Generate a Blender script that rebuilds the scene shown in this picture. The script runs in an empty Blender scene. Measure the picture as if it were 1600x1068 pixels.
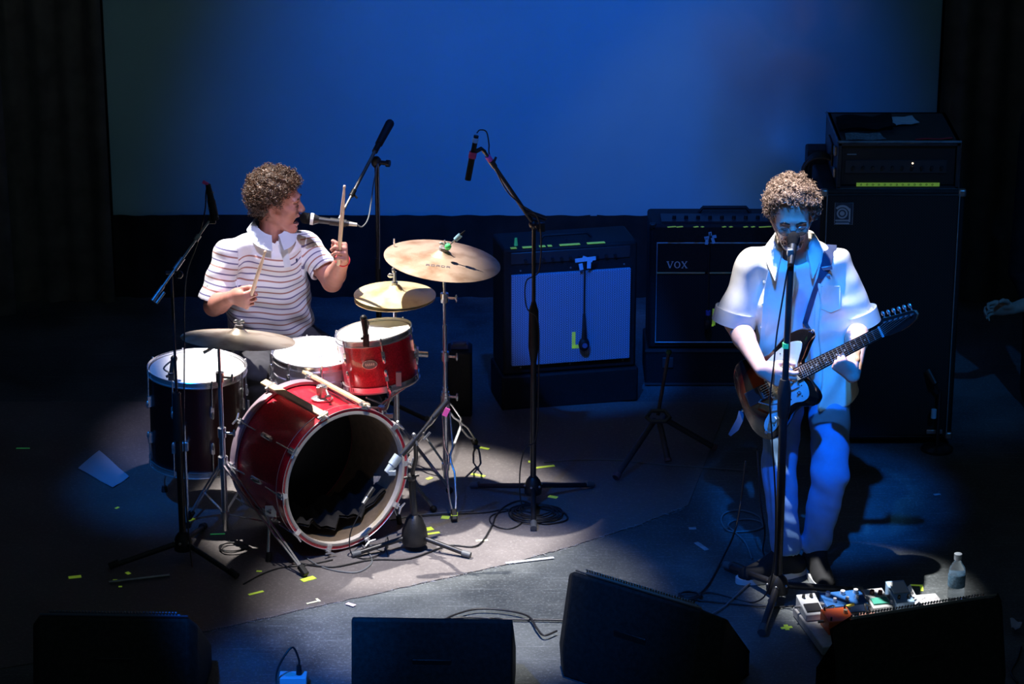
import bpy, math, random
import numpy as np
from mathutils import Vector, Matrix, noise as mnoise
random.seed(7)
V = Vector
C = bpy.context.scene.collection
PI = math.pi
def R(d): return math.radians(d)

# ------------------------------------------------------------------ camera
PITCH, CAM_H, FPX = 20.0, 4.7, 4400.0
cd = bpy.data.cameras.new('camera'); cam = bpy.data.objects.new('camera', cd); C.objects.link(cam)
cam.location = (0, 0, CAM_H); cam.rotation_euler = (R(90 - PITCH), 0, 0)
cd.sensor_width = 36; cd.lens = FPX / 1600 * 36; cd.clip_end = 100
bpy.context.scene.camera = cam
def P(px, py, Y=None, z=None):
    """point of the stage seen at a photo pixel, at depth Y or at height z"""
    x = (px - 800) / FPX; u = (534 - py) / FPX
    cp, sp = math.cos(R(PITCH)), math.sin(R(PITCH))
    d = V((x, cp + u * sp, -sp + u * cp))
    t = (Y / d.y) if Y is not None else (z - CAM_H) / d.z
    return V((0, 0, CAM_H)) + d * t

# ------------------------------------------------------------------ world + light
sc = bpy.context.scene
sc.view_settings.view_transform = 'Standard'; sc.view_settings.look = 'None'
sc.view_settings.exposure = 0.0; sc.view_settings.gamma = 1.0
sc.view_settings.use_curve_mapping = False
w = bpy.data.worlds.new('dark_hall'); sc.world = w; w.use_nodes = True
w.node_tree.nodes['Background'].inputs[0].default_value = (0.55, 0.85, 1.0, 1)
w.node_tree.nodes['Background'].inputs[1].default_value = 0.035
def spot(name, loc, target, power, col, ang, blend=0.4, size=0.05):
    l = bpy.data.lights.new(name, 'SPOT'); l.energy = power; l.color = col
    l.spot_size = R(ang); l.spot_blend = blend; l.shadow_soft_size = size
    o = bpy.data.objects.new(name, l); C.objects.link(o); o.location = loc
    o.rotation_euler = (V(target) - V(loc)).to_track_quat('-Z', 'Y').to_euler()
    return o
BLUE = (0.0, 0.19, 1.0)
spot('drummer_top_light', (-2.2, 12.0, 5.8), (-0.78, 11.02, 0.85), 4200, (1.0, 0.94, 0.88), 15.6, 0.4, 0.05)
spot('kit_front_light', (0.05, 9.2, 6.0), (-0.22, 9.98, 0.0), 2900, (1.0, 0.95, 0.92), 16.5, 0.8, 0.05)
spot('drummer_front_light', (0.1, 8.6, 6.0), (-1.02, 11.2, 0.84), 1000, (0.62, 0.62, 1.0), 11, 0.6, 0.06)
spot('guitarist_key_light', (0.10, 10.65, 5.9), (1.17, 10.15, 0.95), 4300, (1.0, 0.97, 0.95), 8.8, 0.75, 0.04)
spot('guitarist_front_light', (0.3, 7.2, 5.6), (1.20, 10.3, 0.95), 650, (0.06, 0.42, 1.0), 6.5, 0.7, 0.05)
spot('blue_left_light', (-2.6, 6.0, 6.0), (-1.50, 10.8, 0.45), 1300, (0.0, 0.22, 1.0), 8, 0.9, 0.06)
spot('blue_front_wash', (-1.9, 6.2, 6.2), (0.0, 9.85, 0.3), 1150, BLUE, 18, 0.9, 0.08)
spot('blue_front_wash', (0.6, 6.0, 6.2), (1.22, 10.25, 0.85), 3400, BLUE, 8.5, 0.8, 0.08)
spot('blue_amplifier_light', (-0.6, 7.4, 5.6), (0.33, 12.0, 0.50), 1500, (0.0, 0.17, 1.0), 6.8, 0.5, 0.05)
spot('blue_edge_wash', (-2.0, 5.5, 6.0), (-0.72, 9.40, 0.0), 2600, BLUE, 8, 0.9, 0.08)
spot('blue_side_wash', (3.0, 6.0, 6.2), (1.95, 11.6, 1.1), 500, (0.02, 0.30, 1.0), 14, 0.9, 0.08)
spot('screen_wash', (0.35, 9.2, 5.5), (0.20, 13.6, 0.85), 980, (0.004, 0.155, 1.0), 36, 1.0, 0.12)

# ------------------------------------------------------------------ materials
MATS = {}
def _lnk(nt, a, b): nt.links.new(a, b)
def mat(name, col, rough=0.5, metal=0.0, noise=0.0, nscale=30.0, bump=0.0, bscale=200.0, coat=0.0, emit=None, estr=0.0, spec=0.5, sheen=0.0):
    if name in MATS: return MATS[name]
    m = bpy.data.materials.new(name); m.use_nodes = True; nt = m.node_tree
    b = nt.nodes['Principled BSDF']
    b.inputs['Base Color'].default_value = (*col, 1); b.inputs['Roughness'].default_value = rough
    b.inputs['Metallic'].default_value = metal; b.inputs['Coat Weight'].default_value = coat
    b.inputs['Specular IOR Level'].default_value = spec
    b.inputs['Sheen Weight'].default_value = sheen
    b.inputs['Coat Roughness'].default_value = 0.08
    if emit: b.inputs['Emission Color'].default_value = (*emit, 1); b.inputs['Emission Strength'].default_value = estr
    tc = nt.nodes.new('ShaderNodeTexCoord')
    if noise > 0:
        n = nt.nodes.new('ShaderNodeTexNoise'); n.inputs['Scale'].default_value = nscale; n.inputs['Detail'].default_value = 6
        _lnk(nt, tc.outputs['Object'], n.inputs['Vector'])
        r = nt.nodes.new('ShaderNodeMapRange'); r.inputs['From Min'].default_value = 0.3; r.inputs['From Max'].default_value = 0.7
        r.inputs['To Min'].default_value = 1 - noise; r.inputs['To Max'].default_value = 1 + noise
        _lnk(nt, n.outputs['Fac'], r.inputs['Value'])
        mx = nt.nodes.new('ShaderNodeVectorMath'); mx.operation = 'SCALE'; mx.inputs[0].default_value = col
        _lnk(nt, r.outputs['Result'], mx.inputs['Scale']); _lnk(nt, mx.outputs['Vector'], b.inputs['Base Color'])
    if bump > 0:
        n = nt.nodes.new('ShaderNodeTexNoise'); n.inputs['Scale'].default_value = bscale; n.inputs['Detail'].default_value = 4
        _lnk(nt, tc.outputs['Object'], n.inputs['Vector'])
        bp = nt.nodes.new('ShaderNodeBump'); bp.inputs['Strength'].default_value = bump; bp.inputs['Distance'].default_value = 0.004
        _lnk(nt, n.outputs['Fac'], bp.inputs['Height']); _lnk(nt, bp.outputs['Normal'], b.inputs['Normal'])
    MATS[name] = m
    return m
chrome = mat('chrome', (0.80, 0.80, 0.82), 0.27, 0.85, bump=0.1, bscale=60)
steel = mat('dull_steel', (0.45, 0.45, 0.47), 0.38, 0.9, noise=0.2)
blackm = mat('black_metal', (0.018, 0.018, 0.02), 0.38, 0.0, noise=0.3, bump=0.1)
blackp = mat('black_plastic', (0.012, 0.012, 0.013), 0.45, noise=0.2, bump=0.2)
blackr = mat('black_rubber', (0.010, 0.010, 0.011), 0.6, noise=0.3)
tolex = mat('black_tolex', (0.010, 0.011, 0.012), 0.55, noise=0.3, nscale=80, bump=0.6, bscale=400, spec=0.3)
wedgem = mat('black_monitor_paint', (0.028, 0.03, 0.028), 0.7, noise=0.3, nscale=60, bump=0.4, bscale=300, spec=0.2)
blackcloth = mat('black_cloth', (0.012, 0.012, 0.014), 0.95, noise=0.3, bump=0.3, spec=0.1)
drape = mat('black_drape', (0.11, 0.12, 0.11), 0.95, noise=0.25, nscale=8, spec=0.05)
headm = mat('coated_drum_head', (0.86, 0.85, 0.80), 0.6, noise=0.05, nscale=9, bump=0.08)
headc = mat('clear_drum_head', (0.80, 0.84, 0.90), 0.35, noise=0.06, nscale=10)
tape_y = mat('fluorescent_tape', (0.75, 0.95, 0.10), 0.6, noise=0.12, nscale=60, emit=(0.55, 0.95, 0.08), estr=0.10)  # fluorescent yellow; faint emission added so it shows in unlit areas
tape_g = mat('green_tape', (0.10, 0.85, 0.25), 0.6, noise=0.1, emit=(0.1, 0.9, 0.25), estr=0.06)  # weak glow added to the green as well
tape_p = mat('pink_tape', (0.95, 0.12, 0.45), 0.6, noise=0.1)
tape_b = mat('pale_blue_tape', (0.35, 0.65, 0.85), 0.6, noise=0.1)
woodp = mat('pale_wood', (0.80, 0.60, 0.38), 0.5, noise=0.15, nscale=25)
cream = mat('cream_plastic', (0.85, 0.78, 0.55), 0.4, noise=0.06)
paper = mat('white_paper', (0.82, 0.83, 0.85), 0.8, noise=0.05)
cablem = mat('black_cable', (0.016, 0.016, 0.018), 0.42)
cableg = mat('grey_cable', (0.16, 0.17, 0.18), 0.45)
silverln = mat('silver_inlay', (0.75, 0.72, 0.75), 0.3, 0.7)
whitep = mat('white_piping', (0.50, 0.56, 0.60), 0.5, noise=0.2)
goldp = mat('gold_piping', (0.62, 0.42, 0.20), 0.4, 0.3)

def brass_mat(name, col, rough=0.42, metal=0.55):
    m = mat(name, col, rough, metal)
    nt = m.node_tree; b = nt.nodes['Principled BSDF']
    tc = nt.nodes.new('ShaderNodeTexCoord')
    sx = nt.nodes.new('ShaderNodeVectorMath'); sx.operation = 'LENGTH'
    mp = nt.nodes.new('ShaderNodeMapping'); mp.inputs['Scale'].default_value = (1, 1, 0)
    _lnk(nt, tc.outputs['Object'], mp.inputs['Vector']); _lnk(nt, mp.outputs['Vector'], sx.inputs[0])
    n = nt.nodes.new('ShaderNodeTexNoise'); n.noise_dimensions = '1D'; n.inputs['Scale'].default_value = 320; n.inputs['Detail'].default_value = 3
    _lnk(nt, sx.outputs['Value'], n.inputs['W'])
    bp = nt.nodes.new('ShaderNodeBump'); bp.inputs['Strength'].default_value = 0.35; bp.inputs['Distance'].default_value = 0.002
    _lnk(nt, n.outputs['Fac'], bp.inputs['Height']); _lnk(nt, bp.outputs['Normal'], b.inputs['Normal'])
    n2 = nt.nodes.new('ShaderNodeTexNoise'); n2.inputs['Scale'].default_value = 9; n2.inputs['Detail'].default_value = 5
    _lnk(nt, tc.outputs['Object'], n2.inputs['Vector'])
    cr = nt.nodes.new('ShaderNodeValToRGB')
    cr.color_ramp.elements[0].position = 0.33; cr.color_ramp.elements[0].color = (col[0]*.6, col[1]*.5, col[2]*.42, 1)
    cr.color_ramp.elements[1].position = 0.55; cr.color_ramp.elements[1].color = (*col, 1)
    _lnk(nt, n2.outputs['Fac'], cr.inputs['Fac']); _lnk(nt, cr.outputs['Color'], b.inputs['Base Color'])
    return m
brass_warm = brass_mat('warm_bronze', (0.70, 0.50, 0.37))
brass_yel = brass_mat('yellow_bronze', (0.86, 0.76, 0.45))
brass_pale = brass_mat('pale_bronze', (0.72, 0.62, 0.52), 0.38, 0.7)

def red_mat():
    m = mat('red_sparkle_lacquer', (0.50, 0.004, 0.02), 0.32, 0.0, coat=0.8)
    nt = m.node_tree; b = nt.nodes['Principled BSDF']; tc = nt.nodes.new('ShaderNodeTexCoord')
    v = nt.nodes.new('ShaderNodeTexVoronoi'); v.inputs['Scale'].default_value = 260
    _lnk(nt, tc.outputs['Object'], v.inputs['Vector'])
    cr = nt.nodes.new('ShaderNodeValToRGB')
    cr.color_ramp.elements[0].position = 0.0; cr.color_ramp.elements[0].color = (0.42, 0.003, 0.015, 1)
    cr.color_ramp.elements[1].position = 1.0; cr.color_ramp.elements[1].color = (0.72, 0.02, 0.05, 1)
    sep = nt.nodes.new('ShaderNodeSeparateColor'); _lnk(nt, v.outputs['Color'], sep.inputs['Color'])
    _lnk(nt, sep.outputs[0], cr.inputs['Fac']); _lnk(nt, cr.outputs['Color'], b.inputs['Base Color'])
    return m
red = red_mat()

def floor_mat(name, base, scuff, blue=False, scale=1.0):
    m = mat(name, base, 0.55)
    nt = m.node_tree; b = nt.nodes['Principled BSDF']; tc = nt.nodes.new('ShaderNodeTexCoord')
    L = lambda a, c: _lnk(nt, a, c)
    big = nt.nodes.new('ShaderNodeTexNoise'); big.inputs['Scale'].default_value = 1.6 * scale; big.inputs['Detail'].default_value = 8; big.inputs['Roughness'].default_value = 0.65
    L(tc.outputs['Object'], big.inputs['Vector'])
    fine = nt.nodes.new('ShaderNodeTexNoise'); fine.inputs['Scale'].default_value = 80 * scale; fine.inputs['Detail'].default_value = 8; fine.inputs['Roughness'].default_value = 0.8
    L(tc.outputs['Object'], fine.inputs['Vector'])
    st = nt.nodes.new('ShaderNodeMapping'); st.inputs['Scale'].default_value = (1.2, 26, 1)
    L(tc.outputs['Object'], st.inputs['Vector'])
    sn = nt.nodes.new('ShaderNodeTexNoise'); sn.inputs['Scale'].default_value = 2.2; sn.inputs['Detail'].default_value = 7; sn.inputs['Roughness'].default_value = 0.75
    L(st.outputs['Vector'], sn.inputs['Vector'])
    def rng(sock, a, c, lo, hi):
        r = nt.nodes.new('ShaderNodeMapRange'); r.inputs['From Min'].default_value = a; r.inputs['From Max'].default_value = c
        r.inputs['To Min'].default_value = lo; r.inputs['To Max'].default_value = hi; L(sock, r.inputs['Value']); return r.outputs['Result']
    def mth(op, a, c):
        x = nt.nodes.new('ShaderNodeMath'); x.operation = op
        for i, s in enumerate((a, c)):
            if isinstance(s, (int, float)): x.inputs[i].default_value = s
            else: L(s, x.inputs[i])
        return x.outputs[0]
    f = mth('ADD', rng(big.outputs['Fac'], .35, .7, 0, .45), mth('MULTIPLY', rng(fine.outputs['Fac'], .52, .70, 0, 1), 0.75))
    if blue: f = mth('ADD', f, mth('MULTIPLY', rng(sn.outputs['Fac'], .57, .72, 0, 1), 0.7))
    mx = nt.nodes.new('ShaderNodeMix'); mx.data_type = 'RGBA'; mx.inputs[6].default_value = (*base, 1); mx.inputs[7].default_value = (*scuff, 1)
    L(f, mx.inputs[0]); L(mx.outputs[2], b.inputs['Base Color'])
    L(rng(big.outputs['Fac'], .3, .7, .42, .75), b.inputs['Roughness'])
    bp = nt.nodes.new('ShaderNodeBump'); bp.inputs['Strength'].default_value = 0.25; bp.inputs['Distance'].default_value = 0.003
    L(fine.outputs['Fac'], bp.inputs['Height']); L(bp.outputs['Normal'], b.inputs['Normal'])
    return m
floor_m = floor_mat('scuffed_black_stage_floor', (0.030, 0.037, 0.040), (0.25, 0.28, 0.29), True)
mat_m = floor_mat('worn_grey_brown_carpet', (0.10, 0.088, 0.088), (0.26, 0.24, 0.235), False)

def weave_mat(name, c1, c2, scale=260):
    m = mat(name, c1, 0.85)
    nt = m.node_tree; b = nt.nodes['Principled BSDF']; tc = nt.nodes.new('ShaderNodeTexCoord')
    ck = nt.nodes.new('ShaderNodeTexChecker'); ck.inputs['Scale'].default_value = scale
    ck.inputs['Color1'].default_value = (*c1, 1); ck.inputs['Color2'].default_value = (*c2, 1)
    _lnk(nt, tc.outputs['Object'], ck.inputs['Vector'])
    n = nt.nodes.new('ShaderNodeTexWave'); n.inputs['Scale'].default_value = 30; n.inputs['Distortion'].default_value = 1.0
    _lnk(nt, tc.outputs['Object'], n.inputs['Vector'])
    mx = nt.nodes.new('ShaderNodeMix'); mx.data_type = 'RGBA'; mx.blend_type = 'MULTIPLY'; mx.inputs[0].default_value = 0.35
    _lnk(nt, ck.outputs['Color'], mx.inputs[6]); _lnk(nt, n.outputs['Color'], mx.inputs[7])
    _lnk(nt, mx.outputs[2], b.inputs['Base Color'])
    return m
grille_silver = weave_mat('silver_grille_cloth', (0.34, 0.46, 0.66), (0.16, 0.24, 0.38), 180)
grille_dark = weave_mat('dark_grille_cloth', (0.016, 0.017, 0.02), (0.006, 0.007, 0.008), 160)

# ------------------------------------------------------------------ mesh builder
def frame(n, ref=None):
    n = V(n).normalized()
    ref = V(ref) if ref is not None else (V((0, 0, 1)) if abs(n.z) < 0.9 else V((1, 0, 0)))
    x = (ref - n * ref.dot(n)).normalized(); y = n.cross(x)
    return x, y, n
class MB:
    def __init__(s): s.v = []; s.f = []
    def add(s, vs, fs):
        b = len(s.v); s.v += [V(p) for p in vs]; s.f += [tuple(i + b for i in f) for f in fs]; return s
    def box(s, c, size, rot=None):
        c = V(c); h = V(size) / 2; M = rot if rot is not None else Matrix.Identity(3)
        vs = [c + M @ V((sx * h.x, sy * h.y, sz * h.z)) for sx in (-1, 1) for sy in (-1, 1) for sz in (-1, 1)]
        return s.add(vs, [(0, 1, 3, 2), (4, 6, 7, 5), (0, 4, 5, 1), (2, 3, 7, 6), (0, 2, 6, 4), (1, 5, 7, 3)])
    def cyl(s, a, b, r1, r2=None, n=14):
        a, b = V(a), V(b); r2 = r1 if r2 is None else r2
        x, y, _ = frame(b - a)
        vs = []
        for c, r in ((a, r1), (b, r2)):
            vs += [c + x * (r * math.cos(2 * PI * i / n)) + y * (r * math.sin(2 * PI * i / n)) for i in range(n)]
        fs = [(i, (i + 1) % n, n + (i + 1) % n, n + i) for i in range(n)]
        fs += [tuple(range(n - 1, -1, -1)), tuple(range(n, 2 * n))]
        return s.add(vs, fs)
    def tube(s, pts, r, n=8, caps=True, closed=False):
        pts = [V(p) for p in pts]; m = len(pts)
        rs = r if isinstance(r, (list, tuple)) else [r] * m
        x = None; vs = []
        for i, p in enumerate(pts):
            if closed: t = pts[(i + 1) % m] - pts[i - 1]
            else: t = pts[min(i + 1, m - 1)] - pts[max(i - 1, 0)]
            t = t.normalized() if t.length > 1e-9 else V((0, 0, 1))
            if x is None: x, y, _ = frame(t)
            else:
                x = (x - t * x.dot(t)).normalized(); y = t.cross(x)
            vs += [p + x * (rs[i] * math.cos(2 * PI * k / n)) + y * (rs[i] * math.sin(2 * PI * k / n)) for k in range(n)]
        fs = []
        for i in range(m if closed else m - 1):
            j = (i + 1) % m
            fs += [(i * n + k, i * n + (k + 1) % n, j * n + (k + 1) % n, j * n + k) for k in range(n)]
        if caps and not closed: fs += [tuple(range(n - 1, -1, -1)), tuple((m - 1) * n + k for k in range(n))]
        return s.add(vs, fs)
    def lathe(s, prof, c, n, segs=32, closed_prof=False, ref=None, ell=1.0):
        """prof: (radius, height) pairs around axis n at c"""
        c = V(c); x, y, ax = frame(n, ref); vs = []; m = len(prof)
        for r, h in prof:
            vs += [c + ax * h + x * (r * math.cos(2 * PI * k / segs)) + y * (r * ell * math.sin(2 * PI * k / segs)) for k in range(segs)]
        fs = []
        for i in range(m if closed_prof else m - 1):
            j = (i + 1) % m
            fs += [(i * segs + k, i * segs + (k + 1) % segs, j * segs + (k + 1) % segs, j * segs + k) for k in range(segs)]
        if not closed_prof:
            if prof[0][0] > 1e-6: fs.append(tuple(range(segs - 1, -1, -1)))
            if prof[-1][0] > 1e-6: fs.append(tuple((m - 1) * segs + k for k in range(segs)))
        return s.add(vs, fs)
    def ring(s, c, n, R_, r, segs=40, k=8, a0=0, a1=2 * PI, ref=None):
        x, y, ax = frame(n, ref); c = V(c); full = abs(a1 - a0 - 2 * PI) < 1e-6
        m = segs if full else segs + 1
        pts = [c + x * (R_ * math.cos(a0 + (a1 - a0) * i / segs)) + y * (R_ * math.sin(a0 + (a1 - a0) * i / segs)) for i in range(m)]
        return s.tube(pts, r, k, closed=full)
    def sph(s, c, r, n=10, rot=None):
        r = V(r) if not isinstance(r, (int, float)) else V((r, r, r)); c = V(c); M = rot if rot is not None else Matrix.Identity(3)
        vs = []; m = max(4, n // 2 + 1)
        for i in range(m + 1):
            th = PI * i / m
            for k in range(n):
                ph = 2 * PI * k / n
                vs.append(c + M @ V((r.x * math.sin(th) * math.cos(ph), r.y * math.sin(th) * math.sin(ph), r.z * math.cos(th))))
        fs = [(i * n + k, (i + 1) * n + k, (i + 1) * n + (k + 1) % n, i * n + (k + 1) % n) for i in range(m) for k in range(n)]
        return s.add(vs, fs)
    def prism(s, poly, o, x, y, d):
        """2-D outline poly in plane (x,y) at o, extruded by vector d"""
        o, x, y, d = V(o), V(x), V(y), V(d); n = len(poly)
        a = [o + x * p[0] + y * p[1] for p in poly]
        fs = [tuple(range(n - 1, -1, -1)), tuple(range(n, 2 * n))]
        fs += [(i, (i + 1) % n, n + (i + 1) % n, n + i) for i in range(n)]
        return s.add(a + [p + d for p in a], fs)
    def ribbon(s, pts, nrm, wd, th):
        """flat strap along pts; nrm: outward normals; wd: widths"""
        pts = [V(p) for p in pts]; m = len(pts); vs = []
        wd = wd if isinstance(wd, (list, tuple)) else [wd] * m
        nrm = nrm if isinstance(nrm, list) else [V(nrm)] * m
        for i, p in enumerate(pts):
            t = (pts[min(i + 1, m - 1)] - pts[max(i - 1, 0)]).normalized()
            nn = (V(nrm[i]) - t * V(nrm[i]).dot(t)).normalized(); sd = t.cross(nn) * wd[i] / 2
            vs += [p + sd, p - sd, p - sd + nn * th, p + sd + nn * th]
        fs = [(i * 4 + k, i * 4 + (k + 1) % 4, i * 4 + 4 + (k + 1) % 4, i * 4 + 4 + k) for i in range(m - 1) for k in range(4)]
        fs += [(3, 2, 1, 0), tuple(4 * (m - 1) + k for k in range(4))]
        return s.add(vs, fs)
    def build(s, name, material, parent=None, base=None, bevel=0, smooth=40, subsurf=0):
        base = V(base) if base is not None else (top_loc(parent) if parent else V((0, 0, 0)))
        me = bpy.data.meshes.new(name)
        me.from_pydata([tuple(p - base) for p in s.v], [], s.f); me.validate(); me.update()
        import bmesh
        bm = bmesh.new(); bm.from_mesh(me); bmesh.ops.remove_doubles(bm, verts=bm.verts, dist=1e-6)
        bmesh.ops.recalc_face_normals(bm, faces=bm.faces); bm.to_mesh(me); bm.free()
        return link(name, me, material, parent, base, bevel, smooth, subsurf)
def link(name, me, material, parent=None, base=None, bevel=0, smooth=40, subsurf=0):
    me.materials.append(material)
    if smooth:
        me.polygons.foreach_set('use_smooth', [True] * len(me.polygons))
        if smooth < 180: me.set_sharp_from_angle(angle=R(smooth))
    o = bpy.data.objects.new(name, me); C.objects.link(o)
    if parent: o.parent = parent
    elif base is not None: o.location = base
    if bevel:
        md = o.modifiers.new('bevel', 'BEVEL'); md.width = bevel; md.segments = 2; md.limit_method = 'ANGLE'; md.angle_limit = R(40)
    if subsurf:
        md = o.modifiers.new('sub', 'SUBSURF'); md.levels = subsurf; md.render_levels = subsurf
    return o
def top_loc(o):
    while o.parent: o = o.parent
    return o.location.copy()
def tag(o, label, cat, group=None, kind=None):
    o['label'] = label; o['category'] = cat
    if group: o['group'] = group
    if kind: o['kind'] = kind
    return o
def thing(name, label, cat, loc, group=None):
    o = bpy.data.objects.new(name, None); C.objects.link(o); o.location = V(loc); o.empty_display_size = 0.05
    return tag(o, label, cat, group)
def copy_tree(o, parent=None):
    c = o.copy(); C.objects.link(c)
    if parent: c.parent = parent
    for ch in list(o.children): copy_tree(ch, c)
    return c
def struct(o): o['kind'] = 'structure'; return o
def crom(pts, k=8, closed=False):
    pts = [V(p) for p in pts]; out = []; n = len(pts)
    for i in range(n if closed else n - 1):
        if closed: p0, p1, p2, p3 = pts[i - 1], pts[i], pts[(i + 1) % n], pts[(i + 2) % n]
        else: p0, p1, p2, p3 = pts[max(i - 1, 0)], pts[i], pts[i + 1], pts[min(i + 2, n - 1)]
        for j in range(k):
            t = j / k
            out.append(0.5 * ((2 * p1) + (p2 - p0) * t + (2 * p0 - 5 * p1 + 4 * p2 - p3) * t * t + (3 * p1 - p0 - 3 * p2 + p3) * t ** 3))
    if not closed: out.append(pts[-1])
    return out

# ------------------------------------------------------------------ the setting
BACK_Y = 13.6
fl = MB().box((0, 9.8, -0.05), (12, 9.0, 0.1)).build('floor', floor_m, base=(0, 9.8, 0), smooth=0); struct(fl)
# drummer's carpet: seam runs diagonally towards the back right
seam = [P(200, 1012, z=0), P(420, 965, z=0), P(640, 916, z=0), P(800, 880, z=0), P(900, 852, z=0), P(1000, 820, z=0), P(1075, 790, z=0)]
rag = []
for a, b in zip(seam[:-1], seam[1:]):
    for k in range(14):
        t = k / 14; q = a.lerp(b, t); rag.append(V((q.x, q.y + random.uniform(-.006, .006), 0)))
rag.append(seam[-1])
poly = [(p.x, p.y) for p in rag] + [(1.0, 12.1), (-2.5, 12.1), (-2.9, 8.99)]
mb = MB(); mb.prism(poly, (0, 0, 0.0), (1, 0, 0), (0, 1, 0), (0, 0, 0.004))
o = mb.build('drum_carpet', mat_m, base=(-0.8, 10.8, 0), smooth=0); tag(o, 'worn grey carpet under the drum kit with a frayed diagonal front edge', 'carpet')
# frayed pale threads and lifted tape along the seam
mb = MB()
for i in range(260):
    k = random.uniform(0, len(rag) - 1.01); a = rag[int(k)].lerp(rag[int(k) + 1], k % 1)
    l = random.uniform(.003, .012); an = random.uniform(0, PI)
    c = V((a.x, a.y - random.uniform(-.004, .02), .0055)); dx = V((math.cos(an), math.sin(an), 0)) * l
    mb.tube([c - dx, c + dx + V((0, 0, .001))], 0.0006, 3)
o = mb.build('frayed_edge', mat('grey_thread', (.35, .36, .38), .9), parent=bpy.data.objects['drum_carpet'], smooth=0); o['kind'] = 'stuff'
# screen at the back, hung above a black skirt
x0, x1 = P(170, 200, Y=BACK_Y).x, P(1463, 200, Y=BACK_Y).x
zb = P(800, 338, Y=BACK_Y).z
nx, nz = 60, 40
vs = []; fs = []
for j in range(nz + 1):
    for i in range(nx + 1):
        u = i / nx; v = j / nz
        x = x0 + (x1 - x0) * u; z = zb + (3.6 - zb) * v
        if j == 0: z += 0.006 * math.sin(u * 9) + (0.012 if 0.45 < u < 0.62 else 0)
        vs.append((x, BACK_Y + 0.012 * math.sin(u * 7 + v * 2) + 0.006 * math.sin(u * 21 - v * 5), z))
for j in range(nz):
    for i in range(nx): a = j * (nx + 1) + i; fs.append((a, a + 1, a + nx + 2, a + nx + 1))
mb = MB(); mb.add(vs, fs)
mb.add([(x, y + 0.004, z) for x, y, z in vs], [tuple(reversed(f)) for f in fs])
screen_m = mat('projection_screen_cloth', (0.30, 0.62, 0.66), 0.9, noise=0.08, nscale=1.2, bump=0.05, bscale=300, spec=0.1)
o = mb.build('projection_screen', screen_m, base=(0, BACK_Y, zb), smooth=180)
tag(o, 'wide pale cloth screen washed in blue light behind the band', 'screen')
def curtain(name, a, b, z0, z1, folds, amp, m_=drape):
    a, b = V(a), V(b); d = (b - a); L = d.length; t = d / L; nrm = V((-t.y, t.x, 0)); n = folds * 8
    vs = []; 
    for i in range(n + 1):
        u = i / n; q = a + d * u + nrm * (amp * math.sin(u * folds * 2 * PI) + amp * .4 * math.sin(u * folds * 3.3 + 1))
        vs += [(q.x, q.y, z0), (q.x, q.y, z1)]
    mb = MB(); mb.add(vs, [(2 * i, 2 * i + 2, 2 * i + 3, 2 * i + 1) for i in range(n)])
    return struct(mb.build(name, m_, base=(*((a + b) / 2).xy, z0), smooth=180))
curtain('wall_back', (-3.9, BACK_Y + .12, 0), (3.9, BACK_Y + .12, 0), 0.0, 4.2, 40, .03)
curtain('wall_left', (-3.4, 8.0, 0), (-2.55, BACK_Y - .2, 0), 0.0, 4.2, 26, .05)
curtain('wall_right', (3.5, 8.0, 0), (2.75, BACK_Y - .2, 0), 0.0, 4.2, 26, .05)
# black masking legs at both sides of the screen and the skirt below it
o = curtain('stage_curtain', (-3.0, BACK_Y - .08, 0), (x0, BACK_Y - .08, 0), 0.0, 4.2, 7, .02); del o['kind']; tag(o, 'black curtain hanging left of the blue screen', 'curtain')
o = curtain('stage_curtain', (x1, BACK_Y - .08, 0), (3.2, BACK_Y - .08, 0), 0.0, 4.2, 7, .02); del o['kind']; tag(o, 'black curtain hanging right of the blue screen', 'curtain')
skm = mat('black_skirt', (0.03, 0.03, 0.028), 0.95, noise=0.3, nscale=6, spec=0.05)
o = curtain('screen_skirt', (x0, BACK_Y - .02, 0), (x1, BACK_Y - .02, 0), 0.0, zb + 0.012, 26, .008, skm); del o['kind']; tag(o, 'low black cloth skirt under the blue screen', 'curtain')
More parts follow.
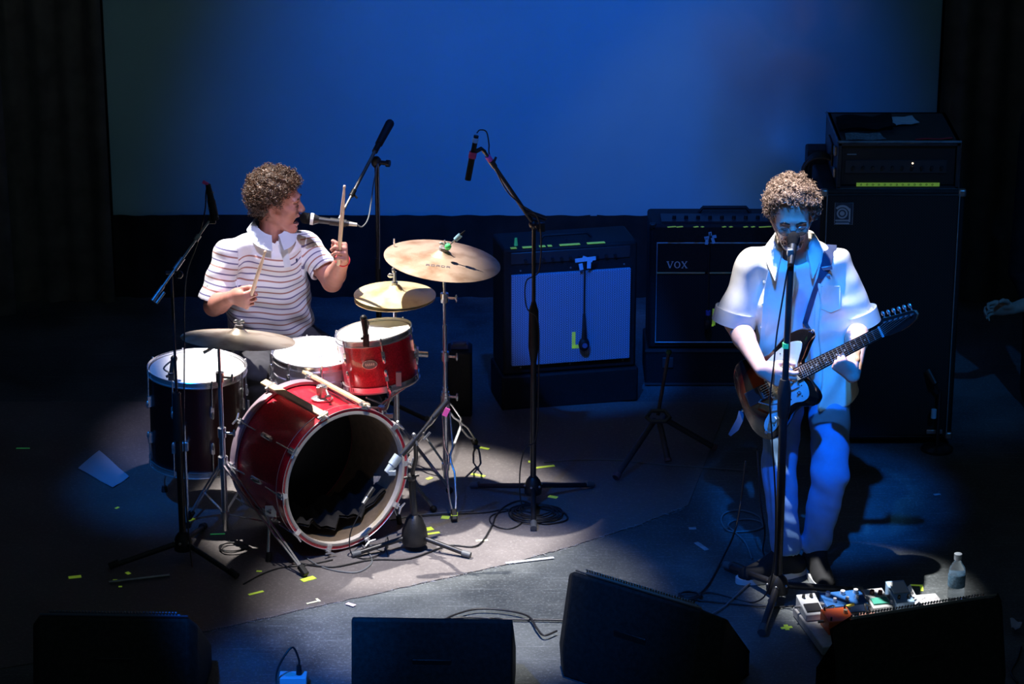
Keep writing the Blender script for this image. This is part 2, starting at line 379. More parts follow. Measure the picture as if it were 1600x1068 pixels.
# ------------------------------------------------------------------ drums
def lug_positions(n, off=0): return [2 * PI * (i + off) / n for i in range(n)]
def drum(name, label, c, nrm, r, h, shellm, headmat, nl, off=0, hoopm=chrome, bead=False, lugstyle='short'):
    """c: centre of the top head, nrm: up axis of the drum"""
    c = V(c); x, y, ax = frame(nrm, (1, 0, 0)); bot = c - ax * h
    t = thing(name, label, 'drum', bot)
    prof = [(r * .965, -h + .004), (r * .97, -h), (r, -h)]
    prof = [(r, -h + .006)]
    if bead: prof += [(r, -h * .54), (r + .004, -h * .52), (r + .004, -h * .48), (r, -h * .46)]
    prof += [(r, -.006), (r * .97, -.006), (r * .97, -h + .006)]
    sh = MB().lathe(prof, c, ax, 56, closed_prof=True, ref=(1, 0, 0)).build('shell', shellm, t)
    MB().lathe([(0, 0.001), (r * .6, .0012), (r * .985, .001), (r * .99, -.004), (0, -.005)], c, ax, 56, ref=(1, 0, 0)).build('drum_head', headmat, t, smooth=30)
    MB().lathe([(0, -h - .001), (r * .985, -h - .001), (r * .985, -h + .003), (0, -h + .003)], c, ax, 48, ref=(1, 0, 0)).build('bottom_head', headc, t, smooth=30)
    for z0, s in ((0, 1), (-h, -1)):
        hp = [(r + .002, z0 - .016 * s), (r + .009, z0 - .016 * s), (r + .009, z0 - .012 * s), (r + .005, z0 - .010 * s), (r + .005, z0 + .007 * s), (r + .009, z0 + .010 * s), (r + .007, z0 + .013 * s), (r + .001, z0 + .009 * s)]
        MB().lathe(hp, c, ax, 56, closed_prof=True, ref=(1, 0, 0)).build('hoop', hoopm, t, smooth=50)
    for a in lug_positions(nl, off):
        d = x * math.cos(a) + y * math.sin(a); tg = ax.cross(d)
        M = Matrix((tg, d, ax)).transposed()
        m = MB()
        if lugstyle == 'short':
            for s, z0 in ((1, -h * .30), (-1, -h * .70)):
                m = MB(); m.box(c + d * (r + .008) + ax * z0, (.014, .016, .045), M); m.sph(c + d * (r + .015) + ax * (z0 - .012 * s), (.008, .008, .018), 8, M)
                m.cyl(c + d * (r + .011) + ax * z0, c + d * (r + .011) + (ax * .006 if s > 0 else -ax * (h + .006)), .0032, n=8)
                if s > 0: m.build('lug', chrome, t)
        else:
            m.cyl(c + d * (r + .011) + ax * .004, c + d * (r + .011) - ax * (h + .004), .0045, n=8)
            m.box(c + d * (r + .006) - ax * h * .5, (.014, .012, .05), M)
            for q in (.28, .72): m.sph(c + d * (r + .01) - ax * h * q, .009, 8)
        lg = m.build('lug', chrome, t)
        MB().cyl(c + d * (r + .011) + ax * .004, c + d * (r + .011) + ax * .017, .0055, .004, 6).build('tension_rod', chrome, lg)
    return t, (c, x, y, ax)

# floor tom
ftc = P(308, 575, z=0.62)
t, fr = drum('floor_tom', 'floor tom with dark red shell and white head, at the left', ftc, (0.02, 0.0, 1), .198, .40, mat('dark_red_lacquer', (0.04, 0.003, 0.004), 0.35, coat=0.6, noise=.2), headm, 8, .5)
for a in (R(-100), R(20), R(140)):
    d = V((math.cos(a), math.sin(a), 0)); b = ftc + d * .212
    m = MB().tube([(b.x, b.y, .45), (b.x, b.y, .10), (b.x + d.x * .02, b.y + d.y * .02, .06), (b.x + d.x * .02, b.y + d.y * .02, .015)], .0055, 8)
    lg = m.build('leg', chrome, t)
    MB().cyl((b.x + d.x * .02, b.y + d.y * .02, .03), (b.x + d.x * .02, b.y + d.y * .02, .0045), .011, .014, 10).build('rubber_foot', blackr, lg)
    MB().box((b.x, b.y, .36), (.03, .03, .04)).build('leg_bracket', chrome, t, bevel=.004)

# snare
snc = P(491, 553, z=0.62)
alu = mat('brushed_aluminium', (0.66, 0.62, 0.74), 0.45, 0.15, noise=0.1, nscale=12, bump=0.1)
t, fr = drum('snare_drum', 'silver metal snare drum with a white head behind the bass drum', snc, (0.03, -0.02, 1), .172, .135, alu, headc, 8, .3, bead=True, lugstyle='tube')
MB().lathe([(0, .0030), (.045, .0030), (.045, .0024), (0, .0024)], snc, (0.03, -0.02, 1), 32).build('worn_spot', mat('worn_coating', (.36, .38, .42), .6, noise=.2), t)
q = snc + V((-.01, -.178, -.07)); MB().box(q, (.02, .016, .09)).cyl(q + V((-.012, -.008, .035)), q + V((-.012, -.03, .03)), .006).build('snare_throw', chrome, t, bevel=.003)
st = thing('snare_stand', 'chrome tripod stand holding up the silver snare drum', 'drum stand', (snc.x, snc.y, .004))
m = MB().cyl((snc.x, snc.y, .10), (snc.x, snc.y, .40), .011); m.build('pole', chrome, st)
for k in range(3):
    a = R(90 + 120 * k); d = V((math.cos(a), math.sin(a), 0)); b = V((snc.x, snc.y, 0))
    MB().tube([b + V((0, 0, .38)), b + d * .12 + V((0, 0, .455)), b + d * .165 + V((0, 0, .470)), b + d * .17 + V((0, 0, .478))], .006, 8).build('basket_arm', chrome, st)
    MB().cyl(b + V((0, 0, .20)), b + d * .22 + V((0, 0, .012)), .006).build('leg', chrome, st)

# rack tom on its own basket stand
tmc = P(584, 519, Y=10.93)
tn = V((-0.14, 0.05, 1)).normalized()
t, fr = drum('rack_tom', 'small red tom with a white head and oval silver badge', tmc, tn, .153, .205, red, headm, 6, .72)
c, x, y, ax = fr
d = (V((-.06, -1, 0)) - ax * V((-.06, -1, 0)).dot(ax)).normalized(); tg = ax.cross(d)
M = Matrix((tg, ax, d)).transposed()
bc = c + d * .1535 - ax * .088 - tg * (.012)
bad = MB(); pts = [(.030 * math.cos(2 * PI * i / 28), .019 * math.sin(2 * PI * i / 28)) for i in range(28)]
bad.prism(pts, bc - d * .004, tg, ax, d * .007); b_ = bad.build('badge', mat('badge_grey', (.20, .22, .28), .35, .6, noise=.3, nscale=160), t)
MB().tube([bc + tg * (.030 * math.cos(2 * PI * i / 28)) + ax * (.019 * math.sin(2 * PI * i / 28)) + d * .004 for i in range(28)], .0018, 6, closed=True).build('badge_rim', chrome, b_)
m = MB()
for i in range(5): m.box(bc + tg * (-.016 + .008 * i) + d * .004, (.004, .010, .001), M)
m.build('badge_lettering', silverln, b_)
# round mount on the right side
q = c + x * .16 - ax * .115; MB().box(q, (.022, .04, .05)).cyl(q, q + x * .05 - ax * .01, .012).build('tom_bracket', chrome, t, bevel=.003)
m = MB().box(c + x * .085 - y * .155 - ax * .165, (.022, .012, .06)); m.build('silver_tape', mat('grey_tape', (.4, .4, .42), .6), t)
# clip mic on tom rim
hub = P(596, 648, Y=10.95); bot = c - ax * .215
st = thing('tom_stand', 'chrome basket stand under the small red tom', 'drum stand', (hub.x, hub.y, .004))
MB().cyl(hub - V((0, 0, .03)), hub + V((0, 0, .04)), .016).box(hub + V((.03, -.01, .0)), (.04, .012, .02)).build('tilter', chrome, st, bevel=.002)
for a in (R(-75), R(60), R(175)):
    dd = x * math.cos(a) + y * math.sin(a); e = bot + dd * .158
    m = MB().tube(crom([hub + V((0, 0, .03)), hub.lerp(e, .45) + dd * .012 - V((0, 0, .015)), e + dd * .005 - ax * .01, e + ax * .018 + dd * .006], 6), .0065, 8)
    ar = m.build('basket_arm', chrome, st)
    MB().cyl(e - ax * .008 + dd * .002, e + ax * .02 + dd * .003, .009).build('rubber_tip', blackr, ar)
m = MB()
for a in (R(-130), R(-10)):
    dd = x * math.cos(a) + y * math.sin(a); e = bot + dd * .12 - ax * .01
    m.tube([hub + V((0, 0, .05)), hub.lerp(e, .8)], .004, 6)
m.build('brace', chrome, st)
MB().cyl(hub - V((0, 0, .03)), (hub.x, hub.y, .28), .0095).cyl((hub.x, hub.y, .33), (hub.x, hub.y, .12), .013).build('pole', chrome, st)
MB().cyl((hub.x, hub.y, .36), (hub.x, hub.y, .31), .018).cyl((hub.x + .01, hub.y, .335), (hub.x + .05, hub.y - .01, .335), .006).build('height_clamp', chrome, st)
for k in range(3):
    a = R(-30 + 120 * k); dd = V((math.cos(a), math.sin(a), 0)); b = V((hub.x, hub.y, 0))
    lg = MB().ribbon([b + V((0, 0, .27)), b + dd * .25 + V((0, 0, .02))], V((0, 0, 1)), .016, .004).build('leg', chrome, st)
    MB().sph(b + dd * .25 + V((0, 0, .019)), (.016, .016, .0145)).build('rubber_foot', blackr, lg)

# bass drum
bcz = .315; fc = P(540, 748, z=bcz); A = V((math.sin(R(36)), -math.cos(R(36)), 0)); BL = .40; br = .282
bx = V((0, 0, 1)).cross(A).normalized()  # sideways
if bx.x < 0: bx = -bx
up = V((0, 0, 1)); rc = fc - A * BL
bd = thing('bass_drum', 'big red bass drum lying on its side with open dark front', 'drum', (rc.lerp(fc, .5).x, rc.lerp(fc, .5).y, .004))
inner = mat('raw_shell_inside', (0.20, 0.14, 0.09), 0.7, noise=0.2)
MB().lathe([(br, -BL + .02), (br, -.02), (br - .007, -.02), (br - .007, -BL + .02)], fc, A, 72, closed_prof=True).build('shell', red, bd, smooth=50)
MB().lathe([(br - .008, -BL + .03), (br - .0085, -.022), (br - .011, -.022), (br - .011, -BL + .03)], fc, A, 72, closed_prof=True).build('shell_lining', inner, bd, smooth=50)
hoopin = mat('pale_hoop_inside', (0.80, 0.72, 0.62), 0.5, noise=.06)
fh = MB().lathe([(br + .004, -.045), (br + .016, -.045), (br + .018, -.01), (br + .017, .0), (br + .004, .0)], fc, A, 72, closed_prof=True).build('hoop', red, bd, smooth=50); fh['label'] = 'red front hoop with silver lines'
MB().lathe([(br + .0035, -.04), (br + .0035, .001), (br + .001, .003), (br - .009, .003), (br - .009, -.04)], fc, A, 72, closed_prof=True).build('hoop_inner_face', hoopin, fh, smooth=50)
MB().ring(fc + A * .002, A, br + .0165, .0016, 72, 6).ring(fc - A * .045, A, br + .017, .0013, 72, 6).build('inlay_line', silverln, fh)
lil = mat('lilac_silver_hoop', (0.55, 0.42, 0.50), 0.35, 0.5)
rh = MB().lathe([(br + .004, -.005), (br + .016, -.005), (br + .018, .02), (br + .016, .033), (br + .004, .033)], rc, A, 72, closed_prof=True).build('hoop', lil, bd, smooth=50); rh['label'] = 'silvery rear hoop'
MB().lathe([(0, 0), (br + .004, 0), (br + .004, .004), (0, .004)], rc, A, 48).build('drum_head', mat('black_batter_head', (.02, .02, .02), .4), bd, smooth=30)
for k in range(10):
    a = 2 * PI * (k + .5) / 10; d = up * math.cos(a) + bx * math.sin(a); tg = A.cross(d); M = Matrix((tg, d, A)).transposed()
    if k in (0, 9): continue
    lg = MB().cyl(fc + d * (br + .012) - A * (.17), fc + d * (br + .012) - A * .235, .011).sph(fc + d * (br + .013) - A * .2, (.010, .016, .04), 8, M).build('lug', chrome, bd)
    for cc, s in ((fc, 1), (rc, -1)):
        m = MB().cyl(cc + d * (br + .02) - A * .12 * s, cc + d * (br + .024) + A * .02 * s, .0032, n=8)
        m.box(cc + d * (br + .018) + A * (-.008 * s), (.024, .014, .03), M)
        m.box(cc + d * (br + .010) + A * (.006 * s), (.022, .026, .006), M)
        m.tube([cc + d * (br + .028) + A * .028 * s - tg * .026, cc + d * (br + .024) + A * .022 * s, cc + d * (br + .028) + A * .028 * s + tg * .026], [.0035, .005, .0035], 8)
        m.build('claw', chrome, bd)
for a in (-18, 19):
    a = R(a); d = up * math.cos(a) + bx * math.sin(a); tg = A.cross(d); M = Matrix((tg, d, A)).transposed()
    br_ = MB().box(rc.lerp(fc, .47) + d * (br + .032) - A * .01, (.030, .014, BL + .07), M).build('wooden_bar', woodp, bd, bevel=.003)
    for cc, s in ((fc, 1), (rc, -1)):
        MB().box(cc + d * (br + .026) - A * .005 * s, (.034, .03, .014), M).cyl(cc + d * (br + .03) - tg * .02, cc + d * (br + .03) + tg * .028, .008).cyl(cc + d * (br + .03) + A * .01 * s, cc + d * (br + .03) + A * .035 * s, .006).build('claw', chrome, bd)
mt = rc.lerp(fc, .55) + up * (br + .002) + bx * .01
MB().lathe([(.045, 0), (.045, .006), (.034, .012), (.0, .012)], mt, up, 24, ell=.75).build('mount_plate', chrome, bd)
tmn = MB().cyl(mt + up * .01, mt + up * .062, .020, .017, 12).box(mt + up * .04, (.042, .034, .034)).build('tom_mount', chrome, bd, bevel=.002)
MB().cyl(mt + V((.02, -.02, .045)), mt + V((.03, -.045, .03)), .005).sph(mt + V((.03, -.047, .028)), (.012, .004, .012)).build('wing_nut', chrome, tmn)
for s in (-1, 1):
    b = rc.lerp(fc, .62) + bx * s * br * .88 - up * br * .42
    e = b + bx * s * .07 + A * .06; e.z = .012
    m = MB().box(b + bx * s * .012, (.045, .045, .05)).cyl(b + bx * s * .02, e, .006).cyl(b + bx * s * .035 - A * .03, b + bx * s * .035 + A * .03, .005)
    m.build('spur', chrome, bd)
    MB().cyl(e + up * .03 - bx * s * .006, V((e.x, e.y, .0045)), .011).build('rubber_foot', blackr, bd)
# cushion inside
m = MB()
cc = fc - A * .17; fld = []
N1, N2 = 26, 18
vs = []
for i in range(N1 + 1):
    for j in range(N2 + 1):
        u = -1 + 2 * i / N1; v = j / N2
        X = u * .235; zz = -math.sqrt(max(0, (br - .016) ** 2 - X * X)) + .055 * (1 - abs(u) ** 2.5) + .016 * math.sin(9 * u + 5 * v) + .01 * math.sin(23 * u - 11 * v)
        zz = max(zz, -math.sqrt(max(0, (br - .016) ** 2 - X * X)) + .002)
        vs.append(fc + bx * X + up * zz - A * (.07 + .22 * v + .015 * math.sin(u * 12)))
fs = [(i * (N2 + 1) + j, (i + 1) * (N2 + 1) + j, (i + 1) * (N2 + 1) + j + 1, i * (N2 + 1) + j + 1) for i in range(N1) for j in range(N2)]
b0 = len(vs); vs2 = [p - up * .012 for p in vs]
m.add(vs, fs); m.add([p - up * .01 for p in vs], [tuple(reversed(f)) for f in fs])
o = m.build('blanket', mat('dark_blanket', (.03, .027, .026), .95, noise=.4, nscale=20), base=fc - A * .15 - up * .25, smooth=180)
tag(o, 'crumpled dark blanket lying inside the open bass drum', 'blanket')

# cymbals ------------------------------------------------------------
def cymbal(name, label, c, nrm, r, m_, bell=.14, parent=None, flip=False, inv=1):
    prof = []
    for k in range(17):
        u = k / 16; rr = r * (1 - u)
        q = rr / r
        h = .010 * r / .2 * (1 - q) + (.022 * (math.sqrt(max(0, 1 - (q / bell) ** 2)) if q < bell else 0)) + .018 * (1 - q ** 1.6)
        prof.append((max(rr, 0), h * inv))
    prof = prof[:-1] + [(.006, prof[-1][1]), (.006, prof[-1][1] - .0015)] + [(a, b - .0016) for a, b in reversed(prof[:-1])]
    base = V(c)
    # lathed in its own local frame so that the grooves follow the axis
    mb = MB().lathe(prof, (0, 0, 0), (0, 0, 1), 72, closed_prof=True)
    if parent is None:
        o = mb.build(name, m_, base=(0, 0, 0), smooth=60); o.location = base
    else:
        o = mb.build(name, m_, base=(0, 0, 0), smooth=60); o.parent = parent; o.location = base - top_loc(parent)
    o.rotation_euler = V((0, 0, 1)).rotation_difference(V(nrm).normalized()).to_euler()
    if label: tag(o, label, 'cymbal')
    return o
# ride on the right
rn = V((0.125, -0.035, 1)).normalized(); rdc = P(691, 407, Y=11.06)
rd = cymbal('ride_cymbal', 'largest bronze cymbal, tilted on the stand at the right', rdc, rn, .243, brass_warm)
# faint stamped letters, turned to face the front
inkm = mat('faded_ink', (.16, .14, .15), .6)
lx, ly, lz = frame(rn, (1, 0, 0)); m = MB()
rows = [(0, 'bar'), (.5, 'x'), (.9, 'bar'), (1.4, 'x')]
def stroke(a, b, wd=.004):
    pa = rdc + lx * a[0] + ly * a[1] + rn * zc(a); pb = rdc + lx * b[0] + ly * b[1] + rn * zc(b)
    m.ribbon([pa, pb], rn, wd, .0005)
def zc(p):
    q = math.hypot(*p) / .243; return .01215 * (1 - q) + .018 * (1 - q ** 1.6) + .0006
X0 = -.065; Yr = -.125
for i in range(5):
    a = X0 + .021 * i
    for seg in [((a, Yr), (a, Yr + .014)), ((a, Yr + .014), (a + .012, Yr + .014)), ((a, Yr), (a + .012, Yr)) if i % 2 else ((a, Yr + .007), (a + .012, Yr + .007)), ((a + .012, Yr), (a + .012, Yr + .014))]:
        stroke(*seg)
m.build('printed_mark', inkm, base=rdc, smooth=0)
mk = bpy.data.objects['printed_mark']; mk.parent = rd; mk.matrix_parent_inverse = Matrix.Identity(4)
mk.rotation_euler = (0, 0, 0); mk.location = (0, 0, 0)
_q = V((0, 0, 1)).rotation_difference(rn); mk.data.transform(_q.to_matrix().to_4x4().inverted())
def topper(c, n, parent, tall=.04, felt=.017):
    c = V(c)
    f = MB().cyl(c, c + n * .014, felt, n=16).build('felt_washer', mat('grey_felt', (.30, .28, .30), .9), parent)
    MB().cyl(c - n * .02, c + n * tall, .0035, n=8).build('threaded_rod', chrome, parent)
    MB().cyl(c + n * .014, c + n * .024, .009, n=10).sph(c + n * .028 + V((.012, 0, 0)), (.011, .004, .008)).sph(c + n * .028 - V((.012, 0, 0)), (.011, .004, .008)).build('wing_nut', chrome, parent)
def cym_stand(name, label, topc, n, base, feet, tubes, m_=chrome, hubz=.33, wire=False, joints=()):
    """tubes: list of (z0,z1,r) on the vertical pole"""
    b = V((base[0], base[1], .0045)); t = thing(name, label, 'cymbal stand', b)
    for z0, z1, r in tubes: MB().cyl((b.x, b.y, z0), (b.x, b.y, z1), r).build('pole', m_, t)
    for z in joints:
        MB().cyl((b.x, b.y, z - .02), (b.x, b.y, z + .02), .017).build('height_clamp', m_, t)
        MB().cyl((b.x, b.y, z), (b.x + .045, b.y - .01, z), .005).sph((b.x + .05, b.y - .01, z), (.006, .006, .018)).build('wing_screw', m_, t)
    for (fx, fy) in feet:
        f = V((fx, fy, .02)); hp = V((b.x, b.y, hubz)); d = (f - hp).normalized(); s = d.cross(V((0, 0, 1))).normalized(); lp = V((b.x, b.y, .10))
        m = MB()
        if wire:
            for sg in (-1, 1):
                pts = [hp + s * .006 * sg, hp + d * .02 + s * .010 * sg, hp.lerp(f, .10) + s * .016 * sg, hp.lerp(f, .40) + s * .016 * sg, hp.lerp(f, .47) + s * .004 * sg, hp.lerp(f, .53) + s * .004 * sg, hp.lerp(f, .62) + s * .016 * sg, hp.lerp(f, .84) + s * .014 * sg, f + s * .004 * sg + V((0, 0, .01))]
                m.tube(pts, .0042, 8)
        else:
            for sg in (-1, 1): m.ribbon([hp + s * .010 * sg, hp.lerp(f, .5) + s * .012 * sg, f + s * .003 * sg], V((0, 0, 1)), .008, .006)
        lg = m.build('leg', m_, t)
        MB().ribbon([lp, hp.lerp(f, .55)], V((0, 0, 1)), .010, .003).build('leg_brace', m_, t)
        ft = MB().box(f - d * .01, (.024, .05, .022), Matrix((s, d, s.cross(d))).transposed()).build('rubber_foot', blackr, lg, bevel=.004)
        ft.location.z += .004
    MB().cyl((b.x, b.y, hubz - .025), (b.x, b.y, hubz + .025), .020).build('collar', m_, t)
    MB().cyl((b.x, b.y, .085), (b.x, b.y, .115), .018).build('collar', m_, t)
    return t
rb = P(697, 762, z=0.0)
st = cym_stand('ride_stand', 'tall chrome stand with loop-shaped legs under the largest cymbal', rdc, rn, rb,
    [(P(710, 816, z=0).x, P(710, 816, z=0).y), (P(632, 722, z=0).x, P(632, 722, z=0).y), (P(742, 698, z=0).x, P(742, 698, z=0).y)],
    [(.05, .46, .0125), (.46, .74, .0095), (.74, .985, .0065)], hubz=.40, wire=True, joints=(.42, .60, .86))
tp = V((rb.x, rb.y, .985)); cl = rdc + rn * .028
m = MB().sph(tp, .016).cyl(tp, cl - rn * .02, .0055).sph(tp + V((.03, 0, -.01)), (.016, .008, .014)).build('tilter', chrome, st)
topper(rdc + rn * .046, rn, st, .045, .020)
# striped tape on front foot
f0 = P(710, 816, z=0); o = MB().box((f0.x, f0.y + .01, .034), (.027, .035, .002)).build('foot_tape', tape_y, st); o['label'] = 'yellow tape on the front foot'
# drumstick-like felt mallet clipped at the top
c0 = P(700, 385, Y=11.0); c1 = P(727, 360, Y=11.0)
sb = thing('small_microphone', 'slim blue-lit clip microphone on top of the largest cymbal', 'microphone', c0)
MB().sph(c0, .014).cyl(c0 - rn * .012, c0, .010).build('clamp', tape_g, sb)
MB().cyl(c0, c0.lerp(c1, .55), .003, .004).build('neck', chrome, sb); MB().cyl(c0.lerp(c1, .42), c0.lerp(c1, .72), .010, .011).build('body', tape_b, sb); MB().cyl(c0.lerp(c1, .72), c1, .005, .002).build('tip', blackp, sb)

# left crash
ln = V((0.07, 0.17, 1)).normalized(); lc = P(372, 530, Y=10.5)
cymbal('crash_cymbal', 'wide pale cymbal above the floor tom at the left', lc, ln, .228, brass_pale)
lb = P(353, 838, z=0.0)
st = cym_stand('crash_stand', 'chrome double-braced stand in front of the floor tom', lc, ln, lb,
    [(P(476, 902, z=0).x, P(476, 902, z=0).y), (P(296, 815, z=0).x, P(296, 815, z=0).y), (P(420, 762, z=0).x, P(420, 762, z=0).y)],
    [(.03, .46, .0125), (.46, .70, .0095), (.70, .84, .0065)], hubz=.33, joints=(.46, .70))
tp = V((lb.x, lb.y, .84))
MB().sph(tp, .017).box(tp + V((-.02, 0, .01)), (.045, .02, .03)).cyl(tp, tp + V((-.06, -.02, -.03)), .007).cyl(tp + V((0, 0, .005)), lc - ln * .012, .0065).sph(lc - ln * .03, .015).sph(tp + V((.035, 0, .03)), (.010, .006, .016)).build('tilter', chrome, st)
topper(lc + ln * .044, ln, st, .03, .017)
f0 = P(478, 904, z=0); o = MB().box((f0.x + .01, f0.y - .012, .0055), (.06, .03, .002), Matrix.Rotation(R(35), 3, 'Z')).build('spike_tape', tape_y, base=(f0.x, f0.y, .0045)); tag(o, 'yellow tape strip under the front foot of the left cymbal stand', 'tape')

# hi-hat
hn = V((0.01, -0.01, 1)).normalized(); hc = P(617, 460, Y=11.15)
cymbal('hi_hat_cymbal', 'upper cymbal of the pair, yellow bronze with dark scuffs', hc, hn, .172, brass_yel, bell=.2)
cymbal('hi_hat_cymbal', 'lower cymbal of the pair, showing as a thin dark rim', hc - hn * .016, V((-.03, .0, 1)), .171, brass_yel, bell=.2, inv=-.55)
st = thing('hi_hat_stand', 'chrome pedal stand carrying the pair of cymbals beside the red tom', 'cymbal stand', (hc.x, hc.y, .0045))
MB().cyl((hc.x, hc.y, .20), (hc.x, hc.y, .62), .0125).build('pole', chrome, st)
MB().cyl((hc.x, hc.y, .62), (hc.x, hc.y, hc.z - .03), .009).cyl((hc.x, hc.y, .61), (hc.x, hc.y, .65), .016).build('upper_tube', chrome, st)
MB().cyl((hc.x, hc.y, .5), (hc.x, hc.y, hc.z + .245), .0035, n=8).build('pull_rod', chrome, st)
MB().cyl(hc + V((0, 0, .042)), hc + V((0, 0, .056)), .014).cyl(hc + V((0, 0, .056)), hc + V((0, 0, .10)), .008).sph(hc + V((-.016, -.004, .085)), (.014, .004, .010)).sph(hc + V((-.006, -.006, .11)), (.006, .006, .012)).build('clutch', chrome, st)
for k in range(3):
    a = R(-150 + 120 * k); dd = V((math.cos(a), math.sin(a), 0)); b = V((hc.x, hc.y, 0))
    lg = MB().ribbon([b + V((0, 0, .28)), b + dd * .26 + V((0, 0, .02))], V((0, 0, 1)), .018, .005).build('leg', chrome, st)
    MB().sph(b + dd * .26 + V((0, 0, .02)), (.016, .016, .0155)).build('rubber_foot', blackr, lg)
MB().box((hc.x - .03, hc.y + .20, .03), (.09, .28, .012), Matrix.Rotation(R(-9), 3, 'X')).build('pedal', steel, st, bevel=.003)

# kick pedal
kp = rc - A * .16
t = thing('kick_pedal', 'steel foot pedal behind the bass drum', 'pedal', (kp.x, kp.y, .0045))
Mx = Matrix((bx, -A, up)).transposed()
MB().box((kp.x, kp.y, .012), (.10, .30, .008), Mx).build('base_plate', steel, t)
MB().box(kp - A * .02 + V((0, 0, .06 - kp.z)), (.08, .26, .008), Mx @ Matrix.Rotation(R(-14), 3, 'X')).build('footboard', steel, t, bevel=.003)
q = rc - A * .035
MB().cyl((q.x + bx.x * .06, q.y + bx.y * .06, .012), (q.x + bx.x * .06, q.y + bx.y * .06, .20), .007).cyl((q.x - bx.x * .06, q.y - bx.y * .06, .012), (q.x - bx.x * .06, q.y - bx.y * .06, .20), .007).cyl(V((q.x, q.y, .2)) - bx * .065, V((q.x, q.y, .2)) + bx * .065, .006).build('pedal_frame', steel, t)
MB().cyl(V((q.x, q.y, .2)), V((q.x, q.y, .30)) - A * .07, .004).build('beater_rod', chrome, t)
MB().sph(V((q.x, q.y, .31)) - A * .075, .024).build('beater', blackr, t)
# throne
sx = P(425, 530, Y=11.68)
t = thing('drum_throne', 'round black stool under the drummer', 'stool', (sx.x, 11.7, .004))
MB().lathe([(0, .40), (.15, .40), (.17, .42), (.17, .45), (.15, .468), (0, .470)], (sx.x, 11.7, 0), (0, 0, 1), 32).build('seat', blackcloth, t)
MB().cyl((sx.x, 11.7, .12), (sx.x, 11.7, .40), .015).build('pole', blackm, t)
for k in range(3):
    a = R(30 + 120 * k); dd = V((math.cos(a), math.sin(a), 0)); MB().cyl(V((sx.x, 11.7, .22)), V((sx.x, 11.7, .016)) + dd * .22, .009).build('leg', blackm, t)

# ------------------------------------------------------------------ mic stands and microphones
def tripod(t, b, hubz, legr, angs, r=.011, m_=blackm, tip=steel, hr=.038, hh=.075, lift=.02):
    b = V((b[0], b[1], 0))
    MB().lathe([(0, hubz - hh * .5), (hr * .95, hubz - hh * .5), (hr, hubz - hh * .15), (hr * .8, hubz + hh * .25), (hr * .45, hubz + hh * .5), (0, hubz + hh * .5)], b, (0, 0, 1), 20).build('hub', blackp, t)
    for k in range(6):
        a = 2 * PI * k / 6 + .3; MB().sph(b + V((math.cos(a) * hr * .95, math.sin(a) * hr * .95, hubz)), .006, 8).build('bolt', steel, t)
    for a in angs:
        d = V((math.cos(R(a)), math.sin(R(a)), 0))
        lg = MB().cyl(b + d * hr * .5 + V((0, 0, hubz - hh * .1)), b + d * legr + V((0, 0, r + .006)), r).build('leg', m_, t)
        MB().cyl(b + d * (legr - .035) + V((0, 0, r + .009 + .035 / legr * (hubz))), b + d * (legr + .004) + V((0, 0, r + .0075)), r + .003).build('rubber_foot', blackr if tip is None else tip, lg)
def cable(name, label, pts, r=.0032, m_=cablem, k=10, base=None):
    p = crom(pts, k); o = MB().tube(p, r, 6).build(name, m_, base=base if base is not None else p[0], smooth=180)
    return tag(o, label, 'cable')
rubt = mat('grey_rubber', (.10, .11, .12), .55)

# A: centre boom stand
bA = P(833, 786, z=0); st = thing('microphone_stand', 'black boom stand in the middle, in front of the silver-grille amplifier', 'microphone stand', (bA.x, bA.y, .0045))
tripod(st, bA, .085, .30, (-90, 32, 150), tip=rubt)
pz = P(833, 350, Y=bA.y).z
MB().cyl((bA.x, bA.y, .10), (bA.x, bA.y, .70), .0125).build('pole', blackm, st)
MB().cyl((bA.x, bA.y, .68), (bA.x, bA.y, pz), .008).build('upper_pole', blackm, st)
MB().cyl((bA.x, bA.y, .70), (bA.x, bA.y, .86), .022, .020).cyl((bA.x, bA.y, .86), (bA.x, bA.y, .90), .020, .009).cyl((bA.x, bA.y, .64), (bA.x, bA.y, .70), .013, .022).build('grip_clutch', blackr, st)
piv = V((bA.x, bA.y, pz)); tip = P(757, 237, Y=bA.y - .16); tail = P(852, 341, Y=bA.y + .02)
MB().sph(piv, .022).cyl(piv + V((0, .02, 0)), piv + V((.02, -.035, 0)), .012).box(piv + V((.03, 0, -.012)), (.03, .02, .035)).build('boom_joint', blackm, st)
MB().cyl(tail, piv.lerp(tip, .18), .011).cyl(piv, piv.lerp(tip, .82), .0085).cyl(piv.lerp(tip, .82), tip, .0065).build('boom', blackm, st)
MB().cyl(piv.lerp(tip, .80), piv.lerp(tip, .88), .012).cyl(piv.lerp(tip, .83) , piv.lerp(tip, .83) + V((.012, 0, .03)), .005).build('boom_clamp', blackm, st)
MB().cyl(piv.lerp(tip, .885), piv.lerp(tip, .94), .0115).build('tape_band', tape_p, st)['label'] = 'pink tape band'
m1, m0 = P(745, 208, Y=bA.y - .17), P(731, 281, Y=bA.y - .17)
mc = thing('microphone', 'slim black condenser microphone hanging from the middle boom, pink tape on it', 'microphone', m0)
MB().cyl(m0, m0.lerp(m1, .60), .0125).build('body', blackp, mc); MB().cyl(m0.lerp(m1, .6), m0.lerp(m1, .95), .010).build('plug', blackm, mc)
MB().cyl(m0.lerp(m1, .47), m0.lerp(m1, .60), .0155).build('tape_band', tape_p, mc); MB().cyl(m0.lerp(m1, .80), m0.lerp(m1, .90), .0115).build('tape_band', tape_b, mc)['label'] = 'pale blue tape band'
MB().tube([m0.lerp(m1, .58), m0.lerp(m1, .66) + V((.03, 0, .002)), tip], .009, 8).build('mic_clip', blackp, mc)
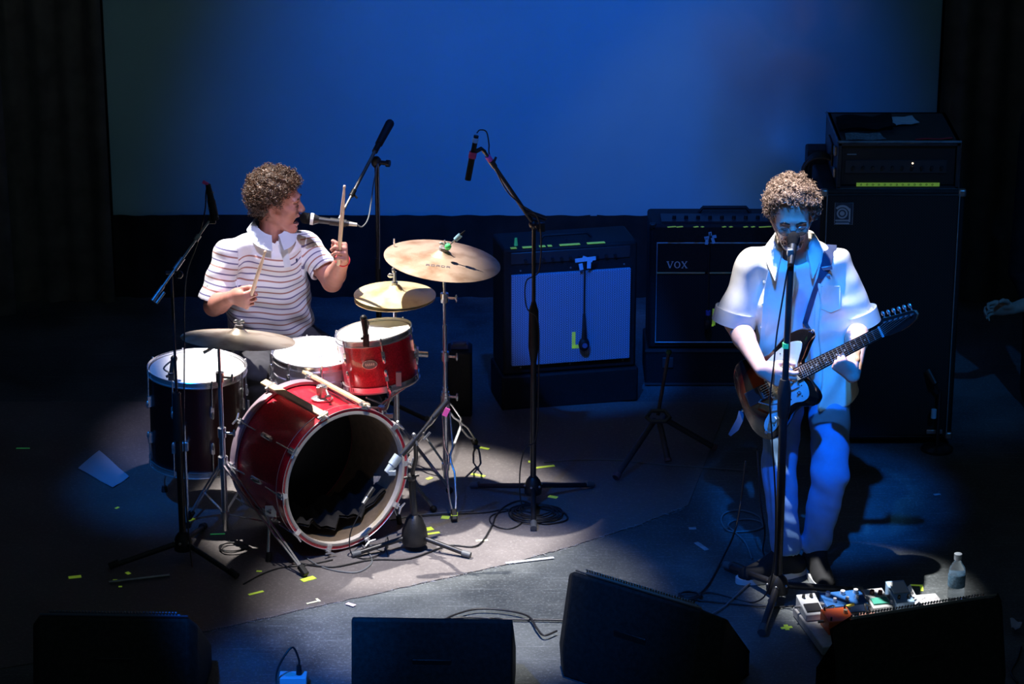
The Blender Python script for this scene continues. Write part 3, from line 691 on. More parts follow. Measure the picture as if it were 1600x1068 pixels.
cable('microphone_cable', 'thin cable looping from the middle boom microphone down the stand to its coil',
    [m1, P(750, 203, Y=bA.y - .16), P(760, 206, Y=bA.y - .15), P(764, 225, Y=bA.y - .15), P(766, 245, Y=bA.y - .14), P(790, 295, Y=bA.y - .11), P(812, 318, Y=bA.y - .07), P(842, 345, Y=bA.y - .035),
     P(843, 420, Y=bA.y - .02), P(822, 440, Y=bA.y - .03), P(823, 480, Y=bA.y - .03), P(840, 500, Y=bA.y - .03), P(842, 560, Y=bA.y - .03), P(838, 680, Y=bA.y - .03), P(820, 700, Y=bA.y - .05), P(812, 745, Y=bA.y - .05), P(818, 795, z=.012), P(850, 806, z=.012)], .0028)

# B: drummer's vocal mic on a boom from behind
yB = 11.95; pvB = P(588, 253, Y=yB); bB = V((pvB.x, yB, .0045))
st = thing('microphone_stand', 'black boom stand behind the drummer, arm slanting down to his mouth', 'microphone stand', bB)
tripod(st, bB, .085, .28, (90, -30, 210), tip=rubt)
MB().cyl((bB.x, bB.y, .1), (bB.x, bB.y, .75), .0125).cyl((bB.x, bB.y, .74), (bB.x, bB.y, pvB.z), .0085).build('pole', blackm, st)
topB = P(609, 193, Y=12.02); lowB = P(529, 343, Y=11.52)
MB().sph(pvB, (.024, .024, .028)).cyl(pvB, pvB + V((.05, -.02, .0)), .010).cyl(pvB + V((.045, -.02, 0)), pvB + V((.06, -.025, 0)), .016).build('boom_joint', blackm, st)
MB().cyl(topB.lerp(lowB, .12), topB.lerp(lowB, .75), .0075).build('boom', steel, st)
MB().cyl(topB, topB.lerp(lowB, .22), .020, .017).sph(topB, .020).build('counterweight', blackr, st)
MB().cyl(topB.lerp(lowB, .2), topB.lerp(lowB, .30), .013).build('grip', blackr, st)
MB().cyl(topB.lerp(lowB, .70), topB.lerp(lowB, .76), .011).cyl(topB.lerp(lowB, .73), topB.lerp(lowB, .73) + V((.02, -.01, -.02)), .005).build('boom_clamp', blackm, st)
MB().cyl(topB.lerp(lowB, .75), lowB, .0055).build('boom_end', chrome, st)
v0, v1 = P(473, 340, Y=11.42), P(558, 351, Y=11.42)
mc = thing('microphone', 'vocal microphone with dark grille and white ring at the drummer\'s mouth', 'microphone', v0)
MB().cyl(v0 - (v1 - v0).normalized() * .006, v0.lerp(v1, .12), .020, .025).sph(v0.lerp(v1, .03), (.02, .025, .025)).build('grille', mat('mic_mesh', (.006, .006, .007), .7, .0, spec=.12, bump=.8, bscale=900), mc)
MB().cyl(v0.lerp(v1, .14), v0.lerp(v1, .20), .0255).build('white_ring', mat('white_band', (.8, .8, .78), .4), mc)
MB().cyl(v0.lerp(v1, .2), v0.lerp(v1, .30), .024, .015).cyl(v0.lerp(v1, .3), v0.lerp(v1, .85), .014, .012).build('body', blackm, mc)
MB().cyl(v0.lerp(v1, .84), v1, .0105, .008).build('plug', mat('silver_plug', (.6, .6, .55), .4, .8), mc)
MB().cyl(v0.lerp(v1, .5), v0.lerp(v1, .8), .0165).cyl(v0.lerp(v1, .62), lowB, .007).build('mic_clip', blackp, mc)
cable('microphone_cable', 'grey cable curving up from the drummer\'s vocal microphone to the boom', [v1, P(566, 354, Y=11.44), P(575, 342, Y=11.5), P(580, 315, Y=11.65), P(584, 285, Y=11.85), pvB + V((.01, -.03, .0)), P(592, 300, Y=11.93), P(593, 360, Y=11.93), P(593, 420, Y=11.93)], .003, cableg)

# C: left overhead mic on boom
yC = 10.35; bC = V((P(284, 800, Y=yC).x, yC, .0045))
st = thing('microphone_stand', 'black boom stand at the far left in front of the floor tom', 'microphone stand', bC)
tripod(st, bC, .085, .30, (-160, -40, 80), tip=None)
pvC = P(280, 425, Y=yC)
MB().cyl((bC.x, bC.y, .1), (bC.x, bC.y, .60), .014).build('pole', blackm, st)
MB().cyl((bC.x, bC.y, .58), (bC.x, bC.y, pvC.z), .0055).build('upper_pole', blackm, st)
MB().cyl((bC.x, bC.y, .52), (bC.x, bC.y, .72), .021, .017).build('grip_clutch', blackr, st)
hiC = P(329, 342, Y=yC + .1); loC = P(238, 470, Y=yC - .12)
MB().sph(pvC + V((0, 0, -.01)), .016).cyl(pvC, pvC + V((-.05, -.02, .005)), .007).build('boom_joint', blackm, st)
MB().cyl(hiC, loC, .0052).build('boom', steel, st)
MB().cyl(loC, loC.lerp(hiC, .18), .0085).cyl(loC + V((.014, 0, -.01)), loC.lerp(hiC, .14) + V((.014, 0, -.012)), .006).cyl(loC.lerp(hiC, .38), loC.lerp(hiC, .52), .011).cyl(loC.lerp(hiC, .74), loC.lerp(hiC, .80), .011).build('boom_clamp', steel, st)
n0, n1 = P(336, 343, Y=yC + .1), P(325, 288, Y=yC + .1)
mc = thing('microphone', 'black microphone in a cradle at the far left, pink tape at its top', 'microphone', n0)
MB().cyl(n0, n0.lerp(n1, .55), .017, .016).cyl(n0.lerp(n1, .55), n1, .014, .010).build('body', blackp, mc)
MB().cyl(n1, n1 + V((-.02, 0, .012)), .007).build('tape_flag', tape_p, mc)
m = MB()
for k in (.12, .35, .6, .8): m.sph(n0.lerp(n1, k) + V((.016 - .03 * (k > .3 and k < .7), -.012, 0)), .004, 6)
m.build('bolts', steel, mc)
MB().box(n0 + V((-.012, 0, .0)), (.03, .02, .03)).build('mic_clip', blackm, mc, bevel=.003)
cable('microphone_cable', 'black cable hanging from the far left microphone', [n1, P(322, 300, Y=yC + .1), P(320, 330, Y=yC + .1), P(308, 380, Y=yC + .06), P(290, 440, Y=yC - .02), P(288, 560, Y=yC - .03), P(288, 700, Y=yC - .03), P(292, 800, Y=yC - .03), P(300, 885, z=.012)], .0028)

# D: kick drum mic on short boom
bD = P(648, 858, z=0); st = thing('microphone_stand', 'short black boom stand beside the bass drum, aimed into it', 'microphone stand', (bD.x, bD.y, .0045))
MB().lathe([(0, .03), (.05, .03), (.055, .05), (.050, .09), (.032, .14), (.018, .155), (0, .155)], (bD.x, bD.y, 0), (0, 0, 1), 24).build('hub', blackp, st)
for ax_, ay_ in ((733, 867), (552, 866), (646, 800)):
    e = P(ax_, ay_, z=.016); d = (e - V((bD.x, bD.y, .016))); d.z = 0; L = min(d.length, .30); d.normalize(); b_ = V((bD.x, bD.y, .06)); e = V((bD.x, bD.y, .017)) + d * L
    lg = MB().cyl(b_ + d * .03, e, .010).build('leg', blackm, st); MB().cyl(e - d * .03 + V((0, 0, .004)), e + d * .006, .0128).build('rubber_foot', rubt, lg)
tD = P(643, 745, Y=bD.y); MB().cyl((bD.x, bD.y, .14), tD, .014).build('pole', blackm, st)
hiD = P(700, 625, Y=bD.y - .02); loD = P(618, 722, Y=bD.y - .12); midD = hiD.lerp(loD, .62)
MB().cyl(tD, tD + V((0, 0, .01)), .02).tube([tD, tD.lerp(midD, .5) + V((.01, 0, .0)), midD], .009, 8).sph(tD, .02).cyl(tD + V((-.03, -.01, .0)), tD + V((.03, .0, .01)), .006).build('boom_joint', blackm, st)
MB().cyl(hiD, hiD.lerp(loD, .28), .011).cyl(hiD.lerp(loD, .25), hiD.lerp(loD, .8), .006).cyl(hiD.lerp(loD, .58), hiD.lerp(loD, .88), .012).build('boom', blackm, st)
q = hiD.lerp(loD, .63); MB().cyl(q + V((-.005, 0, .018)), q + V((.01, -.01, -.022)), .006).sph(q + V((-.004, 0, .02)), .009).cyl(q + V((.035, 0, 0)), q + V((.06, 0, .03)), .005).build('boom_clamp', steel, st)
q = hiD.lerp(loD, .17) + V((.028, -.01, -.002)); MB().box(q, (.02, .004, .035), Matrix.Rotation(R(25), 3, 'Y')).build('tape_flag', tape_p, st)
k0, k1 = P(623, 712, Y=bD.y - .12), P(604, 738, Y=bD.y - .15)
mc = thing('microphone', 'stubby pale blue-lit microphone pointing into the bass drum', 'microphone', k1)
pbm = mat('pale_grey_mic', (.45, .52, .55), .4, .5, noise=.2)
MB().cyl(k0, k0.lerp(k1, .55), .020, .019).build('body', pbm, mc); MB().cyl(k0.lerp(k1, .5), k1, .016, .013).box(k0.lerp(k1, .85) + V((.015, -.005, -.008)), (.03, .02, .02)).build('plug', pbm, mc, bevel=.002)
# mic lying in the drum
i0, i1 = P(583, 762, Y=fc.y + .03), P(567, 786, Y=fc.y - .02)
mc = thing('microphone', 'small dark microphone inside the bass drum with a cable hanging from it', 'microphone', i1)
MB().cyl(i0, i0.lerp(i1, .6), .011).build('body', blackm, mc); MB().cyl(i0.lerp(i1, .55), i1, .009, .007).build('plug', mat('silver_plug', (.6, .6, .55)), mc)
cable('microphone_cable', 'thin cable hanging out over the lower rim of the bass drum', [i1, P(560, 805, Y=fc.y - .04), P(549, 828, Y=fc.y - .06), P(546, 850, Y=fc.y - .07), P(552, 868, z=.01), P(575, 872, z=.01), P(598, 862, z=.012), P(606, 850, z=.02), P(605, 838, z=.05), P(602, 850, z=.03), P(606, 868, z=.01)], .0026)

# clip mics on floor tom and rack tom
def clipmic(label, rim, top, bend):
    mc = thing('clip_microphone', label, 'microphone', rim)
    MB().box(rim, (.026, .022, .05)).cyl(rim + V((0, 0, .015)), rim + V((-.02, -.015, .01)), .006).build('rim_clamp', blackm, mc, bevel=.003)
    MB().cyl(rim + V((0, 0, .015)), top, .011, .013).sph(top, .015).build('body', blackp, mc)
    MB().tube(crom([rim + V((0, 0, .02)), bend, top], 6), .004, 6).build('gooseneck', steel, mc)
clipmic('black clip microphone on the near rim of the floor tom', P(268, 590, Y=ftc.y - .15), P(272, 560, Y=ftc.y - .13), P(256, 575, Y=ftc.y - .14))
clipmic('black clip microphone on the rim of the small red tom', P(572, 531, Y=10.78), P(568, 497, Y=10.78), P(576, 505, Y=10.78))

# E: guitarist's vocal stand
bE = P(1214, 938, z=0); st = thing('microphone_stand', 'straight black stand directly in front of the guitarist', 'microphone stand', (bE.x, bE.y, .0045))
tripod(st, bE, .075, .335, (122, -105, 8), r=.014, tip=rubt, hr=.045)
eT = P(1236, 402, Y=bE.y)
MB().cyl((bE.x, bE.y, .1), (bE.x, bE.y, .80), .0165).build('pole', blackm, st)
MB().cyl((bE.x, bE.y, .78), eT, .0125).build('upper_pole', blackm, st)
zc_ = P(1222, 640, Y=bE.y).z; zt_ = P(1222, 592, Y=bE.y).z
MB().lathe([(0, zc_ - .03), (.018, zc_ - .03), (.025, zc_), (.026, zt_ - .05), (.018, zt_), (0, zt_)], (bE.x, bE.y, 0), (0, 0, 1), 20).build('grip_clutch', blackr, st)
zg = P(1228, 540, Y=bE.y).z; MB().cyl((bE.x, bE.y, zg - .008), (bE.x, bE.y, zg + .012), .0140).build('tape_band', tape_g, st)['label'] = 'green tape band'
g0 = P(1238, 392, Y=bE.y + .01); g1 = P(1240, 373, Y=bE.y + .05); gd = (g1 - g0).normalized()
mc = thing('microphone', 'black vocal microphone held at the guitarist\'s mouth by the stand', 'microphone', g0)
MB().cyl(g0 - gd * .06, g0 + gd * .03, .012, .017).build('body', blackp, mc)
MB().sph(g0 + gd * .055, .025, 16).cyl(g0 + gd * .025, g0 + gd * .05, .018, .025).build('grille', mat('mic_mesh', (.10, .11, .11)), mc)
MB().cyl(eT - V((0, 0, .01)), eT + V((0, 0, .03)), .010).box(eT + V((-.004, 0, .02)), (.022, .03, .03)).build('mic_clip', steel, mc, bevel=.003)
cable('microphone_cable', 'black cable hanging beside the pole of the guitarist\'s microphone stand', [g0 - gd * .06, P(1231, 420, Y=bE.y - .01), P(1224, 460, Y=bE.y - .01), P(1214, 520, Y=bE.y - .01), P(1209, 570, Y=bE.y - .02), P(1203, 625, Y=bE.y - .02), P(1206, 680, Y=bE.y - .02), P(1212, 800, Y=bE.y - .03), P(1206, 900, Y=bE.y - .04), P(1180, 940, z=.008), P(1110, 925, z=.008), P(1080, 935, z=.008)], .0032)
# ------------------------------------------------------------------ amplifiers
def letters(word, o, ex, ez, nrm, h, material, parent, name='lettering'):
    """serif capitals drawn as slabs: word of V, O, X"""
    m = MB(); cx = 0; t_ = h * .17
    def bar(a, b, wd):
        pa = o + ex * a[0] + ez * a[1]; pb = o + ex * b[0] + ez * b[1]; m.ribbon([pa, pb], nrm, wd, .0025)
    for ch in word:
        if ch == 'V':
            bar((cx + h * .10, h), (cx + h * .46, 0), t_); bar((cx + h * .84, h), (cx + h * .48, 0), t_ * .6)
            bar((cx - h * .06, h), (cx + h * .30, h), t_ * .4); bar((cx + h * .68, h), (cx + h * 1.0, h), t_ * .4); cx += h * 1.08
        if ch == 'O':
            n = 28; vs = []
            for k in range(n):
                a = 2 * PI * k / n; c_, s_ = math.cos(a), math.sin(a)
                for rx, rz in ((h * .46, h * .52), (h * .29, h * .43)):
                    q = o + ex * (cx + h * .46 + rx * c_) + ez * (h * .5 + rz * s_); vs += [q, q + nrm * .0025]
            fs = []
            for k in range(n):
                a, b = 4 * k, 4 * ((k + 1) % n); fs += [(a, b, b + 1, a + 1), (a + 2, a + 3, b + 3, b + 2), (a + 1, b + 1, b + 3, a + 3), (a, a + 2, b + 2, b)]
            m.add(vs, fs); cx += h * 1.08
        if ch == 'X':
            bar((cx + h * .10, h), (cx + h * .76, 0), t_); bar((cx + h * .74, h), (cx + h * .12, 0), t_ * .6)
            for a, b in (((cx - .02 * h, h), (cx + .26 * h, h)), ((cx + .60 * h, h), (cx + .88 * h, h)), ((cx, 0), (cx + .28 * h, 0)), ((cx + .6 * h, 0), (cx + .92 * h, 0))): bar(a, b, t_ * .4)
    return m.build(name, material, parent, smooth=0)

# combo amplifier with silver grille, turned to the left, on a low case
gl0, gl1 = P(799, 430, Y=12.0), P(985, 418, Y=12.11)
gb0 = P(799, 571, Y=12.0)
ex = (gl1 - gl0); ex.z = 0; gw = ex.length; ex.normalize(); ny = V((ex.y, -ex.x, 0)); ez = V((0, 0, 1))
gz1 = gl0.z; gz0 = gb0.z; o0 = V((gl0.x, gl0.y, 0))
M = Matrix((ex, -ny, ez)).transposed()
W = gw + .07; z0 = gz0 - .05; z1 = gz1 + .12
cen = o0 + ex * gw / 2
t = thing('guitar_amplifier', 'combo amplifier with a bright silver-blue grille', 'amplifier', (cen.x, cen.y, z0))
MB().box(cen - ny * .135 + V((0, 0, (z0 + z1) / 2)), (W, .25, z1 - z0), M).build('cabinet', tolex, t, bevel=.012)
MB().box(cen + ny * .002 + V((0, 0, (gz0 + gz1) / 2)), (gw, .022, gz1 - gz0), M).build('grille', grille_silver, t, bevel=.003)
m = MB()
for u in (.08, .5, .95):
    for z in (gz0 - .014, gz1 + .016): m.sph(o0 + ex * gw * u - ny * .008 + V((0, 0, z)), .0045, 6)
m.build('screws', steel, t)
pn = MB().box(cen - ny * .02 + V((0, 0, gz1 + .075)), (gw, .03, .055), M).build('control_panel', mat('dark_panel', (.03, .03, .035), .4), t, bevel=.003)
m = MB()
for k in range(11): q = o0 + ex * (gw * (.12 + .075 * k)) - ny * .003 + V((0, 0, gz1 + .065)); m.cyl(q, q + ny * .012, .008, .007, 10)
m.build('knobs', blackp, pn)
m = MB(); seg = [(.0, .05), (.10, .20), (.24, .29), (.31, .345), (.41, .58), (.64, .79)]
for a, b in seg: m.ribbon([o0 + ex * gw * a - ny * .02 + V((0, 0, z1 + .001)), o0 + ex * gw * b - ny * .02 + V((0, 0, z1 + .001))], V((0, 0, 1)), .022, .002)
m.build('tape_strips', tape_y, t)
MB().tube([cen - ex * .12 - ny * .12 + V((0, 0, z1)), cen - ex * .10 - ny * .12 + V((0, 0, z1 + .02)), cen + ex * .10 - ny * .12 + V((0, 0, z1 + .02)), cen + ex * .12 - ny * .12 + V((0, 0, z1))], .008).build('handle', blackr, t)
q = o0 + ex * gw * .06 - ny * .06 + V((0, 0, z1)); MB().cyl(q, q + V((0, 0, .035)), .009, .006).build('pilot_jewel', tape_g, t)
MB().box(cen + V((-ny.x * .13, -ny.y * .13, z0 / 2)), (W + .02, .27, z0 - .001), M).build('flight_case', tolex, base=(cen.x, cen.y, 0), bevel=.01)
tag(bpy.data.objects['flight_case'], 'low black case under the silver-grille amplifier', 'case')
# yellow L of tape on the grille
gp = lambda u, v, off=.0135: o0 + ex * gw * u + ny * off + V((0, 0, gz1 - (gz1 - gz0) * v))
m = MB(); m.ribbon([gp(.52, .66), gp(.52, .84)], ny, .017, .0012); m.ribbon([gp(.505, .825), gp(.63, .825)], ny, .017, .0012)
o = m.build('tape_mark', tape_y, base=gp(.52, .84)); tag(o, 'yellow L-shaped tape on the silver amplifier grille', 'tape')
# hanging microphone in front of the grille
hm0, hm1, ht = gp(.595, .78, .045), gp(.60, .45, .03), gp(.60, -.08, .03)
mc = thing('microphone', 'flat-sided dark microphone hanging by its cable over the silver grille', 'microphone', hm0)
MB().sph(hm0, (.026, .017, .034), 14, M).cyl(hm0 + V((0, 0, .025)), hm0 + V((0, 0, .075)), .013, .009).build('body', blackp, mc)
MB().lathe([(0, .0), (.012, .0), (.012, .003), (0, .003)], hm0 + ny * .0165, ny, 18).build('emblem', mat('blue_emblem', (.10, .14, .3), .4), mc)
MB().cyl(hm0 + V((0, 0, .072)), hm1, .010, .006).build('plug', blackm, mc)
cable('microphone_cable', 'black cable holding the hanging microphone over the silver grille', [hm1 - V((0, 0, .01)), hm1.lerp(ht, .5), ht, ht + V((0, -.005, .03)) - ny * .03, cen - ny * .1 + V((0, 0, z1 + .003))], .004)
tq = ht + V((0, 0, .012)); pbt = tape_b; m = MB()
for a, b, wd in (((-.045, .015), (.05, .022), .018), ((-.02, .0), (-.015, -.03), .018), ((.02, .02), (.018, -.025), .018), ((-.01, .03), (.035, .01), .014)):
    m.ribbon([tq + ex * a[0] + ny * .004 + ez * a[1], tq + ex * b[0] + ny * .006 + ez * b[1]], ny, wd, .002)
o = m.build('tape_bow', tape_b, base=tq); tag(o, 'pale blue tape holding the cable above the silver grille', 'tape')

# valve combo with the maker's name
Yv = 12.3
a0, a1 = P(1027, 380, Y=Yv), P(1027, 535, Y=Yv); vx1 = a0.x + .64; zt, zbm = a0.z, a1.z
zg = P(1027, 427, Y=Yv).z; ztop = zt + .085
t = thing('guitar_amplifier', 'black combo amplifier with white piping and serif maker\'s name', 'amplifier', ((a0.x + vx1) / 2, Yv + .13, zbm - .035))
xc = (a0.x + vx1) / 2; wv = vx1 - a0.x
MB().box((xc, Yv + .145, (zbm - .035 + ztop) / 2), (wv + .07, .26, ztop - zbm + .035), None).build('cabinet', tolex, t, bevel=.014)
MB().box((xc, Yv + .012, (zt + zg) / 2 + .002), (wv - .012, .012, zt - zg - .012)).build('upper_panel', tolex, t)
MB().box((xc, Yv + .012, (zbm + zg) / 2 - .002), (wv - .012, .012, zg - zbm - .012)).build('grille', grille_dark, t)
r_ = .0035; yv = Yv + .006
MB().tube([(a0.x, yv, zt), (a0.x, yv, zbm), (vx1, yv, zbm), (vx1, yv, zt)], r_, 6, closed=True).build('piping', whitep, t)
m = MB()
m.tube([(a0.x, yv, zg), (a0.x + .222, yv, zg)], .0045, 6).tube([(a0.x + .236, yv, zg), (vx1, yv, zg)], .0045, 6); m.build('gold_piping', goldp, t)
lo = P(1042, 419, Y=Yv); letters('VOX', V((lo.x, Yv + .0055, lo.z)), V((1, 0, 0)), V((0, 0, 1)), V((0, -1, 0)), .031, mat('silver_letters', (.9, .85, .8), .5, .1), t)
cpn = MB().box((xc, Yv + .10, ztop + .004), (wv - .04, .12, .008)).build('control_panel', mat('dark_panel', (.03, .03, .035)), t)
m = MB()
for k in range(9): m.cyl((a0.x + .08 + .055 * k, Yv + .08, ztop + .006), (a0.x + .08 + .055 * k, Yv + .08, ztop + .024), .010, .008, 10)
m.build('knobs', blackp, cpn)
m = MB()
for a, b in ((1043, 1056), (1057, 1067), (1084, 1091), (1096, 1099), (1129, 1134), (1140, 1144), (1162, 1168), (1174, 1179), (1186, 1205)):
    q = P(a, 355, z=ztop + .01); q2 = P(b, 354, z=ztop + .01); m.ribbon([q, q2], V((0, 0, 1)), .012, .002)
m.build('tape_strips', tape_y, t)
MB().tube([(xc - .12, Yv + .2, ztop), (xc - .10, Yv + .2, ztop + .025), (xc + .1, Yv + .2, ztop + .025), (xc + .12, Yv + .2, ztop)], .009).build('handle', blackr, t)
for sx in (a0.x - .02, vx1 + .02):
    MB().box((sx, Yv + .03, ztop - .012), (.03, .03, .03)).build('corner_protector', blackp, t, bevel=.006)
m = MB(); tq = P(1109, 372, Y=Yv - .001)
for a, b in (((-.025, 0), (.03, .01)), ((-.012, 0), (-.015, -.03)), ((.012, 0), (.02, -.025)), ((0, .03), (.005, 0))): m.ribbon([tq + V((a[0], 0, a[1])), tq + V((b[0], 0, b[1]))], V((0, -1, 0)), .014, .002)
o = m.build('tape_bow', tape_b, base=tq); tag(o, 'pale blue tape on the top edge of the white-piped amplifier', 'tape')
# its mic and tape
q0 = P(1106, 506, Y=Yv - .03); mc = thing('microphone', 'small dark microphone hanging before the white-piped amplifier', 'microphone', q0)
MB().sph(q0, (.018, .014, .03), 12).cyl(q0 + V((0, 0, .02)), q0 + V((0, 0, .06)), .010, .008).build('body', blackp, mc)
MB().cyl(q0 + V((0, 0, .045)), q0 + V((0, 0, .065)), .0115).build('tape_band', mat('blue_tape', (.06, .1, .45), .6), mc)
cable('microphone_cable', 'black cable hanging down the front of the white-piped amplifier', [q0 + V((0, 0, .06)), P(1107, 440, Y=Yv - .02), P(1109, 372, Y=Yv - .012), P(1112, 358, Y=Yv + .03)], .003)
m = MB(); ta, tb, tc_ = P(1116, 482, Y=Yv + .0055), P(1115, 508, Y=Yv + .0055), P(1106, 508, Y=Yv + .0055)
m.ribbon([ta, tb], V((0, -1, 0)), .015, .0012); m.ribbon([tb, tc_], V((0, -1, 0)), .010, .0012)
o = m.build('tape_mark', tape_y, base=tb); tag(o, 'yellow tape corner on the dark grille of the white-piped amplifier', 'tape')
m = MB().box((xc, Yv + .16, (zbm - .036) / 2 + .001), (wv + .09, .30, zbm - .038))
o = m.build('flight_case', tolex, base=(xc, Yv, 0), bevel=.008); tag(o, 'black metal-edged case under the white-piped amplifier', 'case')
for z in (zbm - .045, .012):
    MB().box((xc, Yv + .008, z), (wv + .094, .006, .009)).build('metal_edge', mat('dark_steel', (.10, .11, .12), .4, .7), o)
MB().box((xc - wv / 2 + .06, Yv + .004, .12), (.05, .008, .05)).build('latch', mat('dark_steel', (.1, .11, .12)), o, bevel=.002)

# tripod guitar stand in front of it
hb = P(1028, 648, Y=11.45)
t = thing('guitar_stand', 'folding black tripod stand in front of the white-piped amplifier', 'stand', (hb.x, hb.y, .002))
gsm = mat('blue_black_paint', (.05, .05, .07), .4, noise=.2)
MB().tube([hb + V((-.05, -.03, 0)), hb + V((-.03, 0, .02)), hb + V((.03, 0, .02)), hb + V((.05, -.03, 0)), hb + V((.03, -.05, -.01)), hb + V((-.03, -.05, -.01))], .010, 8, closed=True).build('yoke', mat('dark_steel', (.1, .11, .12)), t)
for px, py in ((962, 746), (1118, 700), (1044, 720)):
    e = P(px, py, z=.02); lg = MB().cyl(hb + (e - hb).normalized() * .03, e, .013, .013).build('leg', gsm, t)
    MB().cyl(e + (hb - e) * .06, e, .0165).build('rubber_foot', mat('pinkish_rubber', (.16, .09, .12), .5), lg)
pt = P(1045, 550, Y=11.5); MB().cyl(hb, pt, .008).build('pole', gsm, t); MB().sph(pt, .014).build('top_knob', mat('dark_green', (.02, .10, .05), .5), t)

# big bass cabinet
Yc = 11.55; c0 = P(1293, 305, Y=Yc); c1 = P(1500, 305, Y=Yc); cb = P(1478, 682, Y=Yc).z; ct = c0.z
xc = (c0.x + c1.x) / 2; wv = c1.x - c0.x
t = thing('bass_cabinet', 'tall black bass speaker cabinet with thin piping and square badge', 'speaker cabinet', (xc, Yc + .2, .0))
MB().box((xc, Yc + .215, (ct + .02 + .03) / 2 + .0), (wv + .05, .40, ct + .02 - .03)).build('cabinet', tolex, t, bevel=.012)
MB().box((xc, Yc + .012, (ct + cb) / 2), (wv - .012, .012, ct - cb - .012)).build('grille', grille_dark, t)
MB().tube([(c0.x, Yc + .006, ct), (c0.x, Yc + .006, cb), (c1.x, Yc + .006, cb), (c1.x, Yc + .006, ct)], .0030, 6, closed=True).build('piping', mat('dim_piping', (.20, .24, .27), .5, noise=.2), t)
for sx in (-1, 1):
    for z in (.05, ct + .005):
        MB().box((xc + sx * (wv / 2 + .012), Yc + .022, z), (.035, .03, .035)).build('corner_protector', steel, t, bevel=.008)
    for yy in (.08, .35): MB().cyl((xc + sx * (wv / 2 - .04) - .012, Yc + yy, .022), (xc + sx * (wv / 2 - .04) + .012, Yc + yy, .022), .022).build('castor', blackr, t)
bm_ = mat('badge_silver_blue', (.55, .60, .66), .4, .4); bo = P(1306, 350, Y=Yc); k = .081 / 28
bx0, bz1 = P(1305, 317, Y=Yc).x, P(1305, 317, Y=Yc).z; bw_, bh = .078, .098
y_ = Yc + .004
bd_ = MB().box((bx0 + bw_ / 2, y_, bz1 - bh / 2), (bw_, .004, bh)).build('badge', mat('badge_dark', (.03, .05, .08), .4), t)
m = MB(); fr_ = [(bx0, y_ - .002, bz1), (bx0 + bw_, y_ - .002, bz1), (bx0 + bw_, y_ - .002, bz1 - bh), (bx0, y_ - .002, bz1 - bh)]
m.tube(fr_, .0012, 4, closed=True)
ccx, ccz = bx0 + .032, bz1 - .047
def annulus(m, r0, r1, a0, a1, n=30):
    vs = []; 
    for i in range(n + 1):
        a = a0 + (a1 - a0) * i / n
        for r in (r0, r1): vs += [(ccx + r * math.cos(a), y_ - .0022, ccz + r * math.sin(a)), (ccx + r * math.cos(a), y_ - .0042, ccz + r * math.sin(a))]
    fs = []
    for i in range(n): a, b = 4 * i, 4 * i + 4; fs += [(a, a + 1, b + 1, b), (a + 2, b + 2, b + 3, a + 3), (a + 1, a + 3, b + 3, b + 1), (a, b, b + 2, a + 2)]
    m.add(vs, fs)
annulus(m, .0005, .0105, 0, 2 * PI); annulus(m, .0165, .0235, 0, 2 * PI); annulus(m, .028, .0375, R(20), R(140))
m.box((bx0 + .064, y_ - .003, bz1 - .055), (.006, .002, .06)); m.box((bx0 + .034, y_ - .003, bz1 - .0785), (.060, .002, .006)); m.box((bx0 + .034, y_ - .003, bz1 - .0925), (.060, .002, .006))
m.build('badge_emblem', bm_, bd_)
m = MB()
for k in range(9): m.box((bx0 + .010 + .006 * k, y_ - .003, bz1 - .0855), (.004, .002, .005))
m.build('badge_lettering', mat('badge_mid', (.12, .2, .32), .4), bd_)
lq = P(1460, 674, Y=Yc - .002); MB().box(lq, (.07, .012, .02)).build('handle_plate', steel, t, bevel=.003)
# rack case on top
Yr = Yc + .03; r0 = P(1310, 222, Y=Yr); r1 = P(1500, 298, Y=Yr); z1 = r0.z; z0 = ct + .0105
xr0, xr1 = r0.x, P(1500, 260, Y=Yr).x; xc = (xr0 + xr1) / 2; wv = xr1 - xr0
t = thing('rack_case', 'black flight-cased amplifier head on top of the tall bass cabinet', 'amplifier', (xc, Yr + .22, z0))
z0 += .001; dkm = mat('case_laminate', (.022, .024, .028), .45, noise=.3, nscale=30)
m = MB().box((xc, Yr + .24, z0 + .008), (wv, .48, .016)).box((xc, Yr + .24, z1 - .008), (wv, .48, .016)).box((xr0 + .008, Yr + .24, (z0 + z1) / 2), (.016, .48, z1 - z0)).box((xr1 - .008, Yr + .24, (z0 + z1) / 2), (.016, .48, z1 - z0)).box((xc, Yr + .47, (z0 + z1) / 2), (wv, .016, z1 - z0))
m.build('case_body', dkm, t)
alm = mat('dull_aluminium_edge', (.16, .19, .22), .45, .6, noise=.3)
MB().tube([(xr0, Yr, z0 + .003), (xr1, Yr, z0 + .003), (xr1, Yr, z1), (xr0, Yr, z1)], .007, 4, closed=True).build('metal_edge', alm, t)
MB().tube([(xr0, Yr, z1), (xr0, Yr + .48, z1)], .006, 4).build('metal_edge', alm, t)
hd = MB().box((xc, Yr + .24, (z0 + z1) / 2), (wv - .036, .44, z1 - z0 - .04)).build('amplifier_head', mat('head_face', (.012, .013, .015), .4), t, bevel=.003)
m = MB().box((xc - .01, Yr + .016, (z0 + z1) / 2 - .005), (wv - .09, .006, .055)); m.build('front_panel', mat('dark_panel', (.03, .03, .035)), hd)
m = MB()
for k in range(10): q = V((xr0 + .07 + .042 * k, Yr + .013, (z0 + z1) / 2 - .008)); m.cyl(q, q - V((0, .012, 0)), .008, .007, 10)
m.build('knobs', blackp, hd)
q = P(1426, 255, Y=Yr + .012); MB().sph(q, .0038, 8).build('power_light', mat('lit_lamp', (.9, .8, .6), .4, emit=(1, .8, .5), estr=3), hd)
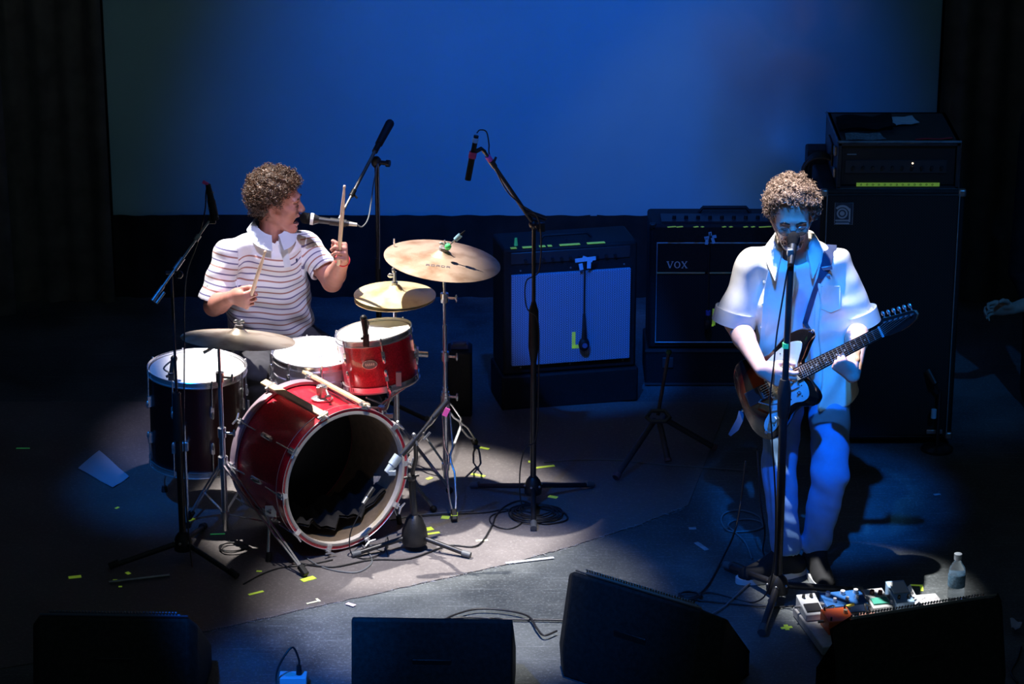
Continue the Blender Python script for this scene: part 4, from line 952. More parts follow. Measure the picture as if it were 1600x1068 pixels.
ta, tb = P(1338, 288, Y=Yr + .010), P(1468, 288, Y=Yr + .010); m = MB(); m.ribbon([ta, tb], V((0, -1, 0)), .016, .002); tt = m.build('label_tape', tape_y, hd)
m = MB()
for k in range(13): q = ta.lerp(tb, (k + .8) / 14) + V((0, -.003, .0)); m.ring(q, (0, 1, 0), .0035, .0009, 10, 4)
m.build('pen_marks', blackp, hd)
q = P(1331, 241, Y=Yr + .018); MB().box(q, (.04, .002, .005)).build('maker_mark', mat('dim_silver', (.25, .28, .3), .4), hd)
for zz in (.3, .75): MB().box((xr0 - .006, Yr + .06, z0 + (z1 - z0) * zz), (.01, .03, .04)).build('latch', steel, t, bevel=.002)
MB().box((xr0 - .004, Yr + .25, (z0 + z1) / 2), (.01, .16, .10)).build('side_handle', blackp, t, bevel=.004)
def flat(name, label, cat, pts, m_, z, th=.0015, crumple=.006):
    ps = [P(px, py, z=z) for px, py in pts]; c = sum(ps, V((0, 0, 0))) / len(ps); n = 6; vs = []
    a, b, c2, d = ps
    for i in range(n + 1):
        for j in range(n + 1):
            u, v = i / n, j / n; q = a.lerp(b, u).lerp(d.lerp(c2, u), v)
            vs.append(q + V((0, 0, abs(crumple * math.sin(u * 5 + v * 3) * (abs(u - .5) + abs(v - .5))))))
    k = (n + 1) ** 2; fs = [(i * (n + 1) + j, (i + 1) * (n + 1) + j, (i + 1) * (n + 1) + j + 1, i * (n + 1) + j + 1) for i in range(n) for j in range(n)]
    bot = [tuple(reversed([x + k for x in f])) for f in fs]; m = MB(); m.add(vs + [p - V((0, 0, th)) for p in vs], fs + bot)
    o = m.build(name, m_, base=c, smooth=40); return tag(o, label, cat)
pap_b = mat('worn_paper', (.42, .46, .50), .8, noise=.1)
flat('paper_sheet', 'pale sheet of paper at the back edge of the flight case top', 'paper', [(1388, 184), (1425, 182), (1437, 193), (1398, 196)], pap_b, z1 + .010)
flat('paper_sheet', 'creased darker sheet of paper near the front of the flight case top', 'paper', [(1320, 208), (1375, 209), (1385, 219), (1322, 219)], mat('dark_worn_paper', (.16, .18, .20), .8, noise=.5, nscale=90), z1 + .009)
o = flat('cloth_bundle', 'low black cloth lying across the back of the flight case top', 'cloth', [(1305, 183), (1392, 183), (1400, 202), (1312, 204)], blackcloth, z1 + .010, .003, .02)
o = flat('red_tape', 'thin red tape strip on the front edge of the flight case top', 'tape', [(1430, 217), (1488, 216), (1489, 218), (1430, 219)], mat('red_tape', (.45, .02, .03), .6), z1 + .009)
# black gear bag hanging at the left of the case
q = P(1283, 262, Y=Yc + .3)
cabm = MB()
for k in range(6): cabm.ring(q + V((.0, -.012 * k, -.01 * (k % 3))), (.25, 1, .1), .07 + .008 * (k % 3), .006, 24, 6)
o = cabm.build('cable_bundle', cablem, base=q); tag(o, 'coiled black cable hanging at the left side of the flight case', 'cable')
q = P(1276, 300, Y=Yc + .45)
MB().box((q.x + .02, Yc + .52, .62), (.13, .12, 1.22)).build('speaker_cabinet', tolex, base=(q.x, Yc + .5, 0), bevel=.01); tag(bpy.data.objects['speaker_cabinet'], 'narrow black case standing just left behind the tall bass cabinet', 'case')

# small mic stand before the bass cabinet
bs = P(1463, 700, z=0); t = thing('microphone_stand', 'low black stand at the lower right corner of the bass cabinet', 'microphone stand', (bs.x, bs.y - .02, .001))
MB().lathe([(0, .001), (.07, .001), (.07, .012), (.02, .022), (0, .022)], (bs.x, bs.y - .02, 0), (0, 0, 1), 24).build('base', blackm, t)
MB().cyl((bs.x, bs.y - .02, .02), (bs.x, bs.y - .02, .28), .008).build('pole', blackm, t)
q = P(1459, 646, Y=bs.y - .02); MB().cyl(q - V((0, 0, .02)), q + V((0, 0, .02)), .012).build('tape_band', tape_b, t)
q = P(1462, 600, Y=bs.y - .03); t2 = thing('microphone', 'dark microphone on the low stand before the bass cabinet', 'microphone', q)
MB().cyl(q, q + V((-.03, .04, .05)), .014, .018).build('body', blackp, t2); MB().tube([(bs.x, bs.y - .02, .27), q], .006).build('mic_clip', blackm, t2)

# blue cooler / small box right of the kit, at the back
q = P(718, 552, Y=11.9); MB().box((q.x, 11.98, q.z / 2), (.11, .14, q.z)).build('case', tolex, base=(q.x, 11.98, 0), bevel=.01); tag(bpy.data.objects['case'], 'dark upright box behind the largest cymbal stand', 'case')
MB().box((q.x, 11.98, q.z + .0125), (.08, .06, .024)).cyl((q.x - .03, 11.95, q.z + .03), (q.x + .03, 11.95, q.z + .034), .010).build('junction_box', mat('blue_plastic', (.05, .08, .2), .5), base=(q.x, 11.98, q.z), bevel=.003); tag(bpy.data.objects['junction_box'], 'small bluish box on the dark upright box behind the cymbals', 'box')

# ------------------------------------------------------------------ stage monitors at the front edge
def wedge(label, p0, p1, ztop, depth, zbot=0.0, grille=True, chamfer=0.0, taper=0.0, name='stage_monitor', m_=wedgem, edge_m=None):
    """p0, p1: world points of the two ends of the top back edge. faces away from the hall"""
    ex = (p1 - p0); ex.z = 0; L = ex.length; ex.normalize(); fy = V((-ex.y, ex.x, 0))  # towards the players
    o = V((p0.x, p0.y, 0)); ez = V((0, 0, 1))
    t = thing(name, label, 'speaker', (o + ex * L / 2)); 
    # side profile: (towards players, height); the back leans slightly
    prof = [(-.05, .0), (-.06, .10), (0, ztop), (.02, ztop), (depth, .10), (depth, 0)]
    m = MB()
    if chamfer:
        n = len(prof); vs = []
        for s, off in ((0, chamfer), (chamfer * .9, 0), (L - chamfer * .9, 0), (L, chamfer)):
            for a, b in prof:
                aa = a + (off if a < .03 else 0) if s in (0, L) else a
                hh = b * (1 - .12 * (s in (0, L)) * (b > .2))
                inn_ = taper * (a > .05) * (1 if s < L / 2 else -1) * (s in (0, L))
                vs.append(o + ex * (s + inn_) + fy * aa + ez * hh)
        fs = [(j * n + i, j * n + (i + 1) % n, (j + 1) * n + (i + 1) % n, (j + 1) * n + i) for j in range(3) for i in range(n)] + [tuple(range(n)), tuple(3 * n + i for i in range(n))]
        m.add(vs, fs)
    else: m.prism(prof, o, fy, ez, ex * L)
    m.build('cabinet', m_, t, bevel=.008)
    if grille:
        a, b = chamfer + .03, L - chamfer - .03
        dn = (fy * (depth - .02) + ez * (.10 - ztop)).normalized(); nn = ex.cross(dn); nn = nn if nn.z > 0 else -nn
        q0 = o + ex * a + fy * .02 + ez * ztop; 
        M = Matrix((ex, dn, nn)).transposed(); ln = ((depth - .02) ** 2 + (ztop - .1) ** 2) ** .5
        g = MB().box(q0 + ex * (b - a) / 2 + dn * ln / 2 + nn * .008, (b - a, ln - .02, .014), M).build('grille', edge_m or mat('dark_mesh', (.02, .022, .024), .5, .5, bump=.8, bscale=500), t, bevel=.003)
        mm = MB(); k = int((b - a) / .0115)
        for i in range(k): mm.box(q0 + ex * (i + .5) * .0115 + dn * .002 + nn * .016, (.0055, .012, .005), M)
        mm.build('perforated_edge', edge_m or steel, g, smooth=0)['kind'] = 'stuff'
        lip = MB().tube([q0 - ex * .03 + nn * .002 - dn * .008, q0 + ex * .0 + nn * .0 - dn * .012, q0 + ex * (b - a) - dn * .012, q0 + ex * (b - a + .03) + nn * .002 - dn * .008], .004, 6)
        lip.build('metal_lip', edge_m or steel, t)
    # recessed handle + connector plate on the back
    q = o + ex * L * .5 - fy * .03 + ez * ztop * .55
    MB().box(q, (.14, .012, .05), Matrix((ex, fy, ez)).transposed()).build('connector_plate', blackp, t, bevel=.003)
    for s in (.0, L):
        pass
    return t
dgold = mat('dull_brass_lip', (.30, .27, .22), .4, .7); dsil = mat('dull_silver_lip', (.42, .42, .42), .4, .7)
dblue = mat('dull_blue_steel', (.10, .14, .22), .45, .6)
zt = .40
wedge('slanted black stage monitor, turned to the right, centre front of the stage', P(872, 888, z=zt), P(1118, 962, z=zt), zt, .36, chamfer=.07, taper=.08, edge_m=dgold)
wedge('square-cornered black stage monitor at the front, just left of the centre', P(549, 967, z=.36), P(801, 971, z=.36), .36, .34, grille=False)
wedge('black stage monitor at the front left corner', P(48, 964, z=.36), P(306, 968, z=.36), .36, .34, chamfer=.03, edge_m=dblue)
wedge('black stage monitor at the front right, before the pedals', P(1312, 974, z=.40), P(1576, 932, z=.40), .40, .26, chamfer=.04, taper=.13, edge_m=dsil)

# ------------------------------------------------------------------ pedal board
pz = .045
A0, B0, D0 = P(1239, 945, z=pz), P(1445, 925, z=pz), P(1278, 1000, z=pz)
ux = (B0 - A0).normalized(); uy = V((-ux.y, ux.x, 0)); LX = .58; LY = .36
def pb(u, v, z=0): return A0 + ux * u - uy * v + V((0, 0, z))   # v towards the hall
Mp = Matrix((ux, uy, V((0, 0, 1)))).transposed()
bo = MB().box(pb(LX / 2, LY / 2, -.024), (LX, LY, .036), Mp).build('pedalboard', mat('grey_board', (.45, .45, .46), .6, noise=.2), base=pb(LX / 2, LY / 2, -.042), bevel=.004)
tag(bo, 'flat grey pedalboard on the floor before the guitarist', 'pedalboard')
bo.location.z = pb(0, 0, -.042).z
top = -.006
def pedal(label, u, v, w_, d_, h_, m_, slope=.35, tread=None, knobs=(), extra=None, rot=0, name='effects_pedal'):
    Mr = Mp @ Matrix.Rotation(R(rot), 3, 'Z'); c = pb(u, v, top)
    t = thing(name, label, 'effects pedal', c)
    e1, e2, e3 = Mr.col[0], Mr.col[1], Mr.col[2]
    hb = h_; hf = h_ * (1 - slope)
    prof = [(-d_ / 2, .002), (-d_ / 2, hf), (d_ / 2, hb), (d_ / 2, .002)]
    MB().prism(prof, c - e1 * w_ / 2, e2, e3, e1 * w_).build('housing', m_, t, bevel=.003)
    sl = math.atan2(hb - hf, d_); Ms = Mr @ Matrix.Rotation(sl, 3, 'X'); n_ = Ms.col[2]
    sf = lambda a, b, k=0: c + e1 * a * w_ + e2 * b * d_ + e3 * (hf + (hb - hf) * (b + .5)) + n_ * k
    if tread: MB().box(sf(0, tread[0], .003), (w_ * .8, d_ * tread[1], .006), Ms).build('tread', tread[2], t, bevel=.001)
    for a, b, r_, mm in knobs: MB().cyl(sf(a, b, 0), sf(a, b, .014), r_, r_ * .85, 12).build('knob', mm, t)
    for s in (-1, 1): MB().cyl(c + e1 * s * w_ / 2 + e3 * h_ * .5 + e2 * d_ * .1, c + e1 * s * (w_ / 2 + .022) + e3 * h_ * .5 + e2 * d_ * .1, .006).build('jack_plug', steel, t)
    return t, sf
wht = mat('white_enamel', (.78, .80, .82), .4); silk = mat('silver_knob', (.7, .72, .75), .35, .4); blk = blackp
pedal('white pedal with a black tread at the left end of the board', .045, .075, .075, .13, .055, wht, .5, (-.2, .38, blk), [(-.2, .33, .007, blk), (.2, .33, .007, blk)])
pedal('wide blue pedal with six silver knobs in the back row', .185, .055, .165, .10, .050, mat('blue_enamel', (.02, .12, .38), .4), .3, None, [(-.33, .3, .011, silk), (.03, .3, .011, silk), (.35, .3, .011, silk), (-.25, -.15, .008, silk), (.05, -.15, .008, silk), (.3, -.1, .008, silk)])
pedal('silver pedal with two dark knobs and a green face', .315, .075, .08, .13, .05, mat('silver_enamel', (.55, .56, .56), .4, .3), .4, (-.2, .32, mat('green_face', (.05, .35, .25), .5)), [(-.15, .25, .010, mat('dark_red_knob', (.15, .03, .03), .4)), (.22, .18, .010, mat('dark_red_knob', (.15, .03, .03)))])
pedal('tall white-topped pedal with a pale blue body', .405, .075, .075, .13, .075, mat('pale_blue_enamel', (.35, .55, .80), .4), .45, (.15, .5, wht), [(-.25, -.3, .006, blk), (.25, -.3, .006, blk)])
pedal('orange box pedal in the front row, left', .105, .22, .105, .105, .062, mat('orange_enamel', (.85, .14, .03), .45), .1, None, [(-.38, .38, .004, blk), (.38, .38, .004, blk), (-.38, -.38, .004, blk), (.38, -.38, .004, blk), (.30, .05, .009, cream)])
pedal('small pinkish pedal in the front row, half hidden by the monitor', .235, .20, .06, .05, .035, mat('pink_beige', (.60, .32, .25), .5), .2, None, [(0, .2, .005, blk)])
for i, pts in enumerate([[(.09, .10), (.12, .13), (.11, .17)], [(.19, .12), (.16, .15), (.15, .18)], [(.27, .12), (.24, .14), (.24, .17)], [(.11, .27), (.16, .30), (.25, .30), (.30, .26)]]):
    cable('patch_cable', ['short patch cable beside the white pedal', 'short patch cable between the blue and orange pedals', 'short patch cable behind the pinkish pedal', 'patch cable looping along the front of the board'][i], [pb(a, b, .02 if i < 3 and k != 1 else (.045 if i < 3 else .0)) for k, (a, b) in enumerate(pts)], .0035)
q = pb(.175, .115, .03); MB().cyl(q, q + V((.03, .01, .005)), .006).build('cable_plug', mat('yellow_plug', (.8, .7, .1), .4), base=q); tag(bpy.data.objects['cable_plug'], 'small yellow cable plug between the pedals', 'plug')
flat('paper_sheet', 'bright crumpled white paper on the floor beside the pedals', 'paper', [(1390, 932), (1422, 923), (1446, 943), (1396, 950)], paper, .055, .002, .03)

# water bottle
wb = P(1493, 936, z=0); wt = P(1497, 884, Y=wb.y).z
wm = bpy.data.materials.new('bottle_plastic'); wm.use_nodes = True; b = wm.node_tree.nodes['Principled BSDF']
b.inputs['Base Color'].default_value = (.85, .93, 1, 1); b.inputs['Roughness'].default_value = .08; b.inputs['Transmission Weight'].default_value = .9; b.inputs['IOR'].default_value = 1.33
t = thing('water_bottle', 'clear plastic water bottle standing behind the right monitor', 'bottle', wb)
MB().lathe([(0, 0.002), (.030, .002), (.033, .012), (.033, .05), (.0315, .055), (.033, .06), (.033, .11), (.030, .135), (.014, .165), (.012, .178), (0, .178)], wb, (0, 0, 1), 28).build('bottle_body', wm, t)
MB().lathe([(.0335, .06), (.0338, .062), (.0338, .108), (.0335, .11)], wb, (0, 0, 1), 28).build('bottle_label', mat('bottle_label', (.15, .30, .45), .5, noise=.5, nscale=90), t)
MB().cyl(wb + V((0, 0, .172)), wb + V((0, 0, .195)), .0155, n=18).build('cap', mat('pale_cap', (.6, .7, .8), .4), t)

# ------------------------------------------------------------------ tape marks on the floor
def tapemark(label, px, py, L, ang, wd=.018, m_=tape_y, z=.0045, shape=None):
    c = P(px, py, z=z); M = Matrix.Rotation(R(ang), 3, 'Z'); m = MB().box((c.x, c.y, z + .0006), (L, wd, .0012), M)
    if shape == 'x': m.box((c.x, c.y, z + .0016), (L, wd, .0012), M @ Matrix.Rotation(R(80), 3, 'Z'))
    if shape == 'l': d = M @ V((L / 2 - wd / 2, 0, 0)); e = M @ V((0, -.03, 0)); m.box(V((c.x, c.y, z + .0016)) + d + e, (wd, .05, .0012), M)
    o = m.build('tape_mark', m_, base=(c.x, c.y, z), smooth=0); tag(o, label, 'tape')
T = tapemark
T('yellow tape piece behind the ride stand, farthest back', 757, 700, .045, -28)
T('yellow tape strip between the ride stand and the middle stand', 747, 742, .065, -25)
T('long yellow tape strip right of the middle stand pole', 851, 729, .09, 18)
T('tiny yellow tape corner left of the middle stand pole', 829, 721, .02, 0, .02)
T('small yellow tape under the right leg of the middle stand', 864, 776, .04, -25, .022)
T('yellow tape square left of the ride stand front foot', 696, 808, .03, 80, .034)
T('short yellow tape block beside the kick microphone stand', 670, 826, .035, 25, .032)
T('pale yellow tape strip right of the kick microphone stand', 675, 833, .065, 20, .016)
T('small cream tape strip on the cable near the middle', 753, 844, .05, 8, .014, mat('cream_tape', (.85, .85, .60), .6))
T('yellow tape between the kick microphone stand and ride stand', 671, 747, .03, 45, .018)
T('dim yellow dot of tape behind the kick microphone stand', 640, 748, .018, 10, .018)
T('pale L of tape on the front of the carpet', 497, 937, .03, -60, .010, mat('cream_tape', (.85, .85, .6)), shape='l')
T('yellow tape strip on the dark floor left of the kit front', 400, 926, .065, 32, .014)
T('yellow tape piece at the far left, widest of the dark-floor marks', 117, 901, .05, 15, .022, z=.0045)
T('small yellow tape right of the far left piece', 200, 895, .022, -50, .016)
T('tiny yellow tape beside the blue-lit rod', 180, 906, .018, 5, .012)
T('tiny green-yellow tape below the blue-lit rod', 188, 916, .014, 5, .010)
T('small green-yellow tape on the dark floor at left', 183, 793, .02, 55, .012)
T('faint green tape line at the far left edge', 36, 700, .06, 0, .008, tape_g)
T('yellow tape under the left foot of the crash stand', 298, 812, .04, 50, .014)
T('dim green tape beside the crash stand base', 340, 834, .06, 5, .010, tape_g)
T('tiny yellow tape between crash stand foot and drum', 405, 892, .022, -5, .010)
T('pinkish scrap of tape on the carpet seam', 548, 944, .04, -35, .02, mat('pink_white_tape', (.80, .62, .68), .6))
T('yellow X of tape left of the pedalboard', 1229, 980, .045, 15, .016, z=.0, shape='x')
T('yellow L of tape right of the guitarist, beyond the pedals', 1432, 914, .05, -5, .012, z=.0, shape='l')
T('green-yellow tape dash in front of the right shoe', 1252, 917, .035, 5, .010, tape_g, z=.0)
T('pale blue scrap of tape below the pedalboard', 1295, 1030, .035, 10, .022, tape_b, z=.0, shape='l')
T('pale scrap of tape on the dark floor left of the guitarist', 1096, 853, .085, -62, .022, mat('grey_scrap', (.35, .38, .40), .8, noise=.3), z=.0)
T('short pale scrap of tape above the larger one left of the guitarist', 1082, 825, .03, 5, .022, mat('grey_scrap', (.35, .38, .40)), z=.0)
T('white tape peeling along the carpet seam', 828, 875, .20, 15.5, .016, mat('peeling_tape', (.55, .60, .66), .6), z=.0045)
T('pale mark of tape far right on the floor', 1464, 772, .03, 20, .016, mat('grey_scrap', (.35, .38, .4)), z=.0)
flat('paper_sheet', 'blue-lit sheet of paper lying on the dark floor at left', 'paper', [(155, 703), (202, 745), (176, 762), (122, 731)], mat('blue_white_paper', (.45, .5, .6), .8), .008, .001, .004)
MB().cyl(P(170, 909, z=.016), P(265, 898, z=.016), .006).build('metal_rod', steel, base=P(217, 903, z=.01)); tag(bpy.data.objects['metal_rod'], 'thin blue-lit rod lying on the dark floor at left', 'rod')
flat('setlist_paper', 'white paper edge at the far right beside the right monitor', 'paper', [(1578, 965), (1597, 975), (1590, 985), (1580, 980)], mat('blue_white_paper', (.45, .5, .6)), .03, .002, .01)
# junction box at the front with a cable
jb = P(458, 1054, z=.05)
MB().box((jb.x, jb.y, .026), (.10, .06, .052)).build('floor_socket_box', mat('pale_blue_box', (.50, .62, .72), .5), base=(jb.x, jb.y, 0), bevel=.003); t = tag(bpy.data.objects['floor_socket_box'], 'pale socket box on the floor at the front, left of centre', 'box')
MB().lathe([(0, .0), (.022, .0), (.022, .0015), (0, .0015)], (jb.x - .012, jb.y, .052), (0, 0, 1), 24, ell=.7).build('socket', mat('teal_face', (.15, .5, .5), .5), t)
q = V((jb.x + .022, jb.y, .054)); MB().cyl(q, q + V((0, 0, .035)), .011, .009).build('cable_plug', blackp, base=q); tag(bpy.data.objects['cable_plug.001'], 'black plug standing in the pale socket box', 'plug')
cable('power_cable', 'black cable arching from the pale socket box', [q + V((0, 0, .03)), P(467, 1030, Y=jb.y), P(458, 1011, Y=jb.y), P(446, 1022, Y=jb.y - .02), P(434, 1045, Y=jb.y - .04), P(432, 1066, Y=jb.y - .06), P(440, 1090, z=.01)], .004)

# ------------------------------------------------------------------ cables on the floor
def loop(px, py, rx, ry, n, j, z=.008):
    out = []; c = P(px, py, z=z)
    for k in range(n * 12):
        a = 2 * PI * k / 12; s = 1 - .10 * (k // 12) + j * math.sin(k * 1.7)
        out.append(c + V((rx * s * math.cos(a), ry * s * math.sin(a), .002 + .0055 * (k // 12) * .6 + .0006 * (k % 12))))
    return out
cable('coiled_cable', 'neat coil of dark cable under the middle microphone stand', loop(837, 803, .115, .10, 5, .04), .0034, k=4)
cable('floor_cable', 'cable running from the kick microphone stand to the coil under the middle stand', [P(*p, z=.009) for p in ((470, 880), (520, 885), (580, 874), (640, 872), (700, 852), (745, 852), (768, 822), (775, 805), (790, 790), (815, 782), (850, 795), (880, 800), (885, 812), (855, 818), (838, 815))], .0036)
cable('floor_cable', 'cable loop lying just left of the coil at the middle stand', [P(*p, z=.007) for p in ((660, 806), (700, 803), (760, 800), (790, 795), (812, 802), (816, 815), (800, 825), (780, 824), (766, 815), (770, 804), (800, 797), (830, 800))], .0034)
cable('floor_cable', 'grey cable passing in front of the bass drum', [P(*p, z=.007) for p in ((610, 812), (648, 805), (690, 801), (740, 797))], .0032, cableg)
cable('floor_cable', 'cable curling on the carpet in front of the bass drum', [P(*p, z=.0075) for p in ((480, 872), (500, 884), (530, 892), (560, 893), (580, 880), (578, 866), (565, 850), (560, 838), (575, 850), (600, 862))], .0034, cableg)
cable('floor_cable', 'cable arching behind the left-centre monitor', [P(*p, z=.02) for p in ((690, 970), (710, 960), (745, 951), (790, 953), (825, 962), (838, 980), (850, 992), (870, 985))], .0045)
cable('floor_cable', 'straight cable between the two centre monitors', [P(*p, z=.01) for p in ((690, 968), (730, 964), (790, 967), (860, 968), (900, 970))], .0045)
cable('floor_cable', 'short cable bend at the corner of the left-centre monitor', [P(*p, z=.02) for p in ((752, 975), (770, 965), (790, 970), (800, 985))], .004)
cable('guitar_cable', 'grey cable looping twice on the floor left of the guitarist', [P(*p, z=.008) for p in ((1192, 820), (1185, 806), (1160, 797), (1135, 800), (1127, 812), (1137, 828), (1160, 830), (1185, 826), (1194, 818), (1175, 811), (1150, 812), (1138, 820), (1150, 832), (1165, 848), (1175, 872))], .0036, cableg)
cable('guitar_cable', 'cable dropping from the guitar to the floor left of the guitarist', [P(1165, 720, Y=10.18), P(1158, 780, Y=10.22), P(1148, 830, Y=10.1), P(1130, 870, z=.03), P(1105, 915, z=.008), P(1085, 933, z=.008)], .0038)
cable('guitar_cable', 'cable from the guitar down to the left shoe', [P(1183, 700, Y=10.2), P(1188, 780, Y=10.25), P(1195, 830, Y=10.3), P(1192, 858, z=.01), P(1196, 876, z=.01)], .0036)
cable('floor_cable', 'thin cable running back from the slanted monitor to the pedals', [P(*p, z=.008) for p in ((1090, 937), (1120, 940), (1180, 946), (1215, 948), (1240, 946))], .0036)
cable('floor_cable', 'pale cable curving from the slanted monitor to the straight stand', [P(*p, z=.01) for p in ((1110, 960), (1130, 948), (1150, 930), (1170, 912), (1190, 905))], .0036, cableg)
cable('coiled_cable', 'small cable coil at the right end of the slanted monitor', loop(1078, 932, .045, .035, 3, .05), .0036, k=4)
cable('floor_cable', 'cable across the dark floor between carpet and white-piped amplifier', [P(*p, z=.006) for p in ((850, 722), (900, 718), (960, 718), (1020, 724), (1100, 730), (1170, 735))], .0028, cableg)
cable('floor_cable', 'thin cable on the dark floor before the crash stand', [P(*p, z=.008) for p in ((380, 912), (410, 896), (440, 886), (480, 882), (520, 874))], .003)
cable('floor_cable', 'faint cable loops on the carpet behind the crash stand base', loop(365, 857, .06, .05, 2, .05), .0028, k=4)
cable('floor_cable', 'cable at the right edge of the stage', [P(*p, z=.008) for p in ((1596, 1010), (1590, 1030), (1580, 1050), (1590, 1066))], .004)

# haze drifting in front of the upper right of the screen
hz = P(1215, 100, Y=13.0)
hv = bpy.data.materials.new('stage_haze'); hv.use_nodes = True; nt = hv.node_tree; nt.nodes.clear()
out = nt.nodes.new('ShaderNodeOutputMaterial'); vol = nt.nodes.new('ShaderNodeVolumePrincipled'); nt.links.new(vol.outputs[0], out.inputs['Volume'])
tc = nt.nodes.new('ShaderNodeTexCoord'); nz = nt.nodes.new('ShaderNodeTexNoise'); nz.inputs['Scale'].default_value = 2.6; nz.inputs['Detail'].default_value = 4; nz.inputs['Distortion'].default_value = .6
nt.links.new(tc.outputs['Object'], nz.inputs['Vector'])
ln_ = nt.nodes.new('ShaderNodeVectorMath'); ln_.operation = 'LENGTH'; mp = nt.nodes.new('ShaderNodeMapping'); mp.inputs['Scale'].default_value = (2.0, 3.2, 1.5)
nt.links.new(tc.outputs['Object'], mp.inputs['Vector']); nt.links.new(mp.outputs['Vector'], ln_.inputs[0])
r1 = nt.nodes.new('ShaderNodeMapRange'); r1.inputs['From Min'].default_value = 1; r1.inputs['From Max'].default_value = .1; nt.links.new(ln_.outputs['Value'], r1.inputs['Value'])
r2 = nt.nodes.new('ShaderNodeMapRange'); r2.inputs['From Min'].default_value = .42; r2.inputs['From Max'].default_value = .68; nt.links.new(nz.outputs['Fac'], r2.inputs['Value'])
mu = nt.nodes.new('ShaderNodeMath'); mu.operation = 'MULTIPLY'; nt.links.new(r1.outputs[0], mu.inputs[0]); nt.links.new(r2.outputs[0], mu.inputs[1])
mu2 = nt.nodes.new('ShaderNodeMath'); mu2.operation = 'MULTIPLY'; mu2.inputs[1].default_value = 5.0; nt.links.new(mu.outputs[0], mu2.inputs[0])
nt.links.new(mu2.outputs[0], vol.inputs['Density']); vol.inputs['Color'].default_value = (.9, .92, .95, 1)
o = MB().sph((0, 0, 0), (.52, .33, .70), 20).build('stage_haze', hv, base=(0, 0, 0)); o.location = hz + V((0, -.1, .12)); tag(o, 'pale wisp of haze before the upper right of the blue screen', 'haze', kind='stuff')
spot('haze_added_light', (2.6, 11.5, 4.6), (1.27, 12.95, 1.75), 70, (1.0, .9, .85), 18, 1.0, .05)  # extra lamp, added only to make the haze wisp show
